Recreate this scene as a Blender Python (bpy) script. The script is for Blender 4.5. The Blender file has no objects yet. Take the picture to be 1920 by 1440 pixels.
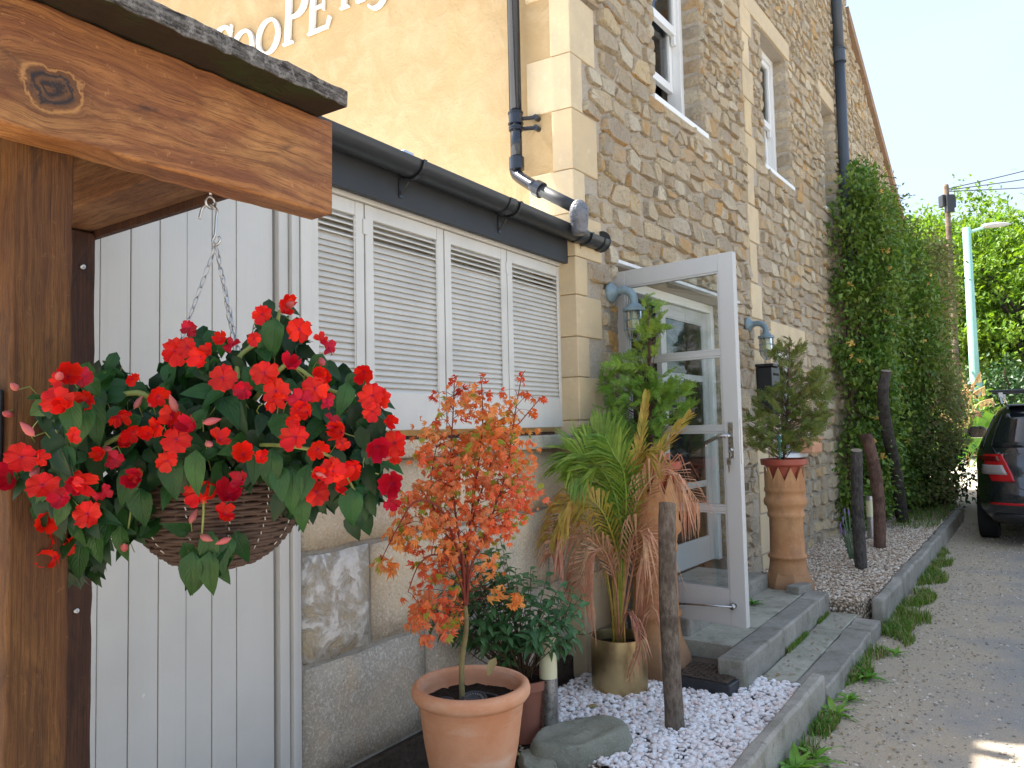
import bpy, bmesh, math, random
from mathutils import Vector, Matrix, noise
from math import sin, cos, pi, radians as rad

scene = bpy.context.scene
col = scene.collection
random.seed(7)
RN = random.Random(11)

# ------------------------------------------------------------------ camera, light, exposure
HC = 1.42
FPX = 1443.0
pit, rol = rad(3.35), rad(1.25)
_f = Vector((0, cos(pit), sin(pit))); _u = Vector((0, -sin(pit), cos(pit))); _r = Vector((1, 0, 0))
CU = _u * cos(rol) + _r * sin(rol); CR = _r * cos(rol) - _u * sin(rol)
cam_d = bpy.data.cameras.new('camera'); cam = bpy.data.objects.new('camera', cam_d); col.objects.link(cam)
cam_d.sensor_width = 36.0; cam_d.lens = FPX / 1920 * 36.0; cam_d.clip_start = .05; cam_d.clip_end = 2000
m = Matrix.Identity(4)
for i in range(3):
    m[i][0] = CR[i]; m[i][1] = CU[i]; m[i][2] = -_f[i]
m[2][3] = HC
cam.matrix_world = m
scene.camera = cam

SUN_AZ = (-.925, .375); SUN_EL = rad(55)
world = bpy.data.worlds.new("World"); scene.world = world; world.use_nodes = True
wt = world.node_tree; wt.nodes.clear()
wo = wt.nodes.new('ShaderNodeOutputWorld'); bg = wt.nodes.new('ShaderNodeBackground')
sky = wt.nodes.new('ShaderNodeTexSky'); sky.sky_type = 'NISHITA'; sky.sun_disc = False
sky.sun_elevation = SUN_EL; sky.sun_rotation = math.atan2(SUN_AZ[0], SUN_AZ[1])
sky.air_density = 1.0; sky.dust_density = 3.0; sky.ozone_density = 1.0; sky.altitude = 60
bg.inputs['Strength'].default_value = .105
tcw = wt.nodes.new('ShaderNodeTexCoord'); mpw = wt.nodes.new('ShaderNodeMapping'); mpw.inputs['Scale'].default_value = (1, 1, 2.6)
nzw = wt.nodes.new('ShaderNodeTexNoise'); nzw.inputs['Scale'].default_value = 1.6; nzw.inputs['Detail'].default_value = 6; nzw.inputs['Roughness'].default_value = .55
rmw = wt.nodes.new('ShaderNodeMapRange'); rmw.inputs[1].default_value = .40; rmw.inputs[2].default_value = .68; rmw.inputs[3].default_value = .25; rmw.inputs[4].default_value = .92
mxw = wt.nodes.new('ShaderNodeMix'); mxw.data_type = 'RGBA'; mxw.inputs[7].default_value = (1.8, 2.15, 2.6, 1)
wt.links.new(tcw.outputs['Generated'], mpw.inputs[0]); wt.links.new(mpw.outputs[0], nzw.inputs['Vector']); wt.links.new(nzw.outputs['Fac'], rmw.inputs[0]); wt.links.new(rmw.outputs[0], mxw.inputs[0])
wt.links.new(sky.outputs[0], mxw.inputs[6]); wt.links.new(mxw.outputs[2], bg.inputs[0]); wt.links.new(bg.outputs[0], wo.inputs[0])
sun_d = bpy.data.lights.new('sun', 'SUN'); sun_d.energy = 4.8; sun_d.angle = rad(1.2); sun_d.color = (1, .95, .87)
sun = bpy.data.objects.new('sun', sun_d); col.objects.link(sun)
sv = Vector((SUN_AZ[0] * cos(SUN_EL), SUN_AZ[1] * cos(SUN_EL), sin(SUN_EL)))
sun.rotation_euler = sv.to_track_quat('Z', 'Y').to_euler()
sun.location = (0, 0, 30)
scene.view_settings.view_transform = 'Standard'; scene.view_settings.look = 'None'
scene.view_settings.exposure = 2.22; scene.view_settings.gamma = 1
scene.view_settings.use_curve_mapping = False

# ------------------------------------------------------------------ helpers
def PX(x, y, Y):
    """point at forward distance Y on the sight line of a photograph pixel (used to survey organic shapes)"""
    r = CR * ((x - 960) / FPX) - CU * ((y - 720) / FPX) + _f
    return Vector((0, 0, HC)) + r * (Y / r.y)

def PZ(x, y, z):
    r = CR * ((x - 960) / FPX) - CU * ((y - 720) / FPX) + _f
    return Vector((0, 0, HC)) + r * ((z - HC) / r.z)

class Frame:
    def __init__(s, o, h):
        h = rad(h); s.o = Vector((o[0], o[1], 0)); s.d = Vector((sin(h), cos(h), 0)); s.n = Vector((cos(h), -sin(h), 0)); s.rz = pi / 2 - h
    def W(s, a, out, z): return s.o + s.d * a + s.n * out + Vector((0, 0, z))
    def M(s): return Matrix.Translation(s.o) @ Matrix.Rotation(s.rz, 4, 'Z')
    def loc(s, P): P = Vector(P) - s.o; return (P.dot(s.d), P.dot(s.n), P.z)
FA = Frame((.363, 4.24), 36); EX = Frame((.247, 4.217), 33.5); KB = Frame((.363, 4.24), 34.3)
YH = -60; YW = Frame((.363, 4.24), YH)
# local coordinates of a frame are (s, -out, z)

def thing(name, label, cat, frame=None, loc=None, rz=0, group=None):
    o = bpy.data.objects.new(name, None); col.objects.link(o); o.empty_display_size = .1
    if frame: o.matrix_world = frame.M()
    else: o.location = loc or (0, 0, 0); o.rotation_euler = (0, 0, rz)
    o['label'] = label; o['category'] = cat
    if group: o['group'] = group
    return o
def tag(o, label, cat, group=None):
    o['label'] = label; o['category'] = cat
    if group: o['group'] = group
    return o

class MB:
    def __init__(s): s.v = []; s.f = []
    def add(s, vs, fs):
        n = len(s.v); s.v += [tuple(v) for v in vs]; s.f += [tuple(i + n for i in f) for f in fs]
    def box(s, x0, x1, y0, y1, z0, z1, M=None):
        vs = [Vector((x, y, z)) for z in (z0, z1) for y in (y0, y1) for x in (x0, x1)]
        if M: vs = [M @ v for v in vs]
        s.add(vs, [(0, 2, 3, 1), (4, 5, 7, 6), (0, 1, 5, 4), (2, 6, 7, 3), (0, 4, 6, 2), (1, 3, 7, 5)])
    def tube(s, pts, rad_, n=8, caps=True, ell=1.0):
        pts = [Vector(p) for p in pts]; k = len(pts)
        rs = rad_ if isinstance(rad_, (list, tuple)) else [rad_] * k
        up = None; rings = []
        for i, p in enumerate(pts):
            t = (pts[min(i + 1, k - 1)] - pts[max(i - 1, 0)])
            t = t.normalized() if t.length > 1e-9 else Vector((0, 0, 1))
            if up is None:
                up = Vector((0, 0, 1)) if abs(t.z) < .9 else Vector((1, 0, 0))
            a = t.cross(up)
            if a.length < 1e-6: a = t.orthogonal()
            a.normalize(); b = a.cross(t).normalized(); up = b
            rings.append([p + (a * cos(2 * pi * j / n) + b * sin(2 * pi * j / n) * ell) * rs[i] for j in range(n)])
        base = len(s.v)
        for r in rings: s.v += [tuple(q) for q in r]
        for i in range(k - 1):
            for j in range(n):
                j2 = (j + 1) % n
                s.f.append((base + i * n + j, base + i * n + j2, base + (i + 1) * n + j2, base + (i + 1) * n + j))
        if caps:
            s.f.append(tuple(base + j for j in range(n))[::-1]); s.f.append(tuple(base + (k - 1) * n + j for j in range(n)))
    def lathe(s, prof, n=32, c=(0, 0, 0), M=None, wob=0, cap0=False, cap1=False):
        c = Vector(c); base = len(s.v)
        for (r, z) in prof:
            for j in range(n):
                a = 2 * pi * j / n; q = Vector((r * cos(a), r * sin(a), z))
                if wob: q.x += wob * noise.noise(Vector((cos(a), sin(a), z * 4))); q.y += wob * noise.noise(Vector((sin(a), cos(a), z * 4 + 7)))
                q += c
                s.v.append(tuple(M @ q if M else q))
        for i in range(len(prof) - 1):
            for j in range(n):
                j2 = (j + 1) % n
                s.f.append((base + i * n + j, base + i * n + j2, base + (i + 1) * n + j2, base + (i + 1) * n + j))
        if cap0: s.f.append(tuple(base + j for j in range(n))[::-1])
        if cap1: s.f.append(tuple(base + (len(prof) - 1) * n + j for j in range(n)))
    def mesh(s, name, mat=None, smooth=False, centre=None):
        me = bpy.data.meshes.new(name)
        vs = s.v
        if centre is not None: vs = [(v[0] - centre[0], v[1] - centre[1], v[2] - centre[2]) for v in vs]
        me.from_pydata(vs, [], s.f)
        if mat: me.materials.append(mat)
        if smooth: me.polygons.foreach_set('use_smooth', [True] * len(me.polygons))
        me.update(); return me
    def build(s, name, mat, parent=None, smooth=False, bevel=0, kind=None, origin=None, seg=2, autosm=None):
        if origin is None:
            xs = [v[0] for v in s.v]; ys = [v[1] for v in s.v]; zs = [v[2] for v in s.v]
            origin = ((min(xs) + max(xs)) / 2, (min(ys) + max(ys)) / 2, (min(zs) + max(zs)) / 2)
            if parent is None: origin = (origin[0], origin[1], min(zs))
        me = s.mesh(name, mat, smooth, origin)
        o = bpy.data.objects.new(name, me); col.objects.link(o)
        if parent is not None:
            o.parent = parent
            po = parent.get('_o')
            if po is not None: origin = (origin[0] - po[0], origin[1] - po[1], origin[2] - po[2])
        o.location = origin
        oo = list(origin); 
        if parent is not None and parent.get('_o') is not None:
            po = parent['_o']; oo = [origin[i] + po[i] for i in range(3)]
        if parent is not None or True: o['_o'] = oo
        if bevel:
            b = o.modifiers.new('bevel', 'BEVEL'); b.width = bevel; b.segments = seg; b.limit_method = 'ANGLE'; b.angle_limit = rad(40)
        if autosm:
            if not smooth: me.polygons.foreach_set('use_smooth', [True] * len(me.polygons))
            try: me.set_sharp_from_angle(angle=rad(autosm))
            except Exception: pass
        if kind: o['kind'] = kind
        return o
def bx(name, mat, parent, x0, x1, y0, y1, z0, z1, bevel=.002, **k):
    b = MB(); b.box(x0, x1, y0, y1, z0, z1); return b.build(name, mat, parent, bevel=bevel, **k)
def inst(name, me, parent, loc, rot=None, scale=1, M=None):
    o = bpy.data.objects.new(name, me); col.objects.link(o)
    if parent is not None: o.parent = parent
    if M is not None: o.matrix_local = M
    else:
        o.location = loc
        if rot is not None: o.rotation_euler = rot
        o.scale = (scale,) * 3 if not isinstance(scale, tuple) else scale
    return o
def bez(p0, p1, p2, n):
    p0, p1, p2 = Vector(p0), Vector(p1), Vector(p2)
    return [p0 * (1 - t) ** 2 + p1 * 2 * t * (1 - t) + p2 * t * t for t in [i / n for i in range(n + 1)]]
def cat(pts, n=5):
    pts = [Vector(p) for p in pts]; out = []
    for i in range(len(pts) - 1):
        p0 = pts[max(i - 1, 0)]; p1 = pts[i]; p2 = pts[i + 1]; p3 = pts[min(i + 2, len(pts) - 1)]
        for k in range(n):
            t = k / n
            out.append(.5 * ((2 * p1) + (p2 - p0) * t + (2 * p0 - 5 * p1 + 4 * p2 - p3) * t * t + (3 * p1 - p0 - 3 * p2 + p3) * t ** 3))
    out.append(pts[-1]); return out
def inpoly(x, y, P):
    r = False; j = len(P) - 1
    for i in range(len(P)):
        if (P[i][1] > y) != (P[j][1] > y) and x < (P[j][0] - P[i][0]) * (y - P[i][1]) / (P[j][1] - P[i][1]) + P[i][0]: r = not r
        j = i
    return r
def sample(P, rnd=RN):
    xs = [p[0] for p in P]; ys = [p[1] for p in P]
    while True:
        x = rnd.uniform(min(xs), max(xs)); y = rnd.uniform(min(ys), max(ys))
        if inpoly(x, y, P): return x, y
def rotmat(xa, za):
    """matrix whose Y axis is xa (direction) and whose Z is near za"""
    y = Vector(xa).normalized(); x = y.cross(Vector(za))
    if x.length < 1e-5: x = y.orthogonal()
    x.normalize(); z = x.cross(y)
    M = Matrix.Identity(4)
    for i in range(3): M[i][0] = x[i]; M[i][1] = y[i]; M[i][2] = z[i]
    return M
def rv(r=RN): 
    while True:
        v = Vector((r.uniform(-1, 1), r.uniform(-1, 1), r.uniform(-1, 1)))
        if .01 < v.length < 1: return v.normalized()

# ------------------------------------------------------------------ materials
class NT:
    def __init__(s, name, rough=.6, spec=.3, metal=0):
        s.m = bpy.data.materials.new(name); s.m.use_nodes = True; s.t = s.m.node_tree; s.t.nodes.clear()
        s.out = s.n('ShaderNodeOutputMaterial'); s.b = s.n('ShaderNodeBsdfPrincipled')
        s.l(s.b.outputs[0], s.out.inputs[0])
        s.b.inputs['Roughness'].default_value = rough; s.b.inputs['Specular IOR Level'].default_value = spec; s.b.inputs['Metallic'].default_value = metal
        s.pos = s.n('ShaderNodeNewGeometry').outputs['Position']
        tc = s.n('ShaderNodeTexCoord'); s.obj = tc.outputs['Object']; s.uv = tc.outputs['UV']
    def n(s, k, **kw):
        x = s.t.nodes.new(k)
        for a, b in kw.items(): setattr(x, a, b)
        return x
    def l(s, a, b): s.t.links.new(a, b)
    def put(s, sock, v):
        if hasattr(v, 'links'): s.l(v, sock)
        elif isinstance(v, (int, float)) and sock.type == 'RGBA': sock.default_value = (v, v, v, 1)
        elif isinstance(v, (tuple, list)) and len(v) == 3 and sock.type == 'RGBA': sock.default_value = (*v, 1)
        else: sock.default_value = v
    def map(s, v, sc=(1, 1, 1), loc=(0, 0, 0), rot=(0, 0, 0)):
        x = s.n('ShaderNodeMapping'); s.l(v, x.inputs[0]); x.inputs['Scale'].default_value = sc; x.inputs['Location'].default_value = loc; x.inputs['Rotation'].default_value = rot
        return x.outputs[0]
    def noise(s, sc, det=4, ro=.55, vec=None, dist=0, col=False):
        x = s.n('ShaderNodeTexNoise'); s.l(vec or s.pos, x.inputs['Vector']); x.inputs['Scale'].default_value = sc
        x.inputs['Detail'].default_value = det; x.inputs['Roughness'].default_value = ro; x.inputs['Distortion'].default_value = dist
        return x.outputs['Color' if col else 'Fac']
    def voro(s, sc, vec=None, feature='F1', out='Distance', rnd=1):
        x = s.n('ShaderNodeTexVoronoi', feature=feature); s.l(vec or s.pos, x.inputs['Vector']); x.inputs['Scale'].default_value = sc
        x.inputs['Randomness'].default_value = rnd
        return x.outputs[out]
    def math(s, op, a, b=0, clamp=False):
        x = s.n('ShaderNodeMath', operation=op, use_clamp=clamp); s.put(x.inputs[0], a); s.put(x.inputs[1], b); return x.outputs[0]
    def rr(s, v, a, b, c=0, d=1):
        x = s.n('ShaderNodeMapRange'); s.put(x.inputs[0], v)
        for i, k in enumerate((a, b, c, d)): s.put(x.inputs[i + 1], k)
        return x.outputs[0]
    def ramp(s, v, st, interp='LINEAR'):
        x = s.n('ShaderNodeValToRGB'); s.put(x.inputs[0], v); e = x.color_ramp.elements; x.color_ramp.interpolation = interp
        while len(e) < len(st): e.new(.5)
        for i, (p, c) in enumerate(st):
            e[i].position = p; e[i].color = (*c, 1) if len(c) == 3 else c
        return x.outputs[0]
    def mix(s, f, a, b, mode='MIX'):
        x = s.n('ShaderNodeMix', data_type='RGBA', blend_type=mode); s.put(x.inputs[0], f); s.put(x.inputs[6], a); s.put(x.inputs[7], b); return x.outputs[2]
    def sep(s, v):
        x = s.n('ShaderNodeSeparateXYZ'); s.l(v, x.inputs[0]); return x.outputs
    def comb(s, x_, y_, z_):
        x = s.n('ShaderNodeCombineXYZ'); s.put(x.inputs[0], x_); s.put(x.inputs[1], y_); s.put(x.inputs[2], z_); return x.outputs[0]
    def bump(s, h, st=.5, d=.01, prev=None):
        x = s.n('ShaderNodeBump'); s.put(x.inputs['Height'], h); x.inputs['Strength'].default_value = st; x.inputs['Distance'].default_value = d
        if prev: s.l(prev, x.inputs['Normal'])
        s.l(x.outputs[0], s.b.inputs['Normal']); return x.outputs[0]
    def rand(s):
        a = s.n('ShaderNodeObjectInfo').outputs['Random']; g = s.n('ShaderNodeNewGeometry').outputs['Random Per Island']
        return s.math('FRACT', s.math('ADD', a, g))
    def color(s, v): s.put(s.b.inputs['Base Color'], v); return s
    def rough(s, v): s.put(s.b.inputs['Roughness'], v); return s
    def hsv(s, c, h=.5, sa=1, v=1):
        x = s.n('ShaderNodeHueSaturation'); s.put(x.inputs['Color'], c); s.put(x.inputs['Hue'], h); s.put(x.inputs['Saturation'], sa); s.put(x.inputs['Value'], v); return x.outputs[0]

def plain(name, c, rough=.5, spec=.4, metal=0, vary=.12, bump=.1, sc=30, bd=.002):
    t = NT(name, rough, spec, metal)
    f = t.noise(sc, 5, .6); f2 = t.noise(sc * .12, 3, .6)
    k = t.math('MULTIPLY_ADD', f, vary); t.t.nodes[-1].inputs[2].default_value = 1 - vary
    v = t.rr(t.math('ADD', f, f2), .6, 1.4, 1 - vary, 1 + vary)
    t.color(t.hsv(c if not isinstance(c, tuple) else c, .5, 1, v))
    t.rough(t.rr(f, .3, .7, max(rough - .08, 0), min(rough + .1, 1)))
    if bump: t.bump(f, bump, bd)
    return t.m

def m_rubble():
    t = NT('rubble_stone', .92, .15)
    r = t.rand(); n1 = t.noise(9, 5, .62); n2 = t.noise(60, 6, .7); n3 = t.noise(24, 4, .6, dist=.4)
    base = t.ramp(r, [(0, (.52, .41, .28)), (.14, (.74, .60, .40)), (.27, (.42, .35, .27)), (.38, (.78, .60, .35)), (.5, (.60, .49, .35)), (.62, (.84, .73, .54)), (.70, (.48, .40, .31)), (.80, (.72, .41, .14)), (.86, (.56, .46, .34)), (1, (.72, .57, .37))])
    c = t.mix(t.math('MULTIPLY', t.rr(n1, .45, .7), .5), base, (.66, .55, .39)); c = t.mix(t.math('MULTIPLY', t.rr(n3, .54, .72), .5), c, (.30, .245, .19))
    c = t.mix(t.math('MULTIPLY', t.rr(n1, .3, .5, 1, 0), .35), c, (.52, .33, .14))
    c = t.mix(t.math('MULTIPLY', t.rr(n2, .5, .8), .35), c, (.75, .67, .54))
    t.color(c)
    pit_ = t.rr(t.voro(70), 0, .35); h = t.math('ADD', t.math('MULTIPLY', n2, .9), t.math('ADD', t.math('MULTIPLY', pit_, .3), t.math('MULTIPLY', n3, 1.3)))
    t.bump(h, 1, .035); return t.m
def m_mortar():
    t = NT('lime_mortar', .95, .1); n1 = t.noise(4, 4); n2 = t.noise(70, 6, .7)
    t.color(t.mix(t.rr(n2, .3, .75), t.mix(n1, (.33, .275, .215), (.40, .34, .27)), (.52, .45, .36)))
    t.bump(t.math('ADD', n2, t.math('MULTIPLY', t.noise(14, 3), 1.2)), .8, .012); return t.m
def m_render():
    t = NT('ochre_render', .9, .15)
    n1 = t.noise(1.3, 5, .6); n2 = t.noise(6, 6, .65, dist=.6); n3 = t.noise(45, 5, .7)
    c = t.mix(t.rr(n1, .3, .7), (.42, .29, .145), (.49, .36, .20)); c = t.mix(t.math('MULTIPLY', t.rr(n2, .45, .7), .5), c, (.57, .44, .27))
    st = t.noise(2.5, 4, .6, t.map(t.pos, (1, 1, .18))); c = t.mix(t.math('MULTIPLY', t.rr(st, .5, .75), .35), c, (.52, .37, .17))
    t.color(c); t.bump(t.math('ADD', t.math('MULTIPLY', n2, 1.6), t.math('MULTIPLY', n3, .5)), .6, .015); return t.m
def m_ashlar(name='ashlar_stone', dark=0):
    t = NT(name, .88, .15); r = t.rand(); n1 = t.noise(5, 5, .6); n2 = t.noise(80, 6, .75); n3 = t.noise(18, 5, .65)
    c = t.ramp(r, [(0, (.60, .46, .27)), (.35, (.66, .53, .34)), (.7, (.56, .44, .28)), (1, (.63, .48, .27))])
    c = t.mix(t.math('MULTIPLY', t.rr(n1, .4, .75), .5), c, (.42, .34, .25)); c = t.mix(t.math('MULTIPLY', t.rr(n3, .55, .8), .4), c, (.76, .66, .48))
    t.color(c); t.bump(t.math('ADD', n2, n3), .35, .006); return t.m
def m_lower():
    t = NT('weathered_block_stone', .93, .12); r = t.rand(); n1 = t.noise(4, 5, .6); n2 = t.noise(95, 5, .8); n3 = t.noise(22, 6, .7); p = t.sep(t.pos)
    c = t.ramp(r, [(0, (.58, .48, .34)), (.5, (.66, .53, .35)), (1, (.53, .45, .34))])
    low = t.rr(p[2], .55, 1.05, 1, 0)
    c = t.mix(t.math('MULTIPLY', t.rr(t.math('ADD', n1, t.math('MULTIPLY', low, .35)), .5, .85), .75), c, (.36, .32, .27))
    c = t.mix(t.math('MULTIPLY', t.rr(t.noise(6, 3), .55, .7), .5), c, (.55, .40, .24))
    c = t.mix(t.math('MULTIPLY', t.rr(n2, .52, .62), .8), c, (.72, .66, .54)); c = t.mix(t.rr(n2, .40, .33), c, (.20, .17, .14)); c = t.mix(t.math('MULTIPLY', t.rr(t.noise(38, 5, .75), .56, .64), .5), c, (.74, .69, .60))
    c = t.mix(t.math('MULTIPLY', t.rr(n3, .55, .75), .4), c, (.70, .62, .48))
    t.color(c); t.bump(t.math('ADD', n2, t.math('MULTIPLY', n3, 1.4)), .7, .008); return t.m
def m_flaky():
    t = NT('flaking_limewashed_stone', .9, .15); n1 = t.noise(7, 8, .62, dist=.8); n2 = t.noise(60, 5, .7); n3 = t.noise(16, 5, .6)
    f = t.math('MULTIPLY', t.rr(t.noise(9, 9, .68, dist=.35), .40, .52), t.rr(n3, .3, .5, .55, 1)); c = t.mix(f, t.mix(n3, (.40, .32, .21), (.58, .48, .33)), t.mix(n2, (.54, .50, .43), (.80, .77, .71)))
    t.color(c); t.bump(t.math('ADD', t.math('MULTIPLY', f, 1.5), t.math('MULTIPLY', n2, .6)), .9, .006); return t.m
def m_paint(name, c, dirt=.25, rough=.45, grain=True):
    t = NT(name, rough, .35); n1 = t.noise(3, 4); st = t.noise(30, 4, .6, t.map(t.pos, (1, 1, .05))); n2 = t.noise(50, 4, .7)
    cc = t.mix(t.math('MULTIPLY', t.rr(n1, .45, .75), dirt), c, tuple(k * .78 for k in c)); cc = t.mix(t.math('MULTIPLY', t.rr(st, .55, .8), dirt * .8), cc, tuple(k * .85 for k in c))
    sp = t.noise(11, 3, .5, t.map(t.pos, (1, 1, .6))); cc = t.mix(t.math('MULTIPLY', t.rr(sp, .77, .79), .6), cc, (.85, .85, .84))
    t.color(cc); t.rough(t.rr(n2, .3, .7, rough - .07, rough + .12)); t.bump(t.math('ADD', st, t.math('MULTIPLY', n2, .4)), .25, .003); return t.m
def m_wood(name, ax=0, cols=None, knots=(), freq=38, rough=.55, con=.55, warp=.12):
    """grain runs along local axis ax and flows round knots (u, v, radius)"""
    t = NT(name, rough, .3); p = t.sep(t.obj); u = p[ax]; v = p[2 if ax != 2 else 0]; w = p[1 if ax != 1 else 0]
    V = lambda a, b, c: t.comb(t.math('MULTIPLY', u, a), t.math('MULTIPLY', v, b), t.math('MULTIPLY', w, c))
    lw = t.noise(1, 3, .5, V(1.8, 5, 4)); vv = t.math('ADD', t.math('ADD', v, t.math('MULTIPLY', w, .5)), t.math('MULTIPLY', t.math('SUBTRACT', lw, .5), warp))
    A, B, Cc, Dk = cols
    km = []
    for (ku, kv, a) in knots:
        wu = t.math('MULTIPLY', t.math('SUBTRACT', t.noise(18, 5, .65, t.obj), .5), a * 2.0)
        du = t.math('ADD', t.math('SUBTRACT', u, ku), wu); dv = t.math('ADD', t.math('SUBTRACT', v, kv), t.math('MULTIPLY', wu, .6))
        r2 = t.math('ADD', t.math('MULTIPLY', t.math('MULTIPLY', du, du), .55), t.math('MULTIPLY', dv, dv)); r = t.math('SQRT', t.math('MAXIMUM', r2, 1e-6))
        k = t.math('DIVIDE', a * a * 1.1, t.math('ADD', r2, a * a * .3)); vv = t.math('ADD', vv, t.math('MULTIPLY', dv, t.math('MULTIPLY', k, -.55))); km.append((r, a))
    f1 = t.noise(1, 4, .6, t.comb(t.math('MULTIPLY', u, 2.0), t.math('MULTIPLY', vv, freq), t.math('MULTIPLY', w, 9)))
    f2 = t.noise(1, 4, .6, t.comb(t.math('MULTIPLY', u, 4.0), t.math('MULTIPLY', vv, freq * 3.3), t.math('MULTIPLY', w, 30)))
    fine = t.noise(1, 5, .7, t.comb(t.math('MULTIPLY', u, 22), t.math('MULTIPLY', vv, freq * 14), t.math('MULTIPLY', w, 300)))
    big = t.noise(1, 5, .6, V(3.0, 9, 3), dist=.7); blot = t.noise(1, 5, .6, V(6, 17, 6), dist=1.2); bl2 = t.noise(1, 4, .6, V(2.6, 10, 5))
    c = t.mix(t.rr(f1, .33, .68), B, A); c = t.mix(t.math('MULTIPLY', t.rr(f2, .49, .60), con + .25), c, B); c = t.mix(t.math('MULTIPLY', t.rr(big, .47, .66), .65), c, Cc)
    c = t.mix(t.math('MULTIPLY', t.rr(bl2, .52, .66), .55), c, tuple(k * .42 for k in A)); c = t.mix(t.math('MULTIPLY', t.rr(blot, .58, .70), .75), c, Dk)
    c = t.mix(t.math('MULTIPLY', t.rr(fine, .50, .68), .75), c, tuple(k * .45 for k in B))
    c = t.mix(t.math('MULTIPLY', t.rr(t.noise(70, 5, .7, t.obj), .62, .74), .3), c, tuple(min(1, k * 1.5 + .05) for k in Cc))
    ln = t.math('POWER', t.rr(t.math('SINE', t.math('ADD', t.math('MULTIPLY', vv, freq * 9), t.math('MULTIPLY', f1, 14))), -1, 1), 7); c = t.mix(t.math('MULTIPLY', ln, t.rr(big, .35, .6, .15, .6)), c, tuple(k * .6 for k in B))
    crk = t.rr(t.noise(1, 3, .5, t.comb(t.math('MULTIPLY', u, 5), t.math('MULTIPLY', vv, freq * 6), w)), .68, .71); c = t.mix(t.math('MULTIPLY', crk, .75), c, Dk)
    for r, a in km:
        ring = t.rr(t.math('SINE', t.math('MULTIPLY', r, 420 * .05 / a)), -1, 1); fl = t.noise(60, 5, .7, t.obj)
        c = t.mix(t.math('MULTIPLY', t.rr(r, a * .9, a * 1.9, 1, 0), .5), c, tuple(k * .5 for k in B)); c = t.mix(t.rr(r, a * .6, a * .8, 1, 0), c, t.mix(t.math('MULTIPLY', ring, fl), Dk, tuple(k * .55 for k in A)))
        c = t.mix(t.math('MULTIPLY', t.rr(t.math('ABSOLUTE', t.math('SUBTRACT', r, a * .86)), .004, .0), .6), c, Cc)
    t.color(c); t.rough(t.rr(fine, .3, .7, rough - .1, rough + .15))
    t.bump(t.math('SUBTRACT', t.math('ADD', t.math('MULTIPLY', fine, .9), t.math('MULTIPLY', f2, .5)), crk), .6, .004); return t.m
def m_oldwood():
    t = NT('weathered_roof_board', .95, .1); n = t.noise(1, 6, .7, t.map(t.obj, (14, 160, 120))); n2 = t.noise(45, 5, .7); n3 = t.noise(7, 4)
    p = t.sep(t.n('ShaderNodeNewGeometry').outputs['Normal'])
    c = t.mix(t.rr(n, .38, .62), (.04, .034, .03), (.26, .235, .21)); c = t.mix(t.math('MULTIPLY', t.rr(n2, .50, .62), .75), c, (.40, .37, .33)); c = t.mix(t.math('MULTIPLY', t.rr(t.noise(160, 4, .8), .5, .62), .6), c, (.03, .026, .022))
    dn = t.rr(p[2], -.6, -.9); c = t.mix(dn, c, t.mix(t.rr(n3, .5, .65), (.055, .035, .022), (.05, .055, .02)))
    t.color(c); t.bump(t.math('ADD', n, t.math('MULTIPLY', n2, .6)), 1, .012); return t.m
def leafmat(name, a, b, sp=.35, rough=.4, trans=.25, vein=True, hue=.02, patch=None):
    t = NT(name, rough, sp); r = t.rand(); n1 = t.noise(35, 3)
    c = t.mix(r, a, b); c = t.hsv(c, t.rr(t.noise(3, 2), .3, .7, .5 - hue, .5 + hue), 1, t.rr(n1, .3, .7, .8, 1.2))
    if patch: c = t.mix(t.math('GREATER_THAN', t.math('FRACT', t.math('MULTIPLY', r, 7.31)), patch[1]), c, patch[0])
    t.color(c)
    if vein:
        u = t.sep(t.uv); x = t.math('ABSOLUTE', t.math('SUBTRACT', u[0], .5)); sv_ = t.math('SINE', t.math('MULTIPLY', t.math('SUBTRACT', u[1], t.math('MULTIPLY', x, .9)), 42))
        t.bump(t.math('ADD', t.math('MULTIPLY', sv_, .12), t.math('MULTIPLY', t.rr(x, 0, .05), 1)), .35, .003)
    tr = t.n('ShaderNodeBsdfTranslucent'); t.l(t.hsv(c, .49, 1.1, 1.5), tr.inputs[0]); mx = t.n('ShaderNodeMixShader'); mx.inputs[0].default_value = trans
    t.l(t.b.outputs[0], mx.inputs[1]); t.l(tr.outputs[0], mx.inputs[2]); t.l(mx.outputs[0], t.out.inputs[0]); return t.m
def m_glass(name='window_glass', tint=(.93, .96, .95)):
    t = NT(name); fr = t.n('ShaderNodeFresnel'); fr.inputs[0].default_value = 1.5
    g = t.n('ShaderNodeBsdfGlossy'); g.inputs['Roughness'].default_value = .03; tr = t.n('ShaderNodeBsdfTransparent'); tr.inputs[0].default_value = (*tint, 1)
    mx = t.n('ShaderNodeMixShader'); t.l(t.rr(fr.outputs[0], 0, 1, .05, 1), mx.inputs[0]); t.l(tr.outputs[0], mx.inputs[1]); t.l(g.outputs[0], mx.inputs[2]); t.l(mx.outputs[0], t.out.inputs[0]); return t.m
M = {}
M['rubble'] = m_rubble(); M['mortar'] = m_mortar(); M['render'] = m_render(); M['ashlar'] = m_ashlar(); M['lower'] = m_lower(); M['flaky'] = m_flaky()
M['greypaint'] = m_paint('grey_door_paint', (.53, .515, .475), .5); M['whitepaint'] = m_paint('off_white_shutter_paint', (.61, .585, .53), .6)
M['sash'] = m_paint('white_sash_paint', (.80, .80, .78), .2); M['doorgrey'] = m_paint('glazed_door_grey_paint', (.47, .465, .445), .2)
M['black'] = plain('black_plastic', (.022, .024, .027), .38, .5, bump=.08, sc=20); M['blackgloss'] = plain('glossy_black_pipe', (.012, .015, .022), .16, .6, bump=.05, sc=8)
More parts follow.
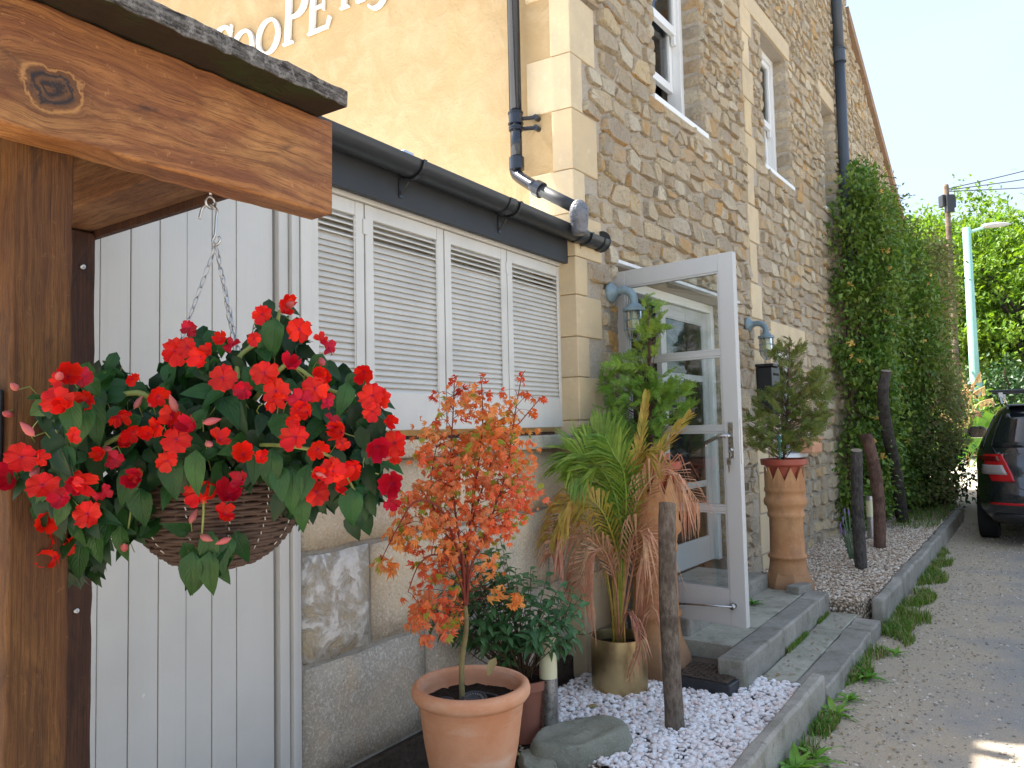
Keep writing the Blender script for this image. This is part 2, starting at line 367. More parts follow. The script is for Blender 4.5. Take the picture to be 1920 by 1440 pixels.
M['fascia'] = plain('dark_grey_fascia', (.035, .037, .04), .55, .3, vary=.35, sc=8, bump=.2)
M['galv'] = plain('galvanised_steel', (.5, .5, .5), .32, .5, 1, bump=.1); M['steel'] = plain('brushed_steel', (.42, .42, .42), .3, .5, 1, bump=.05, sc=60)
M['lampblue'] = plain('blue_grey_lamp_paint', (.19, .26, .29), .4, .4, vary=.3, sc=40); M['lampglass'] = m_glass('lamp_glass', (.85, .88, .78))
M['glass'] = m_glass(); M['opal'] = plain('cream_opal_plastic', (.70, .66, .42), .35, .4, vary=.05)
M['whiteflash'] = plain('pale_flashing', (.68, .68, .67), .7, .2, vary=.4, sc=12)
def m_terra():
    t = NT('terracotta', .85, .15); n1 = t.noise(6, 5, .6); n2 = t.noise(70, 5, .7); n3 = t.noise(5, 4, .6, t.map(t.pos, (1, 1, 3.5)))
    c = t.mix(t.rr(n1, .35, .65), (.56, .24, .12), (.64, .33, .19)); c = t.mix(t.math('MULTIPLY', t.rr(n3, .5, .75), .55), c, (.68, .50, .38)); c = t.mix(t.math('MULTIPLY', t.rr(n2, .62, .72), .35), c, (.28, .14, .09))
    t.color(c); t.bump(t.math('ADD', n2, t.noise(3, 3, .5, t.map(t.pos, (1, 1, 40)))), .25, .003); return t.m
M['terra'] = m_terra()
M['redplastic'] = plain('red_plastic', (.36, .075, .045), .4, .4, vary=.08); M['brownplastic'] = plain('brown_plastic', (.30, .12, .08), .45, .35, vary=.1)
M['soil'] = plain('potting_soil', (.028, .020, .015), .95, .1, vary=.6, sc=60, bump=1, bd=.02)
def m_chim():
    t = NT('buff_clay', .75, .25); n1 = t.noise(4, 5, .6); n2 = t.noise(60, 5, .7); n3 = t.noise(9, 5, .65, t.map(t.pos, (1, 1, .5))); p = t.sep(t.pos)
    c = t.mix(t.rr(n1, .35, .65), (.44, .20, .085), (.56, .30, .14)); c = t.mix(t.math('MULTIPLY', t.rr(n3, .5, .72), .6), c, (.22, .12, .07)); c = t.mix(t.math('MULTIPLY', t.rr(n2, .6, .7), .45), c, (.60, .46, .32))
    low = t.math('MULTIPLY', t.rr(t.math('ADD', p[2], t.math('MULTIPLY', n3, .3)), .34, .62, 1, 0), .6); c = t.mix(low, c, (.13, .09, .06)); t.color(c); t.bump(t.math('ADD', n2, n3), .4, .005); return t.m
M['chimney'] = m_chim()
def m_brass():
    t = NT('brushed_brass', .34, .5, 1); n = t.noise(1, 4, .6, t.map(t.obj, (260, 260, 2))); n2 = t.noise(9, 4)
    t.color(t.mix(t.rr(n2, .4, .7), (.62, .47, .24), (.40, .29, .15))); t.rough(t.rr(n, .3, .7, .28, .5)); t.bump(n, .25, .001); return t.m
M['brass'] = m_brass()
M['wicker'] = plain('brown_wicker', (.085, .050, .036), .55, .35, vary=.45, sc=40, bump=.5); M['wicker2'] = plain('pale_thread', (.55, .53, .48), .7, .2)
def m_bark(name, a, b, sc=1):
    t = NT(name, .92, .12); n = t.noise(1, 6, .7, t.map(t.obj, (60 * sc, 60 * sc, 22 * sc))); n2 = t.noise(7 * sc, 4, .6, t.obj)
    c = t.mix(t.rr(n, .35, .65), a, b); c = t.mix(t.math('MULTIPLY', t.rr(n2, .5, .62), .5), c, tuple(k * .45 for k in a)); t.color(c); t.bump(n, .9, .008); return t.m
M['bark'] = m_bark('stake_bark', (.10, .072, .052), (.23, .185, .145)); M['barkdark'] = m_bark('dark_bark', (.04, .035, .032), (.12, .105, .095))
M['barkred'] = m_bark('red_brown_bark', (.09, .05, .04), (.19, .115, .085)); M['twigred'] = plain('red_twig', (.20, .045, .03), .6, .2); M['oliveb'] = plain('olive_bark', (.20, .16, .07), .8, .2, vary=.3, sc=50); M['twiggreen'] = plain('green_stem', (.22, .26, .07), .45, .3); M['twigbrown'] = plain('brown_twig', (.10, .065, .04), .8, .15)
def m_concrete(name, a, b, moss=.25, bd=.006):
    t = NT(name, .93, .12); r = t.rand(); n1 = t.noise(5, 5, .6); n2 = t.noise(110, 5, .75); n3 = t.noise(28, 5, .65)
    c = t.mix(t.rr(n1, .3, .7), a, b); c = t.hsv(c, .5, 1, t.rr(r, 0, 1, .88, 1.12)); c = t.mix(t.math('MULTIPLY', t.rr(n2, .52, .72), .4), c, tuple(min(k * 1.6, .7) for k in b)); c = t.mix(t.math('MULTIPLY', t.rr(n3, .55, .72), .5), c, tuple(k * .5 for k in a))
    c = t.mix(t.math('MULTIPLY', t.rr(t.noise(9, 4), .56, .68), moss), c, (.09, .10, .03)); t.color(c); t.bump(t.math('ADD', n2, n3), .55, bd); return t.m
M['kerb'] = m_concrete('grey_kerb_concrete', (.22, .20, .165), (.36, .33, .28), .35); M['slab'] = m_concrete('buff_paving', (.28, .26, .20), (.43, .40, .32), .4); M['rock'] = m_concrete('grey_green_rock', (.25, .24, .18), (.37, .35, .27), .2, .012)
def m_road():
    t = NT('sandy_asphalt', .95, .12); p = t.sep(t.obj)   # obj x = along kerb, y = -out
    n1 = t.noise(2.2, 6, .62, t.obj); n2 = t.noise(150, 4, .8); n3 = t.noise(.9, 5, .6, t.obj); v = t.voro(75); vc = t.voro(75, out='Color')
    a = t.mix(t.rr(n2, .3, .7), (.20, .188, .168), (.42, .39, .35)); a = t.mix(t.math('MULTIPLY', t.rr(n1, .5, .7), .3), a, (.11, .105, .10))
    sand = t.mix(t.rr(n2, .3, .7), (.42, .33, .22), (.60, .48, .34))
    out = t.math('MULTIPLY', p[1], -1); edge = t.rr(out, 1.2, 2.9, .30, -.20); f = t.rr(t.math('ADD', t.math('ADD', t.math('MULTIPLY', n1, .6), t.math('MULTIPLY', n3, .4)), edge), .52, .70)
    c = t.mix(t.math('MULTIPLY', f, .75), a, sand); c = t.mix(t.math('MULTIPLY', t.rr(v, .25, .1), t.rr(t.sep(vc)[0], .72, .78)), c, (.48, .44, .38))
    t.color(c); t.bump(t.math('ADD', n2, t.rr(v, 0, .5, 1, 0)), .8, .006); return t.m
M['road'] = m_road()
def m_ground(): 
    t = NT('tan_gravel_bed', .95, .1); v = t.voro(55, out='Color'); d = t.voro(55); n = t.noise(5, 4)
    c = t.ramp(t.sep(v)[0], [(0, (.28, .20, .14)), (.4, (.50, .38, .27)), (.7, (.60, .49, .37)), (1, (.72, .63, .53))]); c = t.mix(t.rr(d, .35, .7), c, (.10, .075, .055)); t.color(c); t.bump(t.rr(d, 0, .6, 1, 0), .9, .008); return t.m
M['gravelbed'] = m_ground()
def m_pebble(name, st):
    t = NT(name, .7, .25); r = t.rand(); n = t.noise(120, 3); c = t.ramp(r, st); c = t.hsv(c, .5, 1, t.rr(n, .3, .7, .92, 1.05)); t.color(c); return t.m
M['wpeb'] = m_pebble('white_pebble', [(0, (.80, .76, .74)), (.5, (.86, .84, .83)), (.7, (.80, .66, .61)), (.8, (.66, .62, .60)), (.9, (.84, .80, .77)), (1, (.72, .55, .48))])
M['tpeb'] = m_pebble('tan_pebble', [(0, (.34, .24, .16)), (.3, (.56, .43, .31)), (.6, (.68, .56, .44)), (.85, (.76, .69, .59)), (1, (.42, .27, .17))])
M['gpeb'] = m_pebble('road_grit', [(0, (.19, .17, .15)), (.3, (.32, .27, .21)), (.7, (.50, .42, .32)), (1, (.68, .62, .54))])
M['earth'] = plain('dark_earth', (.07, .052, .038), .95, .1, vary=.5, sc=50, bump=1, bd=.015)
M['conc_light'] = plain('pale_concrete', (.52, .46, .36), .9, .1, vary=.1, sc=10)
M['dark'] = plain('dark_interior', (.035, .032, .03), .9, .1, bump=0); M['pale_sheet'] = plain('cream_sheet', (.80, .74, .58), .9, .1, vary=.06, bump=0); M['floorwood'] = plain('interior_floor', (.22, .16, .11), .5, .3)

# leaves
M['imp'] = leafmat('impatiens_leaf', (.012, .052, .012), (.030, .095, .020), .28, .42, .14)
M['impshade'] = leafmat('impatiens_shaded_leaf', (.010, .032, .011), (.020, .058, .018), .3, .45, .1)  # darker copy of the leaf; shade inside the plant put into the colour
def m_petal(name, a, b, tr=.3):
    t = NT(name, .5, .25); r = t.rand(); u = t.sep(t.uv); n = t.noise(18, 3); c = t.mix(r, a, b); c = t.mix(t.rr(u[1], .0, .25, .55, 0), c, (.45, .0, .04)); t.color(t.hsv(c, .5, 1, t.math('MULTIPLY', t.rr(n, .3, .7, .8, 1.15), t.rr(t.math('FRACT', t.math('MULTIPLY', r, 5.7)), 0, 1, .72, 1.1))))
    t.bump(t.math('SINE', t.math('MULTIPLY', u[0], 40)), .15, .002)
    x = t.n('ShaderNodeBsdfTranslucent'); t.l(c, x.inputs[0]); mx = t.n('ShaderNodeMixShader'); mx.inputs[0].default_value = tr; t.l(t.b.outputs[0], mx.inputs[1]); t.l(x.outputs[0], mx.inputs[2]); t.l(mx.outputs[0], t.out.inputs[0]); return t.m
M['petal'] = m_petal('scarlet_petal', (.80, .024, .006), (.70, .006, .008), .2); M['petald'] = m_petal('crimson_petal', (.42, .003, .014), (.60, .008, .035), .2); M['bud'] = m_petal('pink_bud', (.85, .22, .20), (.8, .5, .38))
M['acer'] = leafmat('acer_leaf_orange', (.72, .19, .06), (.64, .30, .12), .2, .6, .35, False, .02, ((.30, .32, .05), .88)); M['acerred'] = leafmat('acer_leaf_red', (.66, .085, .03), (.60, .13, .05), .2, .6, .35, False)
M['shrub'] = leafmat('shrub_leaf', (.035, .095, .028), (.085, .18, .06), .4, .4, .15, True)
M['palm'] = leafmat('palm_green', (.12, .22, .03), (.28, .36, .05), .35, .45, .25, False); M['palmdead'] = leafmat('palm_dead', (.42, .19, .10), (.62, .38, .22), .2, .6, .25, False); M['palmmix'] = leafmat('palm_turning', (.34, .30, .04), (.52, .30, .08), .3, .5, .25, False)
M['thuja'] = leafmat('thuja_green', (.11, .22, .03), (.24, .36, .06), .2, .6, .25, False); M['thuja2'] = leafmat('thuja_olive', (.08, .14, .03), (.20, .22, .05), .2, .6, .25, False, patch=((.40, .20, .06), .95))
M['climb'] = leafmat('climber_leaf', (.055, .13, .018), (.20, .29, .05), .35, .45, .25, False); M['climb2'] = leafmat('pale_climber_leaf', (.15, .19, .05), (.28, .30, .10), .25, .5, .25, False, patch=((.34, .22, .13), .9))
M['yflower'] = plain('cream_yellow_flower', (.75, .52, .16), .6, .2); M['tree'] = leafmat('tree_leaf', (.07, .15, .02), (.16, .26, .03), .3, .5, .4, False)
M['grass'] = leafmat('grass_blade', (.07, .155, .018), (.16, .26, .04), .25, .5, .25, False, patch=((.36, .29, .14), .84)); M['dandel'] = leafmat('weed_leaf', (.09, .24, .025), (.18, .36, .05), .3, .5, .25, False)
M['dryplume'] = leafmat('dry_plume', (.42, .28, .13), (.58, .44, .22), .1, .8, .2, False); M['dryleaf'] = plain('fallen_leaf', (.30, .24, .11), .7, .2)
M['straw'] = plain('yellow_blade', (.55, .50, .10), .6, .2)

# ------------------------------------------------------------------ ground, road, kerbs
def sheet(name, mat, pts, z, nx=1, frame=KB, kind='structure', thick=None):
    b = MB(); b.add([(p[0], -p[1], z if len(p) < 3 else p[2]) for p in pts], [tuple(range(len(pts)))])
    o = b.build(name, mat, None, origin=(0, 0, 0)); o.matrix_world = frame.M(); o['kind'] = kind; return o
def hgt(s, out):
    if s < 8.6: z = 0
    else: z = min((s - 8.6) * .085, .62)
    return z
# terrain: one sheet to the horizon in kerb coordinates, rising gently beyond the parked car
ss = [-300, -60, -20, -8, -4, 0, 4, 8, 8.6, 10, 12, 14, 15.9, 16.4, 20, 26, 40, 80, 300, 900]; oo = [-300, -80, -30, -12, -6, -3, 0, 1.1, 1.6, 2.4, 3.5, 5, 8, 12, 20, 40, 120, 600]
b = MB(); nn = len(oo)
for s in ss:
    for o_ in oo: b.v.append((s, -o_, hgt(s, o_)))
for i in range(len(ss) - 1):
    for j in range(nn - 1): b.f.append((i * nn + j, i * nn + j + 1, (i + 1) * nn + j + 1, (i + 1) * nn + j))
road = b.build('road', M['road'], None, origin=(0, 0, 0)); road.matrix_world = KB.M(); road['kind'] = 'structure'

# pale concrete patch of the side entrance
def strip(name, mat, s0, s1, o0, o1, dz, n=6):
    b = MB()
    for i in range(n + 1):
        s = s0 + (s1 - s0) * i / n
        b.v += [(s, -o0, hgt(s, 0) + dz), (s, -o1, hgt(s, 0) + dz)]
    for i in range(n): b.f.append((2 * i, 2 * i + 1, 2 * i + 3, 2 * i + 2))
    o = b.build(name, mat, None, origin=(0, 0, 0)); o.matrix_world = KB.M(); o['kind'] = 'structure'; return o
strip('concrete_apron', M['conc_light'], 11.4, 13.8, -1.5, 3.2, .006)
strip('side_path', M['kerb'], 14.2, 15.9, -1.5, 9, .006)

# raised bed base and gravel surfaces
def bed(name, mat, pts, z0, z1, wob=.008, kind='structure'):
    b = MB(); n = len(pts)
    b.add([(p[0], -p[1], z1) for p in pts] + [(p[0], -p[1], z0) for p in pts], [tuple(range(n)), ] + [(i, i + n, (i + 1) % n + n, (i + 1) % n) for i in range(n)])
    o = b.build(name, mat, None, origin=(0, 0, 0)); o.matrix_world = KB.M(); o['kind'] = kind; return o
bed('soil_bed', M['earth'], [(-3.2, -.1), (-3.2, 1.08), (.372, 1.08), (.372, -.1)], -.05, .072)
bed('gravel_bed', M['gravelbed'], [(2.06, -.12), (2.06, .99), (2.3, 1.062), (8.9, 1.062), (8.9, -.4)], -.05, .172)

kerbs = MB(); 
pav = thing('kerb', 'low grey concrete kerb edging the gravel and paving beside the road', 'kerb', KB)
def stone_block(name, s0, s1, o0, o1, z0, z1, mat, par, bev=.012, jag=.006, n=5):
    b = MB(); r = random.Random(int(s0 * 1000) + 5)
    # lengthwise subdivided block with slightly wandering arrises
    for i in range(n + 1):
        s = s0 + (s1 - s0) * i / n; j = lambda: r.uniform(-jag, jag)
        b.v += [(s, -o0 + j(), z0), (s, -o1 + j(), z0), (s, -o1 + j(), z1 + j() * .7), (s, -o0 + j(), z1 + j() * .7)]
    for i in range(n):
        for k in range(4): b.f.append((i * 4 + k, (i + 1) * 4 + k, (i + 1) * 4 + (k + 1) % 4, i * 4 + (k + 1) % 4))
    b.f += [(0, 1, 2, 3), (n * 4 + 3, n * 4 + 2, n * 4 + 1, n * 4)]
    return b.build(name, mat, par, bevel=bev, autosm=35)
# near upright slabs
stone_block('kerb_stone', -3.0, -1.02, 1.085, 1.15, -.06, .172, M['kerb'], pav, .014, n=9)
stone_block('kerb_stone', -1.015, .375, 1.085, 1.148, -.06, .172, M['kerb'], pav, .014, n=9)
for a, b_ in ((.385, 1.03), (1.038, 1.62), (1.628, 1.95)):
    stone_block('kerb_stone', a, b_, 1.0, 1.155, -.06, .102, M['kerb'], pav, .01)
for a in [2.16 + i * .92 for i in range(8)]:
    stone_block('kerb_stone', a, min(a + .912, 9), 1.066 - .002 * (a % 2), 1.15, -.06, .178 + (a * 37 % 1) * .012, M['kerb'], pav, .018, .01)
# lower paving flags and the upper step
step = thing('paved_step', 'grey flagstone step with a thick kerb nosing in front of the open glazed door', 'step', KB)
lowf = thing('paving', 'strip of square buff paving slabs between the step and the kerb', 'paving', KB)
for a, b_ in ((.385, .98), (.99, 1.55), (1.56, 2.05)):
    stone_block('paving_slab', a, b_, .822, .994, -.02, .098, M['slab'], lowf, .006, .003)
for a, b_ in ((.17, .90), (.908, 1.74), (1.748, 2.05)):
    stone_block('step_edging', a, b_, .672, .815, .0, .232, M['kerb'], step, .012, .004)
for a, b_, c0, c1 in ((.44, .86, .25, .664), (.868, 1.4, .3, .664), (1.408, 2.04, .3, .664), (.55, 1.4, -.02, .292) if False else (.868, 1.4, -.02, .292), (.60, .86, -.02, .242), (1.408, 2.04, -.02, .292)):
    stone_block('paving_slab', a, b_, c0, c1, .0, .226, M['slab'], step, .005, .003)
stone_block('threshold', .5, 2.04, -.15, .40, .2, .332, M['kerb'], step, .02, .004)

def pebbles(name, n, poly, z, r0, r1, mat, frame=KB, flat=.6, spread=.012, seed=3, sub=1, dens=None):
    rnd = random.Random(seed); bm = bmesh.new(); bmesh.ops.create_icosphere(bm, subdivisions=sub, radius=1)
    base = [v.co.copy() for v in bm.verts]; fs = [tuple(v.index for v in f.verts) for f in bm.faces]; bm.free()
    vs = []; ff = []; k = len(base)
    for i in range(n):
        x, y = sample(poly, rnd)
        if dens and rnd.random() > dens(x, y): continue
        r = rnd.uniform(r0, r1); Mx = Matrix.Rotation(rnd.uniform(0, 6.28), 3, 'Z') @ Matrix.Rotation(rnd.uniform(-.6, .6), 3, 'X') @ Matrix.Diagonal((r * rnd.uniform(.9, 1.5), r * rnd.uniform(.65, 1), r * rnd.uniform(flat * .7, flat * 1.3)))
        c = Vector((x, -y, z + rnd.uniform(-.3, 1) * spread)); o = len(vs)
        for q in base: vs.append(tuple(c + Mx @ (q * rnd.uniform(.82, 1.12))))
        ff += [(a + o, b_ + o, c_ + o) for a, b_, c_ in fs]
    bb = MB(); bb.v = vs; bb.f = ff
    o = bb.build(name, mat, None, origin=(0, 0, 0), smooth=sub > 1, kind='stuff'); o.matrix_world = frame.M(); return o
Pw = [(-1.02, .72), (-.75, .2), (-.3, .0), (.1, .02), (.32, .3), (.12, .75), (.39, .8), (.372, 1.08), (-1.6, 1.08), (-1.6, .95)]
pebbles('white_gravel', 7600, Pw, .085, .008, .0165, M['wpeb'], spread=.02, seed=4, sub=2)
pebbles('loose_gravel', 900, [(-1.7, .05), (-.7, 0), (-.2, -.02), (-1.0, 1.0), (-1.7, 1.0)], .078, .005, .012, M['tpeb'], spread=.008, seed=5)
pebbles('tan_gravel', 15000, [(2.06, .1), (2.06, 1.0), (2.5, 1.06), (7.2, 1.06), (7.2, .0), (3, -.1)], .176, .006, .013, M['tpeb'], spread=.01, seed=6)
pebbles('road_grit', 9500, [(-.8, 1.16), (-.8, 2.3), (4, 2.9), (9, 1.9), (9, 1.16)], .001, .003, .0095, M['gpeb'], spread=.002, seed=8, dens=lambda x, y: max(.12, 1.1 - (y - 1.16) * .75))

# ------------------------------------------------------------------ main stone house
house = thing('stone_house', 'tall rubble stone house with sash windows and an ochre rendered end wall', 'house', FA)
OPEN = [(.485, 2.47, .0, 2.40), (1.10, 1.94, 3.66, 5.30), (3.44, 4.25, 3.81, 5.14), (5.60, 6.19, 3.9, 5.2), (3.50, 4.25, 1.12, 2.13)]
S1, S2, ZT = 7.2, 10.6, 7.7
def top(s): return ZT if s < S1 else 6.87 - (s - S1) * .573
def wall_mesh(x0, x1, z0, z1, holes, y0, y1):
    xs = sorted(set([x0, x1] + [h[i] for h in holes for i in (0, 1)])); zs = sorted(set([z0, z1] + [max(h[i], z0) for h in holes for i in (2, 3)]))
    inh = lambda x, z: any(h[0] < x < h[1] and h[2] < z < h[3] for h in holes)
    solid = {(i, k): not inh((xs[i] + xs[i + 1]) / 2, (zs[k] + zs[k + 1]) / 2) for i in range(len(xs) - 1) for k in range(len(zs) - 1)}
    b = MB()
    for (i, k), s in solid.items():
        if not s: continue
        a, c, d, e = xs[i], xs[i + 1], zs[k], zs[k + 1]
        b.add([(a, y0, d), (c, y0, d), (c, y0, e), (a, y0, e)], [(0, 1, 2, 3)]); b.add([(a, y1, d), (c, y1, d), (c, y1, e), (a, y1, e)], [(3, 2, 1, 0)])
        if not solid.get((i - 1, k)): b.add([(a, y0, d), (a, y1, d), (a, y1, e), (a, y0, e)], [(3, 2, 1, 0)])
        if not solid.get((i + 1, k)): b.add([(c, y0, d), (c, y1, d), (c, y1, e), (c, y0, e)], [(0, 1, 2, 3)])
        if not solid.get((i, k - 1)): b.add([(a, y0, d), (a, y1, d), (c, y1, d), (c, y0, d)], [(0, 1, 2, 3)])
        if not solid.get((i, k + 1)): b.add([(a, y0, e), (a, y1, e), (c, y1, e), (c, y0, e)], [(3, 2, 1, 0)])
    return b
wall_mesh(.004, S1, -.1, ZT, OPEN, 0, .32).build('front_wall', M['mortar'], house)
# rear wing with the raking verge
b = MB(); z2 = top(S2)
b.add([(S1, .03, -.1), (S2, .03, -.1), (S2, .03, z2), (S1, .03, 6.86), (S1, 6, -.1), (S2, 6, -.1), (S2, 6, z2), (S1, 6, 6.86)], [(0, 1, 2, 3), (7, 6, 5, 4), (1, 5, 6, 2), (3, 2, 6, 7), (0, 3, 7, 4)])
b.build('rear_wing_wall', M['mortar'], house)
# far side, back and floors so that the rooms are closed
b = MB(); b.box(S1 - .3, S1 - .005, .325, 7.5, -.1, ZT); b.build('far_side_wall', M['mortar'], house)
b = MB(); b.box(-1.5, S1, 7.5, 7.8, -.1, ZT); b.build('back_wall', M['mortar'], house)
bx('room_floor', M['floorwood'], house, .35, S1 - .31, .34, 4.2, .22, .30, bevel=0)
bx('room_ceiling', M['dark'], house, .35, S1 - .31, .34, 4.2, 2.75, 2.85, bevel=0)
bx('room_ceiling', M['dark'], house, .35, S1 - .31, .34, 7.4, ZT - .1, ZT - .02, bevel=0)
bx('partition_wall', M['dark'], house, .35, S1 - .31, 4.2, 4.3, .2, ZT - .12, bevel=0)
bx('partition_wall', M['dark'], house, 2.9, 3.0, .34, 4.19, .31, 2.74, bevel=0)
# roof above the frame
b = MB(); b.add([(-.2, -.25, ZT + .01), (S1 + .1, -.25, ZT + .01), (S1 + .1, 7.9, ZT + .01), (-1.6, 7.9, ZT + .01), (-.5, 3.9, ZT + 2.6), (S1 + .1, 3.9, ZT + 2.6)], [(0, 1, 2, 3), (0, 4, 5, 1), (3, 2, 5, 4), (1, 5, 2), (0, 3, 4)])
b.build('roof', plain('brown_roof_tile', (.19, .12, .085), .85, .15, vary=.3, sc=10, bump=.5), house)

# rendered end wall: built along its own direction, in the house's coordinates
def yl(t, out, z):
    P = YW.o + YW.d * t + (-YW.n) * out + Vector((0, 0, z)); a = FA.loc(P); return (a[0], -a[1], a[2])
def ybox(bm_, t0, t1, o0, o1, z0, z1):
    bm_.add([yl(t, o, z) for z in (z0, z1) for o in (o0, o1) for t in (t0, t1)], [(0, 2, 3, 1), (4, 5, 7, 6), (0, 1, 5, 4), (2, 6, 7, 3), (0, 4, 6, 2), (1, 3, 7, 5)])
b = MB(); ybox(b, .004, 7.0, -.30, 0, -.1, ZT); b.build('rendered_end_wall', M['render'], house)

# rubble: relaxed cells between mortar joints
def clip(poly, p, nrm):
    out = []; n = len(poly)
    for i in range(n):
        a, b_ = poly[i], poly[(i + 1) % n]; da = (a[0] - p[0]) * nrm[0] + (a[1] - p[1]) * nrm[1]; db = (b_[0] - p[0]) * nrm[0] + (b_[1] - p[1]) * nrm[1]
        if da <= 0: out.append(a)
        if (da < 0 < db) or (db < 0 < da):
            t = da / (da - db); out.append((a[0] + (b_[0] - a[0]) * t, a[1] + (b_[1] - a[1]) * t))
    return out
QZ = []   # quoin column and corner blocks, treated as holes for the rubble
zq = -.02; k = 0; rq = random.Random(5)
while zq < ZT:
    h = rq.uniform(.26, .36)
    if zq + h > .9 or True: QZ.append((2.90 + (.0 if k % 2 else .02), 3.10 + (.0 if k % 2 == 0 else .085), zq, zq + h))
    zq += h + .008; k += 1
CQ = []; zs_ = [0, .30, .62, .92, 1.20, 1.46, 1.70, 1.925, 2.16, 2.375, 2.62, 2.87, 3.22, 3.54, 3.90, 4.24, 4.6, 4.93, 5.3, 5.62, 6.0, 6.3, 6.7, 7.1, 7.4, 7.7]
for i in range(len(zs_) - 1):
    w = .27 if i % 2 else .115
    if zs_[i] >= 2.37 and zs_[i] < 2.6: w = .29
    CQ.append((0, w, zs_[i], zs_[i + 1]))
LINT = [(3.0, 4.37, 5.145, 5.335), (5.5, 6.22, 5.205, 5.38), (1.0, 2.05, 5.305, 5.52), (3.36, 3.49, 1.12, 2.34), (3.38, 4.5, 2.14, 2.36)]
HO = OPEN[:]; HO[0] = (.485, 2.47, -.5, 2.43)
obst = HO + QZ + CQ + LINT
rs = random.Random(21); seeds = []
z = .03; row = 0
while z < ZT:
    h = rs.uniform(.08, .175) * (1.08 if z < 3.3 else .92)
    x = rs.uniform(-.1, .05)
    while x < S2 + .1:
        w = h * rs.uniform(1.15, 2.5) * (1.0 if rs.random() < .78 else .6)
        if rs.random() < .07 and w > .13: seeds += [(x + w / 2, z + h * .27), (x + w / 2 + rs.uniform(-.02, .02), z + h * .76)]
        else: seeds.append((x + w / 2 + rs.uniform(-.01, .01), z + h / 2 + rs.uniform(-.11, .11) * h))
        x += w
    z += h; row += 1
seeds = [(x, z) for x, z in seeds if 0 < x < S2 and z < top(x) - .03]
grid = {}
for i, (x, z) in enumerate(seeds): grid.setdefault((int(x / .35), int(z / .3)), []).append(i)
camS, camO, camZ = FA.loc((0, 0, HC))
cells = []
AX = .5
for i, (x, z) in enumerate(seeds):
    if any(h[0] < x < h[1] and h[2] < z < h[3] for h in obst): continue
    poly = [(x - .3, z - .2), (x + .3, z - .2), (x + .3, z + .2), (x - .3, z + .2)]
    gx, gz = int(x / .35), int(z / .3)
    for a in (-1, 0, 1):
        for c in (-1, 0, 1):
            for j in grid.get((gx + a, gz + c), ()):
                if j == i: continue
                x2, z2_ = seeds[j]; dx, dz = (x2 - x) * AX * AX, (z2_ - z)
                L = math.hypot(dx, dz)
                if L > .5: continue
                poly = clip(poly, ((x + x2) / 2, (z + z2_) / 2), (dx, dz))
                if len(poly) < 3: break
            if len(poly) < 3: break
        if len(poly) < 3: break
    for h in obst:
        if len(poly) < 3: break
        xs = [p[0] for p in poly]; zs = [p[1] for p in poly]
        if min(xs) < h[1] and max(xs) > h[0] and min(zs) < h[3] and max(zs) > h[2]:
            ds = [(h[0] - x, (h[0], z), (1, 0)), (x - h[1], (h[1], z), (-1, 0)), (h[2] - z, (x, h[2]), (0, 1)), (z - h[3], (x, h[3]), (0, -1))]
            d = max(ds, key=lambda q: q[0]); poly = clip(poly, d[1], d[2])
    if len(poly) >= 3:
        poly = clip(poly, (x, top(x)), (.573 if x > S1 else 0, 1))
        if x < S1: poly = clip(poly, (S1 - .005, z), (1, 0))
        else: poly = clip(poly, (S1 + .005, z), (-1, 0))
    if len(poly) < 3: continue
    ar = .5 * abs(sum(poly[q][0] * poly[(q + 1) % len(poly)][1] - poly[(q + 1) % len(poly)][0] * poly[q][1] for q in range(len(poly))))
    if ar < .0012: continue
    cx = sum(p[0] for p in poly) / len(poly); cz = sum(p[1] for p in poly) / len(poly)
    d2 = (cx - camS) ** 2 + camO ** 2 + (cz - camZ) ** 2
    P = FA.W(cx, 0, cz); v = P - Vector((0, 0, HC)); dd = v.dot(_f); px = 960 + FPX * v.dot(CR) / dd; py = 720 - FPX * v.dot(CU) / dd
    vis = -40 < px < 1960 and -40 < py < 1480
    cells.append((ar / d2 * (1 if vis else .001) * abs(camO) / math.sqrt(d2), poly, (cx, cz)))
cells.sort(key=lambda c: -c[0])
def resamp(poly, n, gap, rnd):
    cx = sum(p[0] for p in poly) / len(poly); cz = sum(p[1] for p in poly) / len(poly)
    # inset each side
    pts = poly; q = poly
    m_ = len(poly); arr = sum(poly[i][0] * poly[(i + 1) % m_][1] - poly[(i + 1) % m_][0] * poly[i][1] for i in range(m_)); sg = 1 if arr > 0 else -1
    for i in range(m_):
        a, b_ = poly[i], poly[(i + 1) % m_]; ex, ez = b_[0] - a[0], b_[1] - a[1]; L = math.hypot(ex, ez)
        if L < 1e-4: continue
        nx, nz = ez / L * sg, -ex / L * sg
        q = clip(q, (a[0] - nx * gap, a[1] - nz * gap), (nx, nz))
        if len(q) < 3: return None
    # drop slivers then chaikin
    q = [p for i, p in enumerate(q) if math.hypot(p[0] - q[i - 1][0], p[1] - q[i - 1][1]) > .012]
    if len(q) < 3: return None
    r = []
    for i in range(len(q)):
        a, b_ = q[i], q[(i + 1) % len(q)]; t = rnd.uniform(.06, .17)
        r += [(a[0] + (b_[0] - a[0]) * t, a[1] + (b_[1] - a[1]) * t), (a[0] + (b_[0] - a[0]) * (1 - t), a[1] + (b_[1] - a[1]) * (1 - t))]
    if arr < 0: r = r[::-1]
    r = [(p[0] + rnd.uniform(-.006, .006), p[1] + rnd.uniform(-.005, .005)) for p in r]
    return r
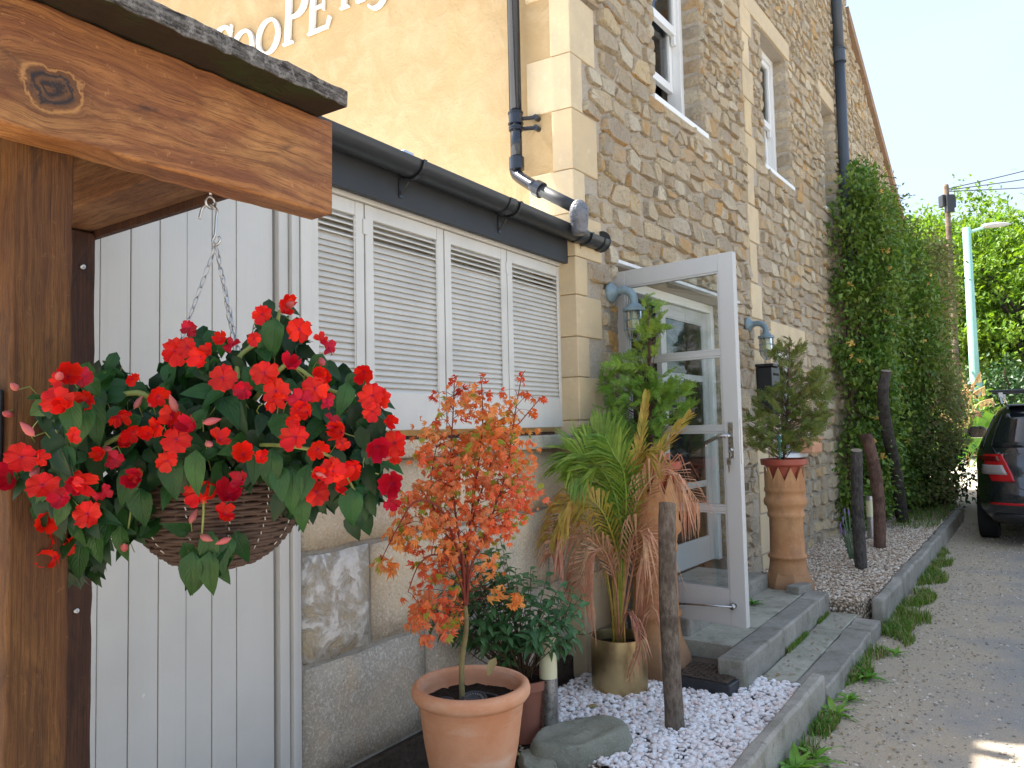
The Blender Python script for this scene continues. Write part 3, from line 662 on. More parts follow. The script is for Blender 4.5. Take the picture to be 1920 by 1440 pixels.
def stone_mb(poly, c, mb, y0=0):
    rnd = random.Random(int(c[0] * 9973 + c[1] * 31337)); q = resamp(poly, 10, rnd.uniform(.008, .016), rnd)
    if not q: return False
    n = len(q); cx = sum(p[0] for p in q) / n; cz = sum(p[1] for p in q) / n; h = rnd.uniform(.014, .038); tx, tz = rnd.uniform(-.12, .12), rnd.uniform(-.14, .08)
    o = len(mb.v)
    hh = lambda p: h + (p[0] - cx) * tx + (p[1] - cz) * tz
    for p in q: mb.v.append((p[0], y0 + .006, p[1]))
    for p in q: mb.v.append((cx + (p[0] - cx) * .97, y0 - hh(p) * .55, cz + (p[1] - cz) * .97))
    for p in q:
        k = rnd.uniform(.84, .93); mb.v.append((cx + (p[0] - cx) * k, y0 - hh(p) - rnd.uniform(-.003, .004), cz + (p[1] - cz) * k))
    mb.v.append((cx, y0 - h - rnd.uniform(-.003, .006), cz))
    for r in range(2):
        for i in range(n): mb.f.append((o + r * n + i, o + r * n + (i + 1) % n, o + (r + 1) * n + (i + 1) % n, o + (r + 1) * n + i))
    for i in range(n): mb.f.append((o + 2 * n + i, o + 2 * n + (i + 1) % n, o + 3 * n))
    return True
rest = MB(); cnt = 0
for k_, (w_, poly, c) in enumerate(cells):
    y0 = .03 if c[0] > S1 else 0
    if cnt < 300:
        b = MB()
        if stone_mb(poly, c, b, y0): b.build('stone', M['rubble'], house, autosm=24); cnt += 1
    else: stone_mb(poly, c, rest, y0)
rest.build('rubble_stonework', M['rubble'], house, autosm=24, kind='stuff')

# dressed stones
def dressed(x0, x1, y0, y1, z0, z1, name='quoin', mat=None, bev=.007, par=None):
    g = .003; return bx(name, mat or M['ashlar'], par or house, x0 + g, x1 - g, y0, y1, z0 + g, z1 - g, bevel=bev)
for (a, b_, c, d) in QZ: dressed(a, b_, -.014, .02, c, d)
for i, (a, b_, c, d) in enumerate(CQ):
    # wedge blocks at the corner, one face on each wall
    t = .115 if i % 2 else .27
    q = MB(); g = .002
    if True:
        A = (-.0, 0); s_in = yl(t, 0, 0); s_o = yl(t, .012, 0)
        ci = (-.012 * .2, -.014)
        pts = [(b_, .03), (b_, -.014), (-.010, -.014), (s_o[0], s_o[1]), (yl(t, -.02, 0)[0], yl(t, -.02, 0)[1])]
        # corner lies where both proud planes meet
        dY = Vector(s_o[:2]) - Vector(yl(0, .012, 0)[:2]); p0 = Vector(yl(0, .012, 0)[:2]); kk = (-.014 - p0.y) / dY.y; cc = p0 + dY * kk
        pts[2] = (cc.x, -.014)
        n = len(pts); q.add([(p[0], p[1], c + g) for p in pts] + [(p[0], p[1], d - g) for p in pts], [tuple(range(n))[::-1], tuple(range(n, 2 * n))] + [(j, (j + 1) % n, (j + 1) % n + n, j + n) for j in range(n)])
    q.build('quoin', M['ashlar'], house, bevel=.006)
for i, (a, b_, c, d) in enumerate(LINT):
    if i in (0, 1, 2, 4): dressed(a, b_, -.02, .30 if i < 3 else .1, c, d, 'lintel')
    else: dressed(a, b_, -.012, .05, c, d, 'jamb_stone')
# verge stones on the raking wall
s = S1
while s < S2 - .2:
    L = .92; z0_, z1_ = 6.87 - (s - S1) * .573, 6.87 - (s + L - .01 - S1) * .573
    b = MB(); b.add([(s, -.05, z0_ - .02), (s + L - .01, -.05, z1_ - .02), (s + L - .01, -.05, z1_ + .13), (s, -.05, z0_ + .13), (s, .4, z0_ - .02), (s + L - .01, .4, z1_ - .02), (s + L - .01, .4, z1_ + .13), (s, .4, z0_ + .13)], [(0, 1, 2, 3), (7, 6, 5, 4), (0, 3, 7, 4), (1, 5, 6, 2), (3, 2, 6, 7), (0, 4, 5, 1)])
    b.build('verge_stone', plain('brown_verge_stone', (.30, .20, .13), .85, .15, vary=.25), house, bevel=.006); s += L
# rounded jamb stones inside the openings
def blob(c, h, mb, rnd, e=.45):
    n = 10; m_ = 6; o = len(mb.v)
    sg = lambda v, p: math.copysign(abs(v) ** p, v)
    for i in range(1, m_):
        ph = -pi / 2 + pi * i / m_
        for j in range(n):
            th = 2 * pi * j / n; x = sg(cos(ph), e) * sg(cos(th), e); y = sg(cos(ph), e) * sg(sin(th), e); z = sg(sin(ph), e); k = rnd.uniform(.92, 1.05)
            mb.v.append((c[0] + x * h[0] * k, c[1] + y * h[1] * k, c[2] + z * h[2] * k))
    a = len(mb.v); mb.v += [(c[0], c[1], c[2] - h[2]), (c[0], c[1], c[2] + h[2])]
    for i in range(m_ - 2):
        for j in range(n): mb.f.append((o + i * n + j, o + i * n + (j + 1) % n, o + (i + 1) * n + (j + 1) % n, o + (i + 1) * n + j))
    for j in range(n): mb.f.append((a, o + (j + 1) % n, o + j)); mb.f.append((a + 1, o + (m_ - 2) * n + j, o + (m_ - 2) * n + (j + 1) % n))
rj = random.Random(3)
for (a, b_, c, d), dep in zip(OPEN, (.26, .15, .15, .15, .12)):
    for side in (a, b_):
        z = max(c, .34)
        while z < d - .03:
            h = min(rj.uniform(.09, .16), d - z); mb = MB(); sx = side + (.042 if side == b_ else -.042)
            mb_c = (sx + rj.uniform(-.004, .004), dep / 2 - .015, z + h / 2); blob(mb_c, (.052, dep / 2 + .012, h / 2 - .006), mb, rj)
            mb.build('jamb_stone', M['rubble'], house, smooth=True); z += h
# white flashing strip over the doorway
bx('drip_strip', M['whiteflash'], house, .44, 2.52, -.045, .12, 2.402, 2.424, .003)

def sash(a, b_, c, d, yr, zmid, lift=0, sill=True):
    w = thing  # frame box
    f = MB(); fw = .055
    for x0, x1, z0, z1 in ((a, a + fw, c, d), (b_ - fw, b_, c, d), (a + fw, b_ - fw, d - fw, d)): f.box(x0, x1, yr, yr + .12, z0, z1)
    fr = f.build('window', M['sash'], house, bevel=.003)
    def leaf(z0, z1, y, horn):
        q = MB(); x0, x1 = a + fw + .003, b_ - fw - .003; r = .048
        q.box(x0, x0 + r, y, y + .04, z0, z1); q.box(x1 - r, x1, y, y + .04, z0, z1); q.box(x0 + r, x1 - r, y + .001, y + .039, z1 - r, z1); q.box(x0 + r, x1 - r, y + .001, y + .039, z0, z0 + r * 1.3)
        if horn:
            for xx in (x0, x1 - r): q.box(xx + .004, xx + r - .004, y + .004, y + .036, z0 - .07, z0 - .001)
        q.build('sash', M['sash'], fr, bevel=.003)
        g = MB(); g.box(x0 + r - .003, x1 - r + .003, y + .017, y + .023, z0 + r * 1.3 - .003, z1 - r + .003); g.build('pane', M['glass'], fr)
    leaf(zmid, d - fw - .003, yr + .02, True); leaf(c + .012 + lift, zmid + lift + .045, yr + .066, False)
    if sill: bx('sill', M['sash'], fr, a - .05, b_ + .06, -.035, yr + .13, c - .035, c + .004, .004)
    bx('curtain', M['pale_sheet'], fr, a + .1, a + .34, yr + .35, yr + .36, zmid - .1, d, 0)
    return fr
sash(1.10, 1.94, 3.66, 5.30, .13, 4.45, .34)
sash(3.44, 4.25, 3.81, 5.14, .12, 4.40)
sash(5.60, 6.19, 3.9, 5.2, .12, 4.5)
# small low window behind the letter box
f = MB()
for x0, x1, z0, z1 in ((3.505, 3.56, 1.13, 2.12), (4.19, 4.245, 1.13, 2.12), (3.56, 4.19, 2.06, 2.12), (3.56, 4.19, 1.13, 1.19), (3.85, 3.90, 1.19, 2.06)): f.box(x0, x1, .08, .15, z0, z1)
lw = f.build('window', M['sash'], house, bevel=.003); g = MB(); g.box(3.56, 4.19, .11, .116, 1.19, 2.06); g.build('pane', M['glass'], lw)
bx('sill', M['sash'], lw, 3.46, 4.3, -.05, .16, 1.085, 1.125, .004)

# door frame and the fixed second leaf, set back in the opening
fr = MB()
for x0, x1, z0, z1 in ((.50, .565, .335, 2.395), (2.395, 2.46, .335, 2.395), (.565, 2.395, 2.33, 2.395)): fr.box(x0, x1, .16, .27, z0, z1)
dfr = fr.build('door_frame', M['sash'], house, bevel=.003)
def glazed_leaf(name, parent, Wd, z0, z1, mat, M4=None, handle=True, bars=(.333, .55, .775), kick=.30, th=.042):
    """leaf in its own coordinates: x from hinge 0..Wd, y thickness, z"""
    st = .088; bxs = [(0, st, z0, z1), (Wd - st, Wd, z0, z1), (st, Wd - st, z1 - .095, z1), (st, Wd - st, z0, z0 + kick * .62)]
    root = None; q = MB()
    T = (lambda v: v) if M4 is None else (lambda v: tuple(M4 @ Vector(v)))
    def B(mbb, x0, x1, y0, y1, a, c): mbb.add([T((x, y, z)) for z in (a, c) for y in (y0, y1) for x in (x0, x1)], [(0, 2, 3, 1), (4, 5, 7, 6), (0, 1, 5, 4), (2, 6, 7, 3), (0, 4, 6, 2), (1, 3, 7, 5)])
    for i, (a, b2, c, d) in enumerate(bxs): B(q, a, b2, 0 if i < 2 else .002, th if i < 2 else th - .002, c, d)
    lo, hi = z0 + kick * .62, z1 - .095
    root = q.build(name, mat, parent, bevel=.003)
    bz = [lo + (hi - lo) * k for k in (.25, .5, .74)]
    for z in bz:
        r = MB(); B(r, st + .001, Wd - st - .001, .006, th - .006, z - .014, z + .014); r.build('glazing_bar', mat, root, bevel=.003)
    mo = MB()
    edges = [lo] + bz + [hi]
    for i in range(4):
        a, c = edges[i] + (.014 if i else 0), edges[i + 1] - (.014 if i < 3 else 0)
        g = MB(); B(g, st - .002, Wd - st + .002, th / 2 - .002, th / 2 + .002, a - .002, c + .002); g.build('pane', M['glass'], root)
        for y in (.006, th - .016):
            for (x0, x1, zz0, zz1) in ((st + .001, st + .011, a, c), (Wd - st - .011, Wd - st - .001, a, c), (st + .011, Wd - st - .011, a + .0005, a + .01), (st + .011, Wd - st - .011, c - .01, c - .0005)): B(mo, x0, x1, y, y + .01, zz0, zz1)
    mo.build('glazing_bead', mat, root)
    return root, B
# fixed leaf
leaf2, _ = glazed_leaf('closed_door_leaf', house, .88, .345, 2.325, M['doorgrey'], Matrix.Translation((1.50, .19, 0)))
# open leaf, hinged at the left jamb
Hinge = Vector((.62, 4.62, 0)); Free = Vector((1.20, 4.095, 0)); dv = (Free - Hinge).normalized()
hl = FA.loc(Hinge); fl = FA.loc(Free); dx = Vector((fl[0] - hl[0], -(fl[1] - hl[1]), 0)).normalized(); nyv = Vector((0, 0, 1)).cross(dx)
MD = Matrix(((dx.x, nyv.x, 0, hl[0]), (dx.y, nyv.y, 0, -hl[1]), (0, 0, 1, 0), (0, 0, 0, 1)))
WL = (Free - Hinge).length
door, DB = glazed_leaf('open_glazed_door', house, WL, .35, 2.35, M['doorgrey'], MD)
door['label'] = 'grey glazed door leaf standing open with a key in the lock'
# which side faces the camera
camL = MD.inverted() @ Vector((camS, -camO, HC)); sd = -1 if camL.y < 0 else 1; yf = 0 if sd < 0 else .042
T = lambda v: tuple(MD @ Vector(v))
hz = 1.33; hx = WL - .045
q = MB(); q.add([T(v) for v in []], []); 
def tb(mb_, pts, r, n=10): mb_.tube([T(p) for p in pts], r, n)
q = MB(); DB(q, hx - .016, hx + .016, yf + sd * .001, yf + sd * .006, hz - .09, hz + .10); q.build('lock_plate', M['steel'], door, bevel=.004)
q = MB(); tb(q, [(hx, yf + sd * .004, hz + .03), (hx, yf + sd * .05, hz + .03)], .009); tb(q, cat([(hx, yf + sd * .05, hz + .03), (hx - .04, yf + sd * .058, hz + .026), (hx - .09, yf + sd * .056, hz + .008), (hx - .125, yf + sd * .05, hz - .008), (hx - .132, yf + sd * .045, hz - .03)], 4), [.010] * 16 + [.008] + [.007] * 0 or .009); q.build('handle', M['steel'], door, smooth=True)
q = MB(); tb(q, [(hx, yf + sd * .004, hz - .045), (hx, yf + sd * .016, hz - .045)], .011, 14); q.build('key_cylinder', M['steel'], door, smooth=True)
q = MB(); tb(q, [(hx, yf + sd * .016, hz - .045), (hx, yf + sd * .034, hz - .05)], .0035, 6)
ringp = [(hx + .012 * sin(a), yf + sd * .036, hz - .07 + .018 * cos(a)) for a in [2 * pi * i / 12 for i in range(13)]]; tb(q, ringp, .0015, 5)
DB(q, hx - .013, hx + .009, yf + sd * .036, yf + sd * .038, hz - .125, hz - .088); DB(q, hx - .006, hx + .001, yf + sd * .0362, yf + sd * .0378, hz - .165, hz - .125); q.build('key', M['steel'], door)
q = MB(); DB(q, WL - .0005, WL + .0025, .012, .030, hz - .12, hz + .12); q.build('lock_faceplate', M['steel'], door)
# restraint stay low on the leaf
q = MB(); tb(q, [(hx - .02, yf + sd * .002, .46), (hx - .02, yf + sd * .03, .46)], .016, 10); q.build('stay_bracket', M['steel'], door, smooth=True)
q = MB(); tb(q, [(hx - .02, yf + sd * .03, .46), (hx - .35, yf + sd * .035, .435)], .005, 6); q.build('stay_rod', M['galv'], door, smooth=True)
q = MB()
for z in (.55, 1.35, 2.15): q.tube([T((-.004, yf + sd * .004, z - .045)), T((-.004, yf + sd * .004, z + .045))], .009, 8)
q.build('hinge', M['steel'], door)

# raised serif letters on the end wall
def ribbon(mb_, pts, ws, t0=.006, t1=.032, closed=False):
    """flat stroke of varying width standing off the wall; pts are (u,v) in wall coordinates (t leftwards = -u)"""
    n = len(pts); L = []; R_ = []
    for i, p in enumerate(pts):
        a = pts[(i - 1) % n] if closed or i else p; b2 = pts[(i + 1) % n] if closed or i < n - 1 else p
        d = Vector((b2[0] - a[0], b2[1] - a[1])); d.normalize(); nn_ = Vector((-d.y, d.x)); w = ws[i] / 2 if isinstance(ws, list) else ws / 2
        L.append((p[0] + nn_.x * w, p[1] + nn_.y * w)); R_.append((p[0] - nn_.x * w, p[1] - nn_.y * w))
    o = len(mb_.v)
    for i in range(n):
        for (q_, out) in ((L[i], t0), (R_[i], t0), (R_[i], t1), (L[i], t1)): mb_.v.append(yl(q_[0], out, q_[1]))
    m2 = n if closed else n - 1
    for i in range(m2):
        a, c = o + 4 * i, o + 4 * ((i + 1) % n)
        for k in range(4): mb_.f.append((a + k, c + k, c + (k + 1) % 4, a + (k + 1) % 4))
    if not closed: mb_.f += [(o, o + 1, o + 2, o + 3), (o + 4 * n - 1, o + 4 * n - 2, o + 4 * n - 3, o + 4 * n - 4)]
def letter(ch, t, z, h, rot):
    mb_ = MB(); sl = .08
    def X(u, v):   # letter box u 0..1 wide(relative to h), v 0..1 high; italic shear, then turned
        u = (u + sl * v) * h; v = v * h; return (t - (u * cos(rot) - v * sin(rot)), z + (u * sin(rot) + v * cos(rot)))
    def S(pts, ws, **k): ribbon(mb_, [X(*p) for p in pts], [w * h for w in ws] if isinstance(ws, list) else ws * h, **k)
    def serif(u0, u1, v, e=0): S([(u0, v), (u1, v)], .045, t0=.007, t1=.030 + e)
    arc = lambda cx, cy, rx, ry, a0, a1, n=14: [(cx + rx * cos(rad(a0 + (a1 - a0) * i / n)), cy + ry * sin(rad(a0 + (a1 - a0) * i / n))) for i in range(n + 1)]
    if ch == 'O':
        n = 28; S([(.40 + .38 * cos(2 * pi * i / n), .5 + .46 * sin(2 * pi * i / n)) for i in range(n)], [.055 + .085 * abs(cos(2 * pi * i / n)) for i in range(n)], closed=True)
    if ch == 'C': S(arc(.36, .5, .31, .46, 38, 322, 22), [.05 + .09 * abs(cos(rad(38 + 284 * i / 22))) for i in range(23)]); S([(.60, .66), (.62, .95)], .05, t1=.029)
    if ch in 'PER': S([(.10, .02), (.10, .98)], .13); serif(-.02, .24, .022)
    if ch in 'PR': S([(.08, .965)] + arc(.27, .73, .24, .235, 90, -90, 12) + [(.10, .495)], [.06] + [.06 + .07 * sin(pi * i / 12) for i in range(13)] + [.05], t1=.031); serif(-.02, .16, .975, .001)
    if ch == 'R': S([(.22, .48), (.56, .03)], .12, t1=.0305); serif(.46, .70, .022, .003)
    if ch == 'E': S([(.08, .965), (.5, .965), (.53, .80)], .06, t1=.031); S([(.10, .5), (.38, .5)], .05, t1=.031); S([(.38, .6), (.38, .40)], .04, t1=.029); S([(.08, .035), (.5, .035), (.56, .22)], .065, t1=.031)
    if ch == 'S': S(arc(.30, .74, .2, .21, 25, 250, 12) + arc(.30, .27, .23, .24, 75, -150, 12), [.05 + .07 * sin(pi * i / 25) for i in range(26)]); 
    if ch == "'": S([(.12, .98), (.07, .68)], [.13, .04])
    return mb_.build('sign_letter', M['lettwhite'], house, bevel=.003)
M['lettwhite'] = plain('white_letter_paint', (.78, .76, .72), .5, .3, vary=.1)
for ch, t, z, h, r in (('C', 3.02, 4.155, .36, .0), ('O', 2.765, 4.155, .265, .0), ('O', 2.495, 4.160, .265, .02), ('P', 2.225, 4.18, .38, .02), ('E', 1.985, 4.19, .35, .02), ('R', 1.685, 4.285, .30, .02), ("'", 1.50, 4.30, .28, 0), ('S', 1.475, 4.195, .32, .03)):
    letter(ch, t, z, h, r)

# down pipe on the end wall
def ypt(t, out, z): return yl(t, out, z)
pp = thing('corner_downpipe', 'glossy black drainpipe running down the ochre wall and elbowing onto the gutter', 'drainpipe', FA)
q = MB(); q.tube([ypt(.31, .08, 7.6), ypt(.31, .08, 3.20)], .036, 18); q.build('upper_pipe', M['blackgloss'], pp, smooth=True)
q = MB(); q.tube([ypt(.31, .08, 3.2), ypt(.31, .08, 2.94)], .034, 18); q.build('lower_pipe', M['blackgloss'], pp, smooth=True)
def collar(t, z, r=.043, h=.045):
    q = MB(); q.tube([ypt(t, .08, z - h / 2), ypt(t, .08, z - h / 2 + .008), ypt(t, .08, z - h / 2 + .009), ypt(t, .08, z + h / 2 - .009), ypt(t, .08, z + h / 2 - .008), ypt(t, .08, z + h / 2)], [r, r, r - .004, r - .004, r, r], 18); q.build('collar', M['blackgloss'], pp, smooth=False)
    q = MB(); q.tube([ypt(t - .03, .06, z), ypt(t - .105, .03, z)], .012, 8); q.tube([ypt(t - .105, .0, z), ypt(t - .105, .04, z)], .017, 10); q.build('pipe_clip', M['blackgloss'], pp)
collar(.31, 3.20, .045, .07); collar(.31, 3.14, .042, .02)
q = MB(); q.tube([ypt(.31, .08, 2.97), ypt(.31, .08, 2.90)], .044, 18); q.build('collar', M['blackgloss'], pp, smooth=False)
Pe = Vector(ypt(.31, .08, 2.84))
P1 = Vector(ypt(.31, .08, 2.93)); 
def fa(P): a = FA.loc(P); return Vector((a[0], -a[1], a[2]))
Q1 = fa(PX(1005, 352, 4.15)); Q2 = fa(PX(1085, 392, 4.0)); Q3 = fa(PX(1086, 425, 4.02))
q = MB(); q.tube(cat([P1, P1 - Vector((0, 0, .06)), Q1], 5), .034, 16); q.build('elbow', M['blackgloss'], pp, smooth=True)
q = MB(); q.tube([Q1 + (Q2 - Q1) * .0, Q1 + (Q2 - Q1) * .14], .045, 16); q.build('collar', M['blackgloss'], pp)
q = MB(); q.tube([Q1 + (Q2 - Q1) * .05, Q2], .033, 16); q.build('sloping_pipe', M['fascia'], pp, smooth=True)
q = MB(); q.tube(cat([Q2 - (Q2 - Q1) * .08, Q2 + Vector((0, 0, -.01)), Q3, Q3 - Vector((0, 0, .04))], 4), [.034, .047, .05, .052, .053, .052, .050, .048, .046, .045, .043, .040, .036], 14); q.build('wrapped_joint', plain('silver_tape', (.13, .135, .15), .3, .5, .2, vary=.5, sc=35, bump=1, bd=.01), pp, smooth=True)

# far down pipe
dp = thing('far_downpipe', 'dark grey drainpipe on the stone facade rising out of the climber', 'drainpipe', FA)
for z0, z1 in ((3.0, 5.95), (5.97, 7.6)):
    q = MB(); q.tube([(6.30, -.09, z0), (6.30, -.09, z1)], .062, 16); q.build('pipe', M['slate'] if 'slate' in M else M.setdefault('slate', plain('slate_grey_paint', (.06, .075, .095), .4, .4)), dp, smooth=True)
q = MB(); q.tube([(6.30, -.09, 5.86), (6.30, -.09, 5.875), (6.30, -.09, 5.876), (6.30, -.09, 6.02), (6.30, -.09, 6.021), (6.30, -.09, 6.035)], [.082, .082, .073, .073, .082, .082], 16); q.build('collar', M['slate'], dp)
q = MB(); q.box(6.26, 6.34, -.10, -.001, 5.90, 5.94); q.build('pipe_clip', M['slate'], dp)

# ------------------------------------------------------------------ low extension
ext = thing('shuttered_extension', 'low lean-to with louvred shutters above big worn stone blocks and a black gutter', 'extension', EX)
E0, E1 = -1.80, .16
b = MB(); b.box(E0, E1, .012, .28, -.1, 1.312); b.build('mortar_core', M['kerb'], ext)
def eblock(a, c, z0, z1, mat=None, jag=.006):
    b = MB(); r = random.Random(int((a + 5) * 1000 + z0 * 77)); nx, nz = 7, 4; g = .008
    for iz in range(nz + 1):
        for ix in range(nx + 1):
            ed = ix in (0, nx) or iz in (0, nz); x = a + g + (c - a - 2 * g) * ix / nx; z = z0 + g + (z1 - z0 - 2 * g) * iz / nz
            if ed: x += r.uniform(-jag, jag); z += r.uniform(-jag, jag)
            b.v.append((x, (.004 if ed else -.006) + r.uniform(-.002, .002), z))
    st_ = nx + 1
    for iz in range(nz):
        for ix in range(nx): b.f.append((iz * st_ + ix, iz * st_ + ix + 1, (iz + 1) * st_ + ix + 1, (iz + 1) * st_ + ix))
    rim = [ix for ix in range(nx)] + [nx + iz * st_ for iz in range(nz)] + [nz * st_ + nx - ix for ix in range(nx)] + [(nz - iz) * st_ for iz in range(nz)]
    o = len(b.v)
    for i in rim: v = b.v[i]; b.v.append((v[0], .03, v[2]))
    for k in range(len(rim)): k2 = (k + 1) % len(rim); b.f.append((rim[k2], rim[k], o + k, o + k2))
    return b.build('stone_block', mat or M['lower'], ext, smooth=True)
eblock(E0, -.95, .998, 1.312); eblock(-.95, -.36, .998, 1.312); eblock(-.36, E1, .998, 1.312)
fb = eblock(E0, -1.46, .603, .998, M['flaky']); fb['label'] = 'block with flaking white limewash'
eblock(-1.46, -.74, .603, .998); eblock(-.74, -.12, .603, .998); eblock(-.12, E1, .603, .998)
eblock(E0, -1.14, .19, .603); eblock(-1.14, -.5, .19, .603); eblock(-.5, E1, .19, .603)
b = MB(); b.box(E0, E1, -.02, .02, -.05, .186); b.build('plinth', M['earth'], ext, bevel=.01)
for a, c in ((E0, -1.02), (-1.015, -.42), (-.415, E1 + .03)):
    stone_sill = MB(); stone_sill.box(a, c, -.065, .2, 1.315, 1.385); stone_sill.build('sill', M['slab'] if a > -1.5 else M['lower'], ext, bevel=.008)
# upper frame and shutters
f = MB()
for x0, x1 in ((E0 - .006, E0 + .045), (.095, .135)): f.box(x0, x1, -.012, .06, 1.386, 2.34)
f.box(E0 + .045, .095, -.004, .06, 2.325, 2.36); f.build('window_frame', M['whitepaint'], ext, bevel=.003)
bx('pale_sheet', M['pale_sheet'], ext, E0 + .04, .10, .17, .18, 1.45, 2.34, 0)  # added pale sheet; its colour stands in for backlight between the slats
bx('window_board', M['barkred'], ext, E0 + .04, .10, .06, .1625, 1.386, 1.40, 0)
slat_me = {}
def shutter(x0, x1):
    z0, z1 = 1.425, 2.322; st = .046; y0, y1 = .008, .040
    q = MB(); q.box(x0, x0 + st, y0, y1, z0, z1); q.box(x1 - st, x1, y0, y1, z0, z1); q.box(x0 + st, x1 - st, y0 + .002, y1 - .002, z1 - .055, z1); q.box(x0 + st, x1 - st, y0 + .002, y1 - .002, z0, z0 + .155)
    sh = q.build('shutter', M['whitepaint'], ext, bevel=.0025)
    W = x1 - x0 - 2 * st + .006; key = round(W, 3)
    if key not in slat_me:
        s = MB(); n = 1; pr_ = [(-.022, -.001), (-.020, .003), (.020, .003), (.022, 0), (.020, -.003), (-.020, -.003)]
        s.add([(x, p[0], p[1]) for x in (-W / 2, W / 2) for p in pr_], [tuple(range(6)), tuple(range(11, 5, -1))] + [(i, i + 6, (i + 1) % 6 + 6, (i + 1) % 6) for i in range(6)])
        slat_me[key] = s.mesh('slat', M['whitepaint'])
    po = Vector(sh['_o']); N = 29; a0, a1 = z0 + .155 + .012, z1 - .055 - .010; r = random.Random(int(x0 * 100))
    for i in range(N):
        z = a0 + (a1 - a0) * i / (N - 1); tilt = 1.0 + r.uniform(-.04, .04) - (.42 if i > N - 5 else 0)
        Ml = Matrix.Translation(Vector(((x0 + x1) / 2, (y0 + y1) / 2, z + r.uniform(-.001, .001))) - po) @ Matrix.Rotation(r.uniform(-.004, .004), 4, 'Y') @ Matrix.Rotation(tilt, 4, 'X')
        inst('slat', slat_me[key], sh, None, M=Ml)
    q = MB(); q.tube([(x1 - st - .012, y0 - .004, a0), (x1 - st - .012, y0 - .004, a1)], .003, 6); q.build('tilt_rod', M['whitepaint'], sh)
for a, c in ((-1.752, -1.470), (-1.462, -.968), (-.960, -.462), (-.455, .090)): shutter(a, c)
for x in (-1.466, -.458):
    q = MB(); q.box(x - .012, x + .012, .003, .0075, 2.20, 2.26); q.build('shutter_hinge', M['whitepaint'], ext)
# fascia, gutter with brackets, roof
bx('fascia', M['fascia'], ext, -3.6, .20, -.05, -.02, 2.335, 2.50, .003)
bx('soffit', M['fascia'], ext, -3.6, .19, -.0195, .25, 2.365, 2.385, 0)
def gut(z, x0, x1, y=-.118, R_=.062):
    q = MB(); n = 12; o = 0
    for x in (x0, x1):
        for i in range(n + 1):
            a = pi + pi * i / n; q.v.append((x, y + R_ * cos(a), z + R_ * sin(a) * .95))
        for i in range(n + 1):
            a = 2 * pi - pi * i / n; q.v.append((x, y + (R_ - .004) * cos(a), z + (R_ - .004) * sin(a) * .95))
    k = 2 * (n + 1)
    for i in range(k): q.f.append((i, (i + 1) % k, (i + 1) % k + k, i + k))
    return q
gs = (-2.9, -.66, .10); 
g = gut(2.50, -3.6, .34).build('gutter', M['black'], ext, autosm=35)
q = gut(2.50, .34, .352, R_=.066); q.build('gutter_end_cap', M['black'], ext); q = MB()
q.lathe([(0.0001, 0), (.064, 0)], 24, M=Matrix.Translation((.348, -.118, 2.50)) @ Matrix.Rotation(pi / 2, 4, 'Y')); q.build('gutter_end_cap', M['black'], ext)
for x in (-.70, .02, .28): gut(2.50, x, x + .05, R_=.067).build('gutter_union', M['black'], ext, autosm=35)
for x in (-2.1, -1.33, -.62, .115):
    q = gut(2.50, x, x + .02, R_=.071); q.box(x, x + .02, -.056, -.051, 2.37, 2.47); q.tube([(x + .01, -.056, 2.385), (x + .01, -.10, 2.43)], .006, 6); q.build('gutter_bracket', M['black'], ext)
q = MB()
rr_ = random.Random(9)
# pale flashing and lean-to roof up to the end wall
rp = [(-3.6, -.06, 2.512), (.13, -.06, 2.512), (.13, -.002, 2.52)]
def exl(P): a = EX.loc(P); return (a[0], -a[1], a[2])
far1 = exl(YW.W(5.2, 0, 0)); near1 = exl(YW.W(.02, 0, 0))
q = MB(); q.add([(-3.6, -.05, 2.515), (.12, -.05, 2.515), (near1[0] + .0, near1[1], 2.56), (far1[0], far1[1], 2.515 + .12 * (far1[1] + .05)), (-3.6, far1[1], 2.515 + .12 * (far1[1] + .05))], [(0, 1, 2, 3, 4)])
q.add([(-3.6, -.05, 2.475), (.12, -.05, 2.475), (.12, -.05, 2.514), (-3.6, -.05, 2.514)], [(0, 1, 2, 3)])
q.build('roof', M['whiteflash'], ext)
bx('drip_edge', M['whiteflash'], ext, -3.6, .24, -.075, -.052, 2.515, 2.545, .003)
bx('drip_edge_clip', M['galv'], ext, -1.33, -1.27, -.085, -.04, 2.548, 2.563, .002)
# side return wall under the roof on the far left
b = MB(); b.box(-3.6, -3.4, .1, 3, -.1, 2.5); b.build('side_wall', M['render'], ext)
# boarded door in its frame
f = MB(); f.box(-1.905, -1.865, -.014, .05, -.05, 2.34); f.box(-1.862, -1.845, -.03, .05, -.05, 2.34); f.box(-1.843, -1.808, -.006, .05, -.05, 2.34); f.build('door_frame', M['greypaint'], ext, bevel=.003)
bdoor = bx('boarded_door', M['greypaint'], ext, -3.55, -1.912, .028, .05, .02, 2.34, 0)
x = -1.915; w = [.147] + [.0895] * 17; i = 0
for i, ww in enumerate(w):
    b = MB(); dd = (i * 7 % 3) * .0012; b.box(x - ww + .0012, x - .0012, .006 + dd, .0275, .02, 2.335); b.build('board', M['greypaint'], bdoor, bevel=.0022); x -= ww

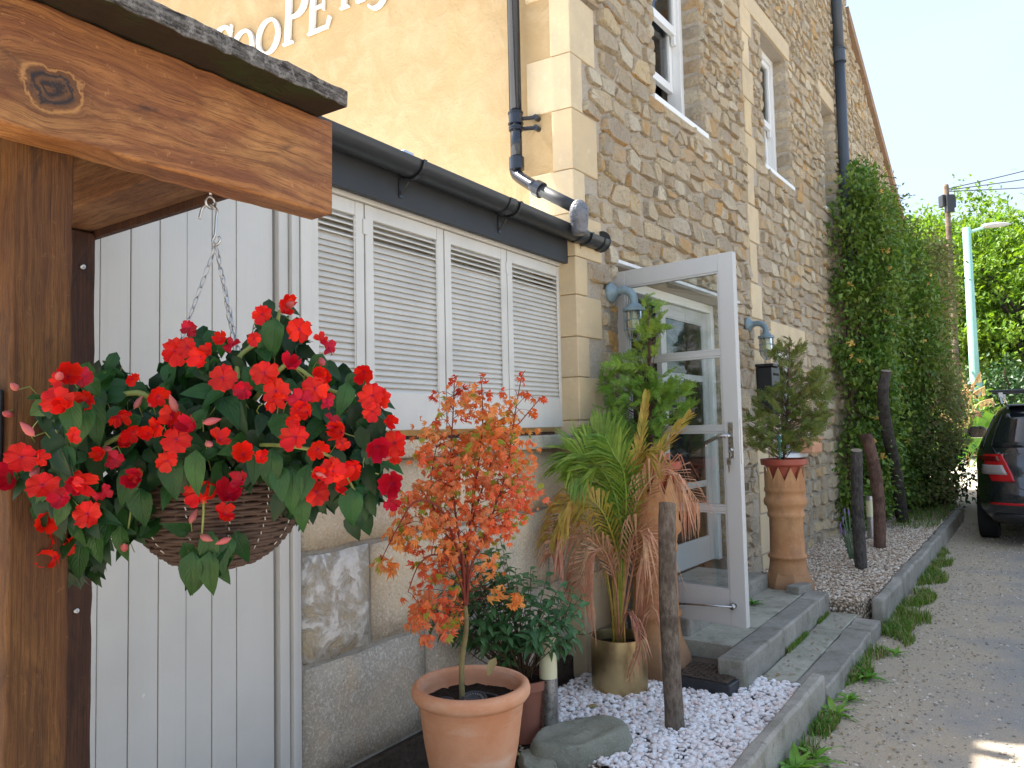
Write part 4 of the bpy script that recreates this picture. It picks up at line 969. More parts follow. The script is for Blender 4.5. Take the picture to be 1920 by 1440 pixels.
# ------------------------------------------------------------------ things fixed to the stone facade
def bulkhead(s, z, label, k=1.0):
    L = thing('wall_lamp', label, 'lamp', FA, group='bulkhead lamps beside the glazed door')
    q = MB(); R90 = Matrix.Translation((s, 0, z)) @ Matrix.Rotation(pi / 2, 4, 'X')
    q.lathe([(.0001, .012), (.058 * k, .012), (.062 * k, .016), (.062 * k, .03), (.05 * k, .042), (.03 * k, .058), (.026 * k, .075)], 20, M=R90, cap0=True); q.build('wall_plate', M['lampblue'], L, smooth=True)
    ya = -.07; zb = z - .115 * k
    q = MB(); q.tube(cat([(s, ya + .01, z), (s, ya - .04, z + .004), (s, ya - .085, z - .02), (s, ya - .10, z - .06), (s, ya - .10, zb + .005)], 4), [.024 * k] * 14 + [.026 * k] * 3, 12); q.build('arm', M['lampblue'], L, smooth=True)
    c = (s, ya - .10, zb); q = MB(); q.lathe([(.0001, .03), (.035 * k, .03), (.05 * k, .012), (.066 * k, .006), (.066 * k, -.012), (.05 * k, -.014)], 20, c=c); q.build('cap', M['lampblue'], L, smooth=False)
    q = MB(); q.lathe([(.045 * k, -.012), (.047 * k, -.10 * k), (.045 * k, -.13 * k), (.034 * k, -.16 * k), (.018 * k, -.175 * k), (.0001, -.18 * k)], 20, c=c); q.build('glass_dome', M['lampglass'], L, smooth=True)
    q = MB(); q.lathe([(.0001, -.012), (.016, -.014), (.018, -.05), (.028, -.07), (.03, -.10), (.02, -.125), (.0001, -.13)], 12, c=c); q.build('bulb', M['opal'], L, smooth=True)
    q = MB()
    for j in range(6):
        a = 2 * pi * j / 6 + .2; ca, sa = cos(a), sin(a)
        q.tube([(c[0] + r * ca, c[1] + r * sa, c[2] + zz) for r, zz in ((.060 * k, -.01), (.060 * k, -.12 * k), (.052 * k, -.155 * k), (.03 * k, -.182 * k), (.004, -.19 * k))], .0028, 5)
    for zz, r in ((-.065 * k, .060 * k), (-.12 * k, .060 * k)):
        q.tube([(c[0] + r * cos(a), c[1] + r * sin(a), c[2] + zz) for a in [2 * pi * i / 20 for i in range(21)]], .0026, 5, caps=False)
    q.build('wire_guard', M['lampblue'], L); return L
bulkhead(.37, 2.215, 'blue-grey caged bulkhead lamp on the wall left of the open door')
bulkhead(2.76, 2.255, 'blue-grey caged bulkhead lamp above the black letter box')
lb = thing('letter_box', 'black wall-mounted letter box under the right-hand bulkhead lamp', 'letter box', FA)
bx('box_body', M['black'], lb, 2.93, 3.16, -.15, -.018, 1.50, 1.90, .006); bx('lid', M['black'], lb, 2.915, 3.175, -.17, -.016, 1.905, 1.93, .005); bx('slot', M['dark'], lb, 2.97, 3.12, -.153, -.1505, 1.83, 1.85, 0)
tr = thing('window_trough', 'small orange terracotta trough standing on the low window sill', 'planter', FA)
q = MB(); q.box(4.02, 4.36, -.17, -.055, 1.127, 1.25); q.build('trough_body', M['terra'], tr, bevel=.008); bx('rim', M['terra'], tr, 4.01, 4.37, -.18, -.052, 1.2505, 1.272, .004)
for w in (bpy.data.objects.get('x'),): pass

# ------------------------------------------------------------------ timber shelter in the foreground
BM = Frame((-.381, 1.65), 35)
sh = thing('timber_shelter', 'stained timber shelter corner with a big knotted front beam and mossy roof board', 'shelter', BM)
WA = dict(cols=((.42, .17, .050), (.19, .062, .022), (.58, .28, .09), (.030, .020, .018)))
M['beam'] = m_wood('stained_beam_wood', 0, knots=((.072, -.028, .042),), freq=34, rough=.5, **WA)   # set in the beam's own coordinates
M['post'] = m_wood('stained_post_wood', 2, cols=((.165, .066, .015), (.080, .028, .008), (.22, .095, .022), (.026, .013, .008)), warp=.03, freq=55, rough=.6)
M['batten'] = m_wood('dark_batten_wood', 2, cols=((.085, .032, .016), (.038, .015, .009), (.115, .048, .025), (.018, .010, .008)), warp=.03, freq=75, rough=.6)
M['cross'] = m_wood('pale_cross_wood', 1, cols=((.20, .09, .038), (.11, .045, .02), (.27, .145, .07), (.05, .026, .016)), warp=.05, freq=40, rough=.7)
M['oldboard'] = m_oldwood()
def rough_beam(name, x0, x1, y0, y1, z0, z1, mat, nx=40, j=.0018, origin=None, ax=0, bev=.004):
    b = MB(); r = random.Random(int(abs(x0) * 997 + z1 * 31))
    cs = [(y0, z0), (y1, z0), (y1, z1), (y0, z1)] if ax == 0 else None
    for i in range(nx + 1):
        t = i / nx
        if ax == 0:
            x = x0 + (x1 - x0) * t
            for (y, z) in cs: b.v.append((x, y + r.uniform(-j, j), z + r.uniform(-j, j)))
        else:
            z = z0 + (z1 - z0) * t
            for (x, y) in ((x0, y0), (x0, y1), (x1, y1), (x1, y0)): b.v.append((x + r.uniform(-j, j), y + r.uniform(-j, j), z))
    for i in range(nx):
        for k in range(4): b.f.append((i * 4 + k, i * 4 + (k + 1) % 4, (i + 1) * 4 + (k + 1) % 4, (i + 1) * 4 + k))
    b.f += [(3, 2, 1, 0), (nx * 4, nx * 4 + 1, nx * 4 + 2, nx * 4 + 3)]
    return b.build(name, mat, sh, origin=origin, bevel=bev, autosm=30)
rough_beam('front_beam', -1.3, 0, 0, .07, 1.893, 2.10, M['beam'], origin=(-.65, .035, 1.997))
rough_beam('post', -.600, -.508, .0715, .165, 0, 2.08, M['post'], ax=2, origin=(-.554, .118, 1.04))
rough_beam('post', -1.25, -1.16, .0715, .165, 0, 2.08, M['post'], ax=2, origin=(-1.2, .118, 1.04))
rough_beam('batten', -.30, -.208, .60, .66, 0, 1.912, M['batten'], ax=2, origin=(-.25, .63, .95))
b = MB(); b.box(-.335, -.212, .0715, .68, 1.915, 2.098); b.build('cross_beam', M['cross'], sh, bevel=.004)
b = MB(); b.box(-.210, -.196, .0715, .68, 1.90, 2.098); b.build('edge_trim', M['batten'], sh, bevel=.002)
rough_beam('back_beam', -1.3, -.34, .59, .655, 1.90, 2.098, M['batten'], nx=10)
y = -.080; k = 0
while y < .74:
    w = .165 if k == 0 else .12
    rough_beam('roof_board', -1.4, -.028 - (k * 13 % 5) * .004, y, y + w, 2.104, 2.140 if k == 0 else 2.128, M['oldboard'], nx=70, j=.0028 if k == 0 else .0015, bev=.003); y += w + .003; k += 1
for (s, out, z) in ((-.238, -.5995, 1.825), (-.244, -.5995, 1.025)):
    q = MB(); T2 = Matrix.Translation((s, -out, z)) @ Matrix.Rotation(pi / 2, 4, 'X'); q.lathe([(.0001, .0022), (.0022, .0022), (.003, .0038), (.0062, .0032), (.0065, 0)], 14, M=T2); q.build('screw', M['galv'], sh, smooth=True)
bx('latch', M['black'], sh, -.64, -.601, .09, .13, 1.35, 1.50, .004)
# screw eye
EYE = BM.W(-.262, -.0735 - .012, 1.893); 
hk = Vector((-.589, 1.5, 0))
ex_, ey_, _z = BM.loc((hk.x, hk.y, 0)); 
q = MB(); q.tube([(ex_, -ey_, 1.915), (ex_, -ey_, 1.893)], .0028, 8)
q.tube([(ex_ + .012 * sin(a), -ey_ + .003 * cos(a * .5), 1.881 + .012 * cos(a)) for a in [2 * pi * i / 16 for i in range(17)]], .0025, 8); q.build('screw_eye', M['galv'], sh, smooth=True)

# ------------------------------------------------------------------ hanging basket
BC = Vector((-.575, 1.50, 1.345))      # centre of the rim
RB = .162
bk = thing('hanging_basket', 'round brown wicker basket hanging on three thin steel chains from the beam', 'hanging basket', loc=BC)
HKT = Vector((hk.x, hk.y, 1.874)) - BC; HKB = Vector((-.578, 1.5, 1.800)) - BC
q = MB(); q.tube(cat([HKT + Vector((-.022, 0, -.026)), HKT + Vector((-.016, 0, -.004)), HKT + Vector((-.002, 0, .002)), HKT + Vector((.012, 0, -.008)), HKT + Vector((.011, 0, -.026)), HKB + Vector((-.002, 0, .016)), HKB + Vector((-.007, 0, .004)), HKB + Vector((0, 0, -.005)), HKB + Vector((.008, 0, .004)), HKB + Vector((.005, 0, .012))], 5), .0026, 10); q.build('hook', M['galv'], bk, smooth=True)
lk = MB(); lk.tube([(.0042 * sin(a) * (1 - .25 * cos(a)), 0, .0125 * cos(a)) for a in [2 * pi * i / 14 for i in range(15)]], .00115, 6, caps=False)
lm = lk.mesh('chain_link', M['galv'], True)
for ang in (200, 322, 80):
    e = Vector((RB * cos(rad(ang)), RB * sin(rad(ang)), .0)); a = HKB + Vector((0, 0, -.006))
    ch = bpy.data.objects.new('chain', None); col.objects.link(ch); ch.empty_display_size = .02; ch.parent = bk; ch.location = a
    L = (e - a).length; n = int(L / .0205); d = (e - a).normalized()
    for i in range(n):
        p = d * (i + .5) * (L / n) - Vector((0, 0, .010 * sin(pi * (i + .5) / n)))
        Mx = rotmat(d.cross(Vector((0, 1, .3))), d); Mx = Matrix.Rotation(pi / 2 * (i % 2) + .5 + RN.uniform(-.3, .3), 4, d) @ Mx
        inst('chain_link', lm, ch, None, M=Matrix.Translation(p) @ Mx)
# woven bowl
def wick(mb_, zc, rr0, ph, th=.0042, n=120):
    pts = []
    for i in range(n + 1):
        a = 2 * pi * i / n; wv = sin(a * 17 + ph) * .0028; pts.append((cos(a) * (rr0 + wv), sin(a) * (rr0 + wv), zc + .0012 * sin(a * 5 + ph)))
    mb_.tube(pts, th, 6, caps=False)
q = MB(); nr = 26; rw = random.Random(3)
prof = []
for i in range(nr):
    t = i / (nr - 1); z = -.172 * (1 - (1 - t) ** 1.0) if False else -.168 * t; r = RB * math.sqrt(max(1 - (t * .93) ** 2.6, 0)) * (1 - .05 * t)
    prof.append((r, z)); wick(q, z, r, pi * (i % 2) + rw.uniform(-.2, .2), .0044 + rw.uniform(-.0006, .0008))
wv = q.build('wicker_weave', M['wicker'], bk, smooth=True, kind='stuff', origin=(0, 0, 0))
q = MB()
for j in range(34): 
    a = 2 * pi * j / 34; q.tube([(cos(a) * (r - .0005), sin(a) * (r - .0005), z) for r, z in prof], .0028, 5)
q.build('wicker_ribs', M['wicker'], bk, smooth=True, origin=(0, 0, 0))
q = MB(); q.lathe([(r * .965, z) for r, z in prof] + [(.001, -.169)], 40); q.build('liner', plain('black_liner', (.012, .012, .012), .6, .3), bk, smooth=True, origin=(0, 0, 0))
q = MB()
for ang in (-150, -118, -88, -62, -38, -12):
    a = rad(ang)
    for i in range(3, nr - 5, 2):
        r, z = prof[i]; r2, z2_ = prof[i + 1]; q.tube([((r + .0055) * cos(a), (r + .0055) * sin(a), z), ((r2 + .0055) * cos(a + .012), (r2 + .0055) * sin(a + .012), z2_ + .001)], .0011, 4)
q.build('stitching', M['wicker2'], bk, origin=(0, 0, 0))

# leaves and flowers as small shared meshes
def leaf_mesh(name, L, W, mat, cup=.25, droop=.3, nl=6, nw=4, wave=.0, rnd=None, tip=1.0, petiole=0):
    rnd = rnd or random.Random(1); b = MB(); uv = []
    for i in range(nl + 1):
        t = i / nl; w = W * (sin(pi * min(t ** .72, 1)) ** .85) * (1 - .25 * t) if 0 < t < 1 else .0
        if t == 0: w = W * .04
        if t == 1: w = W * .01
        y = L * t; zc = -droop * L * t * t
        for j in range(nw + 1):
            u = j / nw * 2 - 1
            b.v.append((u * w / 2, y, zc + cup * abs(u) * w * .5 + wave * sin(t * 9 + u * 2) * W * .12 + rnd.uniform(-.01, .01) * W)); uv.append((.5 + u * .5, t))
    k = nw + 1
    for i in range(nl):
        for j in range(nw): b.f.append((i * k + j, i * k + j + 1, (i + 1) * k + j + 1, (i + 1) * k + j))
    me = b.mesh(name, mat, True); l = me.uv_layers.new(name='UVMap')
    for p in me.polygons:
        for li in p.loop_indices: l.data[li].uv = uv[me.loops[li].vertex_index]
    return me
rr = random.Random(4)
IMPL = [leaf_mesh('impatiens_leaf', rr.uniform(.060, .076), rr.uniform(.038, .050), M['imp'], rr.uniform(.15, .4), rr.uniform(.15, .6), 5, 4, rr.uniform(.1, .5), rr) for _ in range(7)]
def flower_mesh(name, mat, R_, rnd, cup=.2, npet=5):
    b = MB(); uv = []; n = 4
    for p in range(npet):
        a0 = 2 * pi * p / npet + rnd.uniform(-.12, .12); L = R_ * rnd.uniform(.85, 1.1) * (1.1 if p == 0 else 1); W = L * rnd.uniform(.78, 1.05); c = cup + rnd.uniform(-.2, .25); ph = rnd.uniform(0, 6); o = len(b.v)
        lift = (p % 2) * .0025
        for i in range(n + 1):
            t = i / n; w = W * (.14 + .86 * sin(min(t * 1.12, 1) * pi / 2)) * (1 if t < .99 else .62)
            for j in range(n + 1):
                u = j / n * 2 - 1; y = L * (t - .16 * (1 - abs(u)) * (t ** 4) - .10 * u * u * t); x = u * w / 2
                z = c * L * t * t + lift + .14 * L * t * sin(u * 3.2 + ph) + .12 * L * t * t * sin(ph * 2 + u * 6) - .35 * L * t ** 4 * (abs(u) ** 1.5) * (1 if ph > 2 else -.6)
                b.v.append((x * cos(a0) - y * sin(a0), x * sin(a0) + y * cos(a0), z)); uv.append((.5 + u * .5, t))
        for i in range(n):
            for j in range(n): b.f.append((o + i * (n + 1) + j, o + i * (n + 1) + j + 1, o + (i + 1) * (n + 1) + j + 1, o + (i + 1) * (n + 1) + j))
    me = b.mesh(name, mat, True); l = me.uv_layers.new(name='UVMap')
    for p in me.polygons:
        for li in p.loop_indices: l.data[li].uv = uv[me.loops[li].vertex_index]
    return me
def eye(me):
    b = bmesh.new(); b.from_mesh(me); n0 = len(b.faces); r_ = bmesh.ops.create_icosphere(b, subdivisions=1, radius=.0028, matrix=Matrix.Translation((0, 0, .002)))
    for f in b.faces[n0:] if False else [f for f in b.faces if all(v in r_['verts'] for v in f.verts)]: f.material_index = 1
    b.to_mesh(me); b.free(); me.materials.append(M['eyec']); return me
M['eyec'] = plain('flower_eye', (.25, .01, .06), .5, .2)
FLW = [flower_mesh('flower', M['petal'], .031, rr, c) for c in (.1, .3, .6, 1.0, 1.5)]
FLD = [flower_mesh('flower', M['petald'], .028, rr, c) for c in (.3, .8, 1.5)]
for _m in FLW + FLD: eye(_m)
bb = MB(); bb.lathe([(.0003, 0), (.004, .004), (.0062, .010), (.0055, .018), (.0025, .026), (.0004, .030)], 8); BUD = bb.mesh('bud', M['bud'], True)
PL = thing('busy_lizzie', 'sprawling red-flowered busy lizzie with dark leaves spilling over the wicker basket', 'plant', loc=BC + Vector((0, 0, -.02)))
PO = BC + Vector((0, 0, -.02))
def CP(cx, cy, dy=0):     # surveyed position in the plant, offset dy behind (+) or before (-) the stem plane
    return PX(cx / 2.25, cy / 2.25 + 480, 1.5 + dy) 
SIL = [(90, 620), (150, 580), (300, 540), (390, 470), (400, 405), (480, 400), (520, 470), (600, 520), (690, 470), (790, 350), (860, 310), (930, 350), (990, 400), (1000, 470), (1090, 470), (1060, 400), (1045, 330), (1080, 250), (1130, 180), (1210, 200), (1240, 280), (1290, 350), (1250, 400), (1260, 450), (1330, 440), (1480, 480), (1600, 560), (1640, 700), (1660, 800), (1620, 880), (1590, 960), (1540, 1080), (1480, 1110), (1440, 1010), (1390, 1000), (1330, 1020), (1270, 1110), (1190, 1060), (1180, 1000), (1100, 960), (1050, 880), (1040, 970), (960, 960), (860, 900), (790, 960), (690, 980), (640, 970), (590, 970), (470, 960), (430, 850), (330, 900), (260, 840), (110, 720)]
SIL2 = [(60, 900), (180, 880), (300, 880), (420, 930), (460, 1010), (440, 1180), (430, 1250), (370, 1330), (300, 1330), (240, 1290), (150, 1240), (60, 1180), (20, 1110), (60, 1020)]
SIL3 = [(760, 1110), (850, 1060), (940, 1120), (1000, 1150), (1020, 1210), (930, 1310), (880, 1370), (800, 1360), (720, 1240)]
SIL4 = [(480, 1010), (560, 960), (640, 1000), (650, 1100), (660, 1190), (560, 1190), (480, 1230), (450, 1150)]
def depth(cx, cy):
    dx = (cx - 880) / 870; dz = (cy - 720) / 420; return -.24 * math.sqrt(max(0, 1 - dx * dx * .9 - dz * dz * .45)) - .20 * min(1, max(0, (520 - cx) / 260))
nl = 0; rl = random.Random(8)
def put_leaf(cx, cy, dd, sc=1, inner=False, tipv=None):
    global nl
    p = CP(cx, cy, dd); v = p - BC; outv = Vector((v.x, v.y, 0)); outv = outv.normalized() if outv.length > .02 else Vector((0, -1, 0))
    cn = Vector((-p.x, -p.y, .0)).normalized()
    sc *= .80; tip = tipv or (Vector((0, 0, -1)) * rl.uniform(.0, 1.1) + outv * rl.uniform(0, .7) + rv(rl) * .75)
    nrm = outv * .5 + cn * .6 + Vector((0, 0, rl.uniform(.1, .7))) + rv(rl) * .5
    Mx = rotmat(tip, nrm); me = rl.choice(IMPL)
    o = inst('leaf', me, PL, None, M=Matrix.Translation(p - PO - tip.normalized() * .025 * sc) @ Mx @ Matrix.Scale(sc, 4)); nl += 1
    return o
for n_, S_, d0 in ((176, SIL, 0), (74, SIL2, 0), (15, SIL3, -.03), (18, SIL4, -.02)):
    for i in range(n_):
        cx, cy = sample(S_, rl); d = depth(cx, cy) + d0 + (rl.random() ** 2) * .13
        if S_ is SIL4 or S_ is SIL3: d = -.17 + rl.uniform(-.03, .03)
        put_leaf(cx, cy, d, rl.uniform(.6, 1.12) if cy < 860 else rl.uniform(.8, 1.15))
for cx, cy in ((1180, 960), (1230, 980), (1290, 960), (1080, 880), (880, 1330), (805, 1330), (1140, 900), (820, 900), (720, 920), (590, 1060), (340, 700), (300, 690), (390, 680), (330, 1290), (1150, 340), (1480, 1060), (1270, 1060), (395, 1230), (1460, 610), (505, 1220), (880, 1240), (545, 960)):
    put_leaf(cx, cy - 20, depth(cx, cy) - .035 if cy < 1000 else -.21, 1.2, tipv=Vector((rl.uniform(-.2, .2), -.2, -1)))
# second tier of leaves behind the outer ones, shade put into their colour
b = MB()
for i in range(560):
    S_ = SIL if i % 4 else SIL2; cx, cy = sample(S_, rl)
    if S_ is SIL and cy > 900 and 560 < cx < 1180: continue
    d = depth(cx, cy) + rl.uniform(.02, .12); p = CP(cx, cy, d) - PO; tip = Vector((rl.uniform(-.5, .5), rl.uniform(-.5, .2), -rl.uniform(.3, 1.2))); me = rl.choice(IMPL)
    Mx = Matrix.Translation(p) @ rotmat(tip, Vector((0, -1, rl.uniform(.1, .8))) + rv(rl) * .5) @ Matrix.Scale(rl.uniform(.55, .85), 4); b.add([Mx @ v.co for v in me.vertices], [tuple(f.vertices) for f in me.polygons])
b.build('second_leaf_layer', M['impshade'], PL, smooth=True, kind='stuff', origin=(0, 0, 0))
# inner mass of leaves, deeper in the plant
b = MB(); li = leaf_mesh('tmp', .055, .038, M['impshade'], .3, .4, 2, 2, .2, rl); lv = [v.co.copy() for v in li.vertices]; lf = [tuple(p.vertices) for p in li.polygons]
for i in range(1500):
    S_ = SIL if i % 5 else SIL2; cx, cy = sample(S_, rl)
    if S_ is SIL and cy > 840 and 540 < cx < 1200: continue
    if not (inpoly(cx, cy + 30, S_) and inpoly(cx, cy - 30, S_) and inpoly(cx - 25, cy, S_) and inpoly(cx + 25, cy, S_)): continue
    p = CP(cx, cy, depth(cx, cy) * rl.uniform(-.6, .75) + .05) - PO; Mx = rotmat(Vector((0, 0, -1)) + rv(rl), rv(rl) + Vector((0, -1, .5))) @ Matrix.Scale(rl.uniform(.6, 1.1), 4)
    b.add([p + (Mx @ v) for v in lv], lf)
o = b.build('inner_foliage', M['impshade'], PL, smooth=True, kind='stuff', origin=(0, 0, 0))
# stems
q = MB()
def stem(pts, r0, r1, n=4):
    c = cat([p - PO for p in pts], n); q.tube(c, [r0 + (r1 - r0) * i / (len(c) - 1) for i in range(len(c))], 7)
stem([CP(980, 800, -.05), CP(1000, 560, -.17), CP(1005, 440, -.17), CP(1050, 390, -.16), CP(1150, 330, -.15), CP(1180, 230, -.15)], .006, .003)
stem([CP(880, 760, -.05), CP(640, 600, -.20), CP(540, 580, -.22), CP(460, 610, -.22), CP(330, 640, -.2), CP(160, 640, -.15)], .006, .003)
stem([CP(850, 800, -.02), CP(600, 740, -.20), CP(500, 765, -.22), CP(400, 830, -.22), CP(250, 1000, -.2), CP(150, 1150, -.16)], .0055, .003)
stem([CP(1000, 700, -.1), CP(1180, 480, -.19), CP(1250, 470, -.19), CP(1380, 560, -.2), CP(1500, 590, -.15)], .005, .0025)
stem([CP(1000, 800, -.1), CP(1200, 800, -.24), CP(1400, 850, -.22), CP(1500, 1000, -.18)], .004, .002)
stem([CP(850, 900, -.16), CP(860, 1040, -.2), CP(850, 1200, -.2)], .003, .0015)
stem([CP(600, 900, -.18), CP(560, 1040, -.19), CP(540, 1150, -.19)], .003, .0015)
for i in range(60):
    cx, cy = sample(SIL, rl)
    if cy > 860: continue
    d = depth(cx, cy); stem([CP(cx, cy, d + .03), CP(cx + rl.uniform(-40, 40), cy + rl.uniform(20, 60), d + .04), CP(cx + rl.uniform(-90, 90), cy + rl.uniform(60, 110), d + .07)], .0009, .0012, 2)
q.build('stems', M['twiggreen'], PL, smooth=True, origin=(0, 0, 0))
FL = [(245, 610, 'L'), (370, 612, 'M'), (355, 512, 'd'), (250, 520, 's'), (285, 508, 'M'), (90, 850, 'Lr'), (165, 855, 's'), (45, 945, 'Ld'), (180, 970, 'L'), (190, 1125, 'M'), (75, 1120, 'L'), (372, 1088, 'L'), (230, 1272, 'M'), (12, 1160, 'M'), (30, 1262, 's'), (500, 675, 'M'), (665, 592, 'M'), (430, 835, 's'), (520, 795, 's'), (745, 775, 'Lr'), (705, 862, 'M'), (730, 672, 'M'), (925, 775, 'M'), (740, 400, 'L'), (790, 385, 'M'), (850, 425, 'M'), (800, 305, 'd'), (885, 400, 's'), (978, 380, 'd'), (935, 348, 's'), (940, 515, 'L'), (1028, 565, 'd'), (1105, 245, 'M'), (1210, 200, 's'), (1265, 310, 'L'), (1385, 385, 'd'), (1355, 355, 's'), (1115, 495, 'L'), (1165, 570, 'L'), (1150, 610, 'M'), (1265, 610, 'Ld'), (1330, 560, 'L'), (1295, 660, 'M'), (1380, 512, 's'), (1535, 488, 'M'), (1570, 590, 'L'), (1600, 610, 'L'), (1570, 655, 'M'), (1245, 765, 'L'), (1340, 815, 'M'), (1400, 700, 'd'), (1440, 745, 'M'), (1445, 792, 's'), (1635, 690, 's'), (1590, 800, 'Ld'), (1665, 790, 'L'), (1660, 840, 'M'), (1500, 888, 'M'), (1405, 905, 'L'), (1335, 915, 's'), (1335, 1000, 'L'), (1422, 972, 'M'), (1655, 960, 'Ld'), (1645, 1035, 'd'), (908, 975, 'M'), (840, 1000, 'L'), (965, 1010, 'Ld'), (945, 1090, 'M'), (1100, 852, 's'), (1235, 695, 's'), (60, 1225, 's'), (600, 500, 's')]
_fr = random.Random(5)
for _i in range(26):
    _x, _y = sample(SIL if _i % 4 else SIL2, _fr); FL.insert(0, (_x, _y, _fr.choice('Msdd')))
for cx, cy, k in FL[:-1]:
    d = depth(cx, cy) - .045 if cy < 960 or cx < 500 else -.2; p = CP(cx, cy, d) - PO
    me = rl.choice(FLD if ('d' in k) else FLW[:2] if 'L' in k else FLW[1:]); s = {'L': .80, 'M': .60, 's': .42, 'd': .58, 'r': 1}[k[0]]
    cn = Vector((-(p + PO).x, -(p + PO).y, .15)).normalized() + rv(rl) * (.35 if 'L' in k else .8); cn.z -= .1
    Mx = rotmat(Vector((rl.uniform(-1, 1), 0, rl.uniform(.2, 1))), cn)
    # rotmat gives Y axis = first; Z near cn
    inst('flower', me, PL, None, M=Matrix.Translation(p) @ Mx @ Matrix.Scale(s, 4))
bq_ = MB()
for cx, cy in ((250, 520), (75, 565), (12, 660), (855, 705), (870, 790), (470, 815), (1365, 460), (800, 1128), (975, 1190), (625, 632), (1460, 800), (1210, 215), (565, 645), (745, 660), (130, 930), (1330, 915), (250, 1015), (525, 1215), (845, 1180), (1650, 850), (15, 1180), (145, 760), (20, 1250)):
    p = CP(cx, cy, depth(cx, cy) - .05 if cy < 1000 else -.22) - PO
    e_ = CP(cx + (880 - cx) * .12, cy + 35, depth(cx, cy) + .02) - PO; bq_.tube([p, (p + e_) / 2 + Vector((0, 0, .012)), e_], .0009, 4)
    inst('bud', BUD, PL, None, M=Matrix.Translation(p) @ rotmat(rv(rl) + Vector((0, 0, .2)), rv(rl)) @ Matrix.Rotation(-pi / 2, 4, 'X') @ Matrix.Scale(rl.uniform(.7, 1.1), 4))

bq_.build('bud_stalks', M['twiggreen'], PL, origin=(0, 0, 0), kind='stuff')
# ------------------------------------------------------------------ pots in the bed
def potloc(px, py, z): return PZ(px, py, z)
TP = KB.W(-1.46, .36, .075); TP = Vector((-.165, 2.72, .125))
tp = thing('terracotta_pot', 'large round terracotta pot with a thick rolled rim, bottom of the bed', 'plant pot', loc=TP)
H0 = .44; R0 = .192
q = MB(); q.lathe([(.0001, 0), (.115, 0), (.122, .01), (.135, .08), (.162, .22), (.176, .33), (.180, .365), (.184, .372), (.195, .376), (.203, .388), (.205, .402), (.200, .418), (.190, .426), (.178, .424), (.172, .41), (.169, .38), (.168, .34), (.0001, .33)], 56, wob=.003); q.build('pot_body', M['terra'], tp, smooth=True, origin=(0, 0, 0))
q = MB(); nS = 30
for i in range(nS + 1):
    for j in range(nS + 1):
        x = (i / nS * 2 - 1) * .169; y = (j / nS * 2 - 1) * .169; q.v.append((x, y, .362 + .012 * noise.noise(Vector((x, y, 0)) * 30) + .004 * noise.noise(Vector((x, y, 1)) * 120)))
for i in range(nS):
    for j in range(nS):
        if ((i + .5) / nS * 2 - 1) ** 2 + ((j + .5) / nS * 2 - 1) ** 2 < 1.0: q.f.append((i * 31 + j, (i + 1) * 31 + j, (i + 1) * 31 + j + 1, i * 31 + j + 1))
q.build('soil', M['soil'], tp, smooth=True, origin=(0, 0, 0))
dm = plain('dark_disc', (.045, .045, .048), .5, .4, vary=.3); 
for (dx_, dy_, r_, lab) in ((-.085, -.075, .038, 'dark round ticked disc half sunk in the soil at the left of the pot'), (.012, -.035, .046, 'dark round ticked disc lying in the middle of the pot behind the acer stem')):
    D_ = thing('ticked_disc', lab, 'disc', loc=TP + Vector((dx_, dy_, .372)), group='ticked discs on the soil of the terracotta pot'); D_.rotation_euler = (rad(12), rad(-6), .4)
    q = MB(); q.lathe([(.0001, .004), (r_ * .45, .004), (r_ * .5, .007), (r_ * .8, .006), (r_ * .86, .011), (r_ * .97, .011), (r_, .006), (r_, -.004)], 30); q.build('plate', dm, D_, smooth=False, origin=(0, 0, 0))
    q = MB()
    for i in range(24):
        a = 2 * pi * i / 24; Mt = Matrix.Rotation(a, 4, 'Z'); q.box(r_ * .58, r_ * .76, -.001, .001, .0062, .0085, M=Mt)
    q.build('tick_marks', M['galv'], D_, origin=(0, 0, 0))
q = MB(); q.tube(cat([(.03, .02, .375), (.09, -.01, .372), (.10, -.07, .372), (.04, -.11, .37), (-.03, -.115, .365)], 6), .006, 8); o = q.build('hose', M['black'], None, smooth=True); o.location = TP + Vector((.035, -.05, .366)); tag(o, 'short loop of black watering hose lying on the pot soil', 'hose')

# ---- generic plant building
def palmate(name, R_, mat, lobes=5, curl=.3, rnd=None, fold=.2):
    rnd = rnd or RN; b = MB(); b.v.append((0, 0, 0)); prev = None
    for k in range(lobes):
        a = (k - (lobes - 1) / 2) * (2.5 / (lobes - 1)) if lobes > 1 else 0; L = R_ * (1 - .32 * abs(k - (lobes - 1) / 2) / ((lobes - 1) / 2)) * rnd.uniform(.9, 1.1); w = R_ * .17
        ca, sa = cos(a), sin(a)
        P = lambda u, v, z: (v * sa + u * ca, v * ca - u * sa, z)
        o = len(b.v); b.v += [P(-w, L * .48, -curl * R_ * .12 + fold * w), P(0, L * .5, -curl * R_ * .2), P(w, L * .48, -curl * R_ * .12 + fold * w), P(0, L, -curl * R_ * rnd.uniform(.5, 1.3))]
        b.f += [(0, o, o + 1), (0, o + 1, o + 2), (o, o + 3, o + 1), (o + 1, o + 3, o + 2)]
    return b.mesh(name, mat, False)
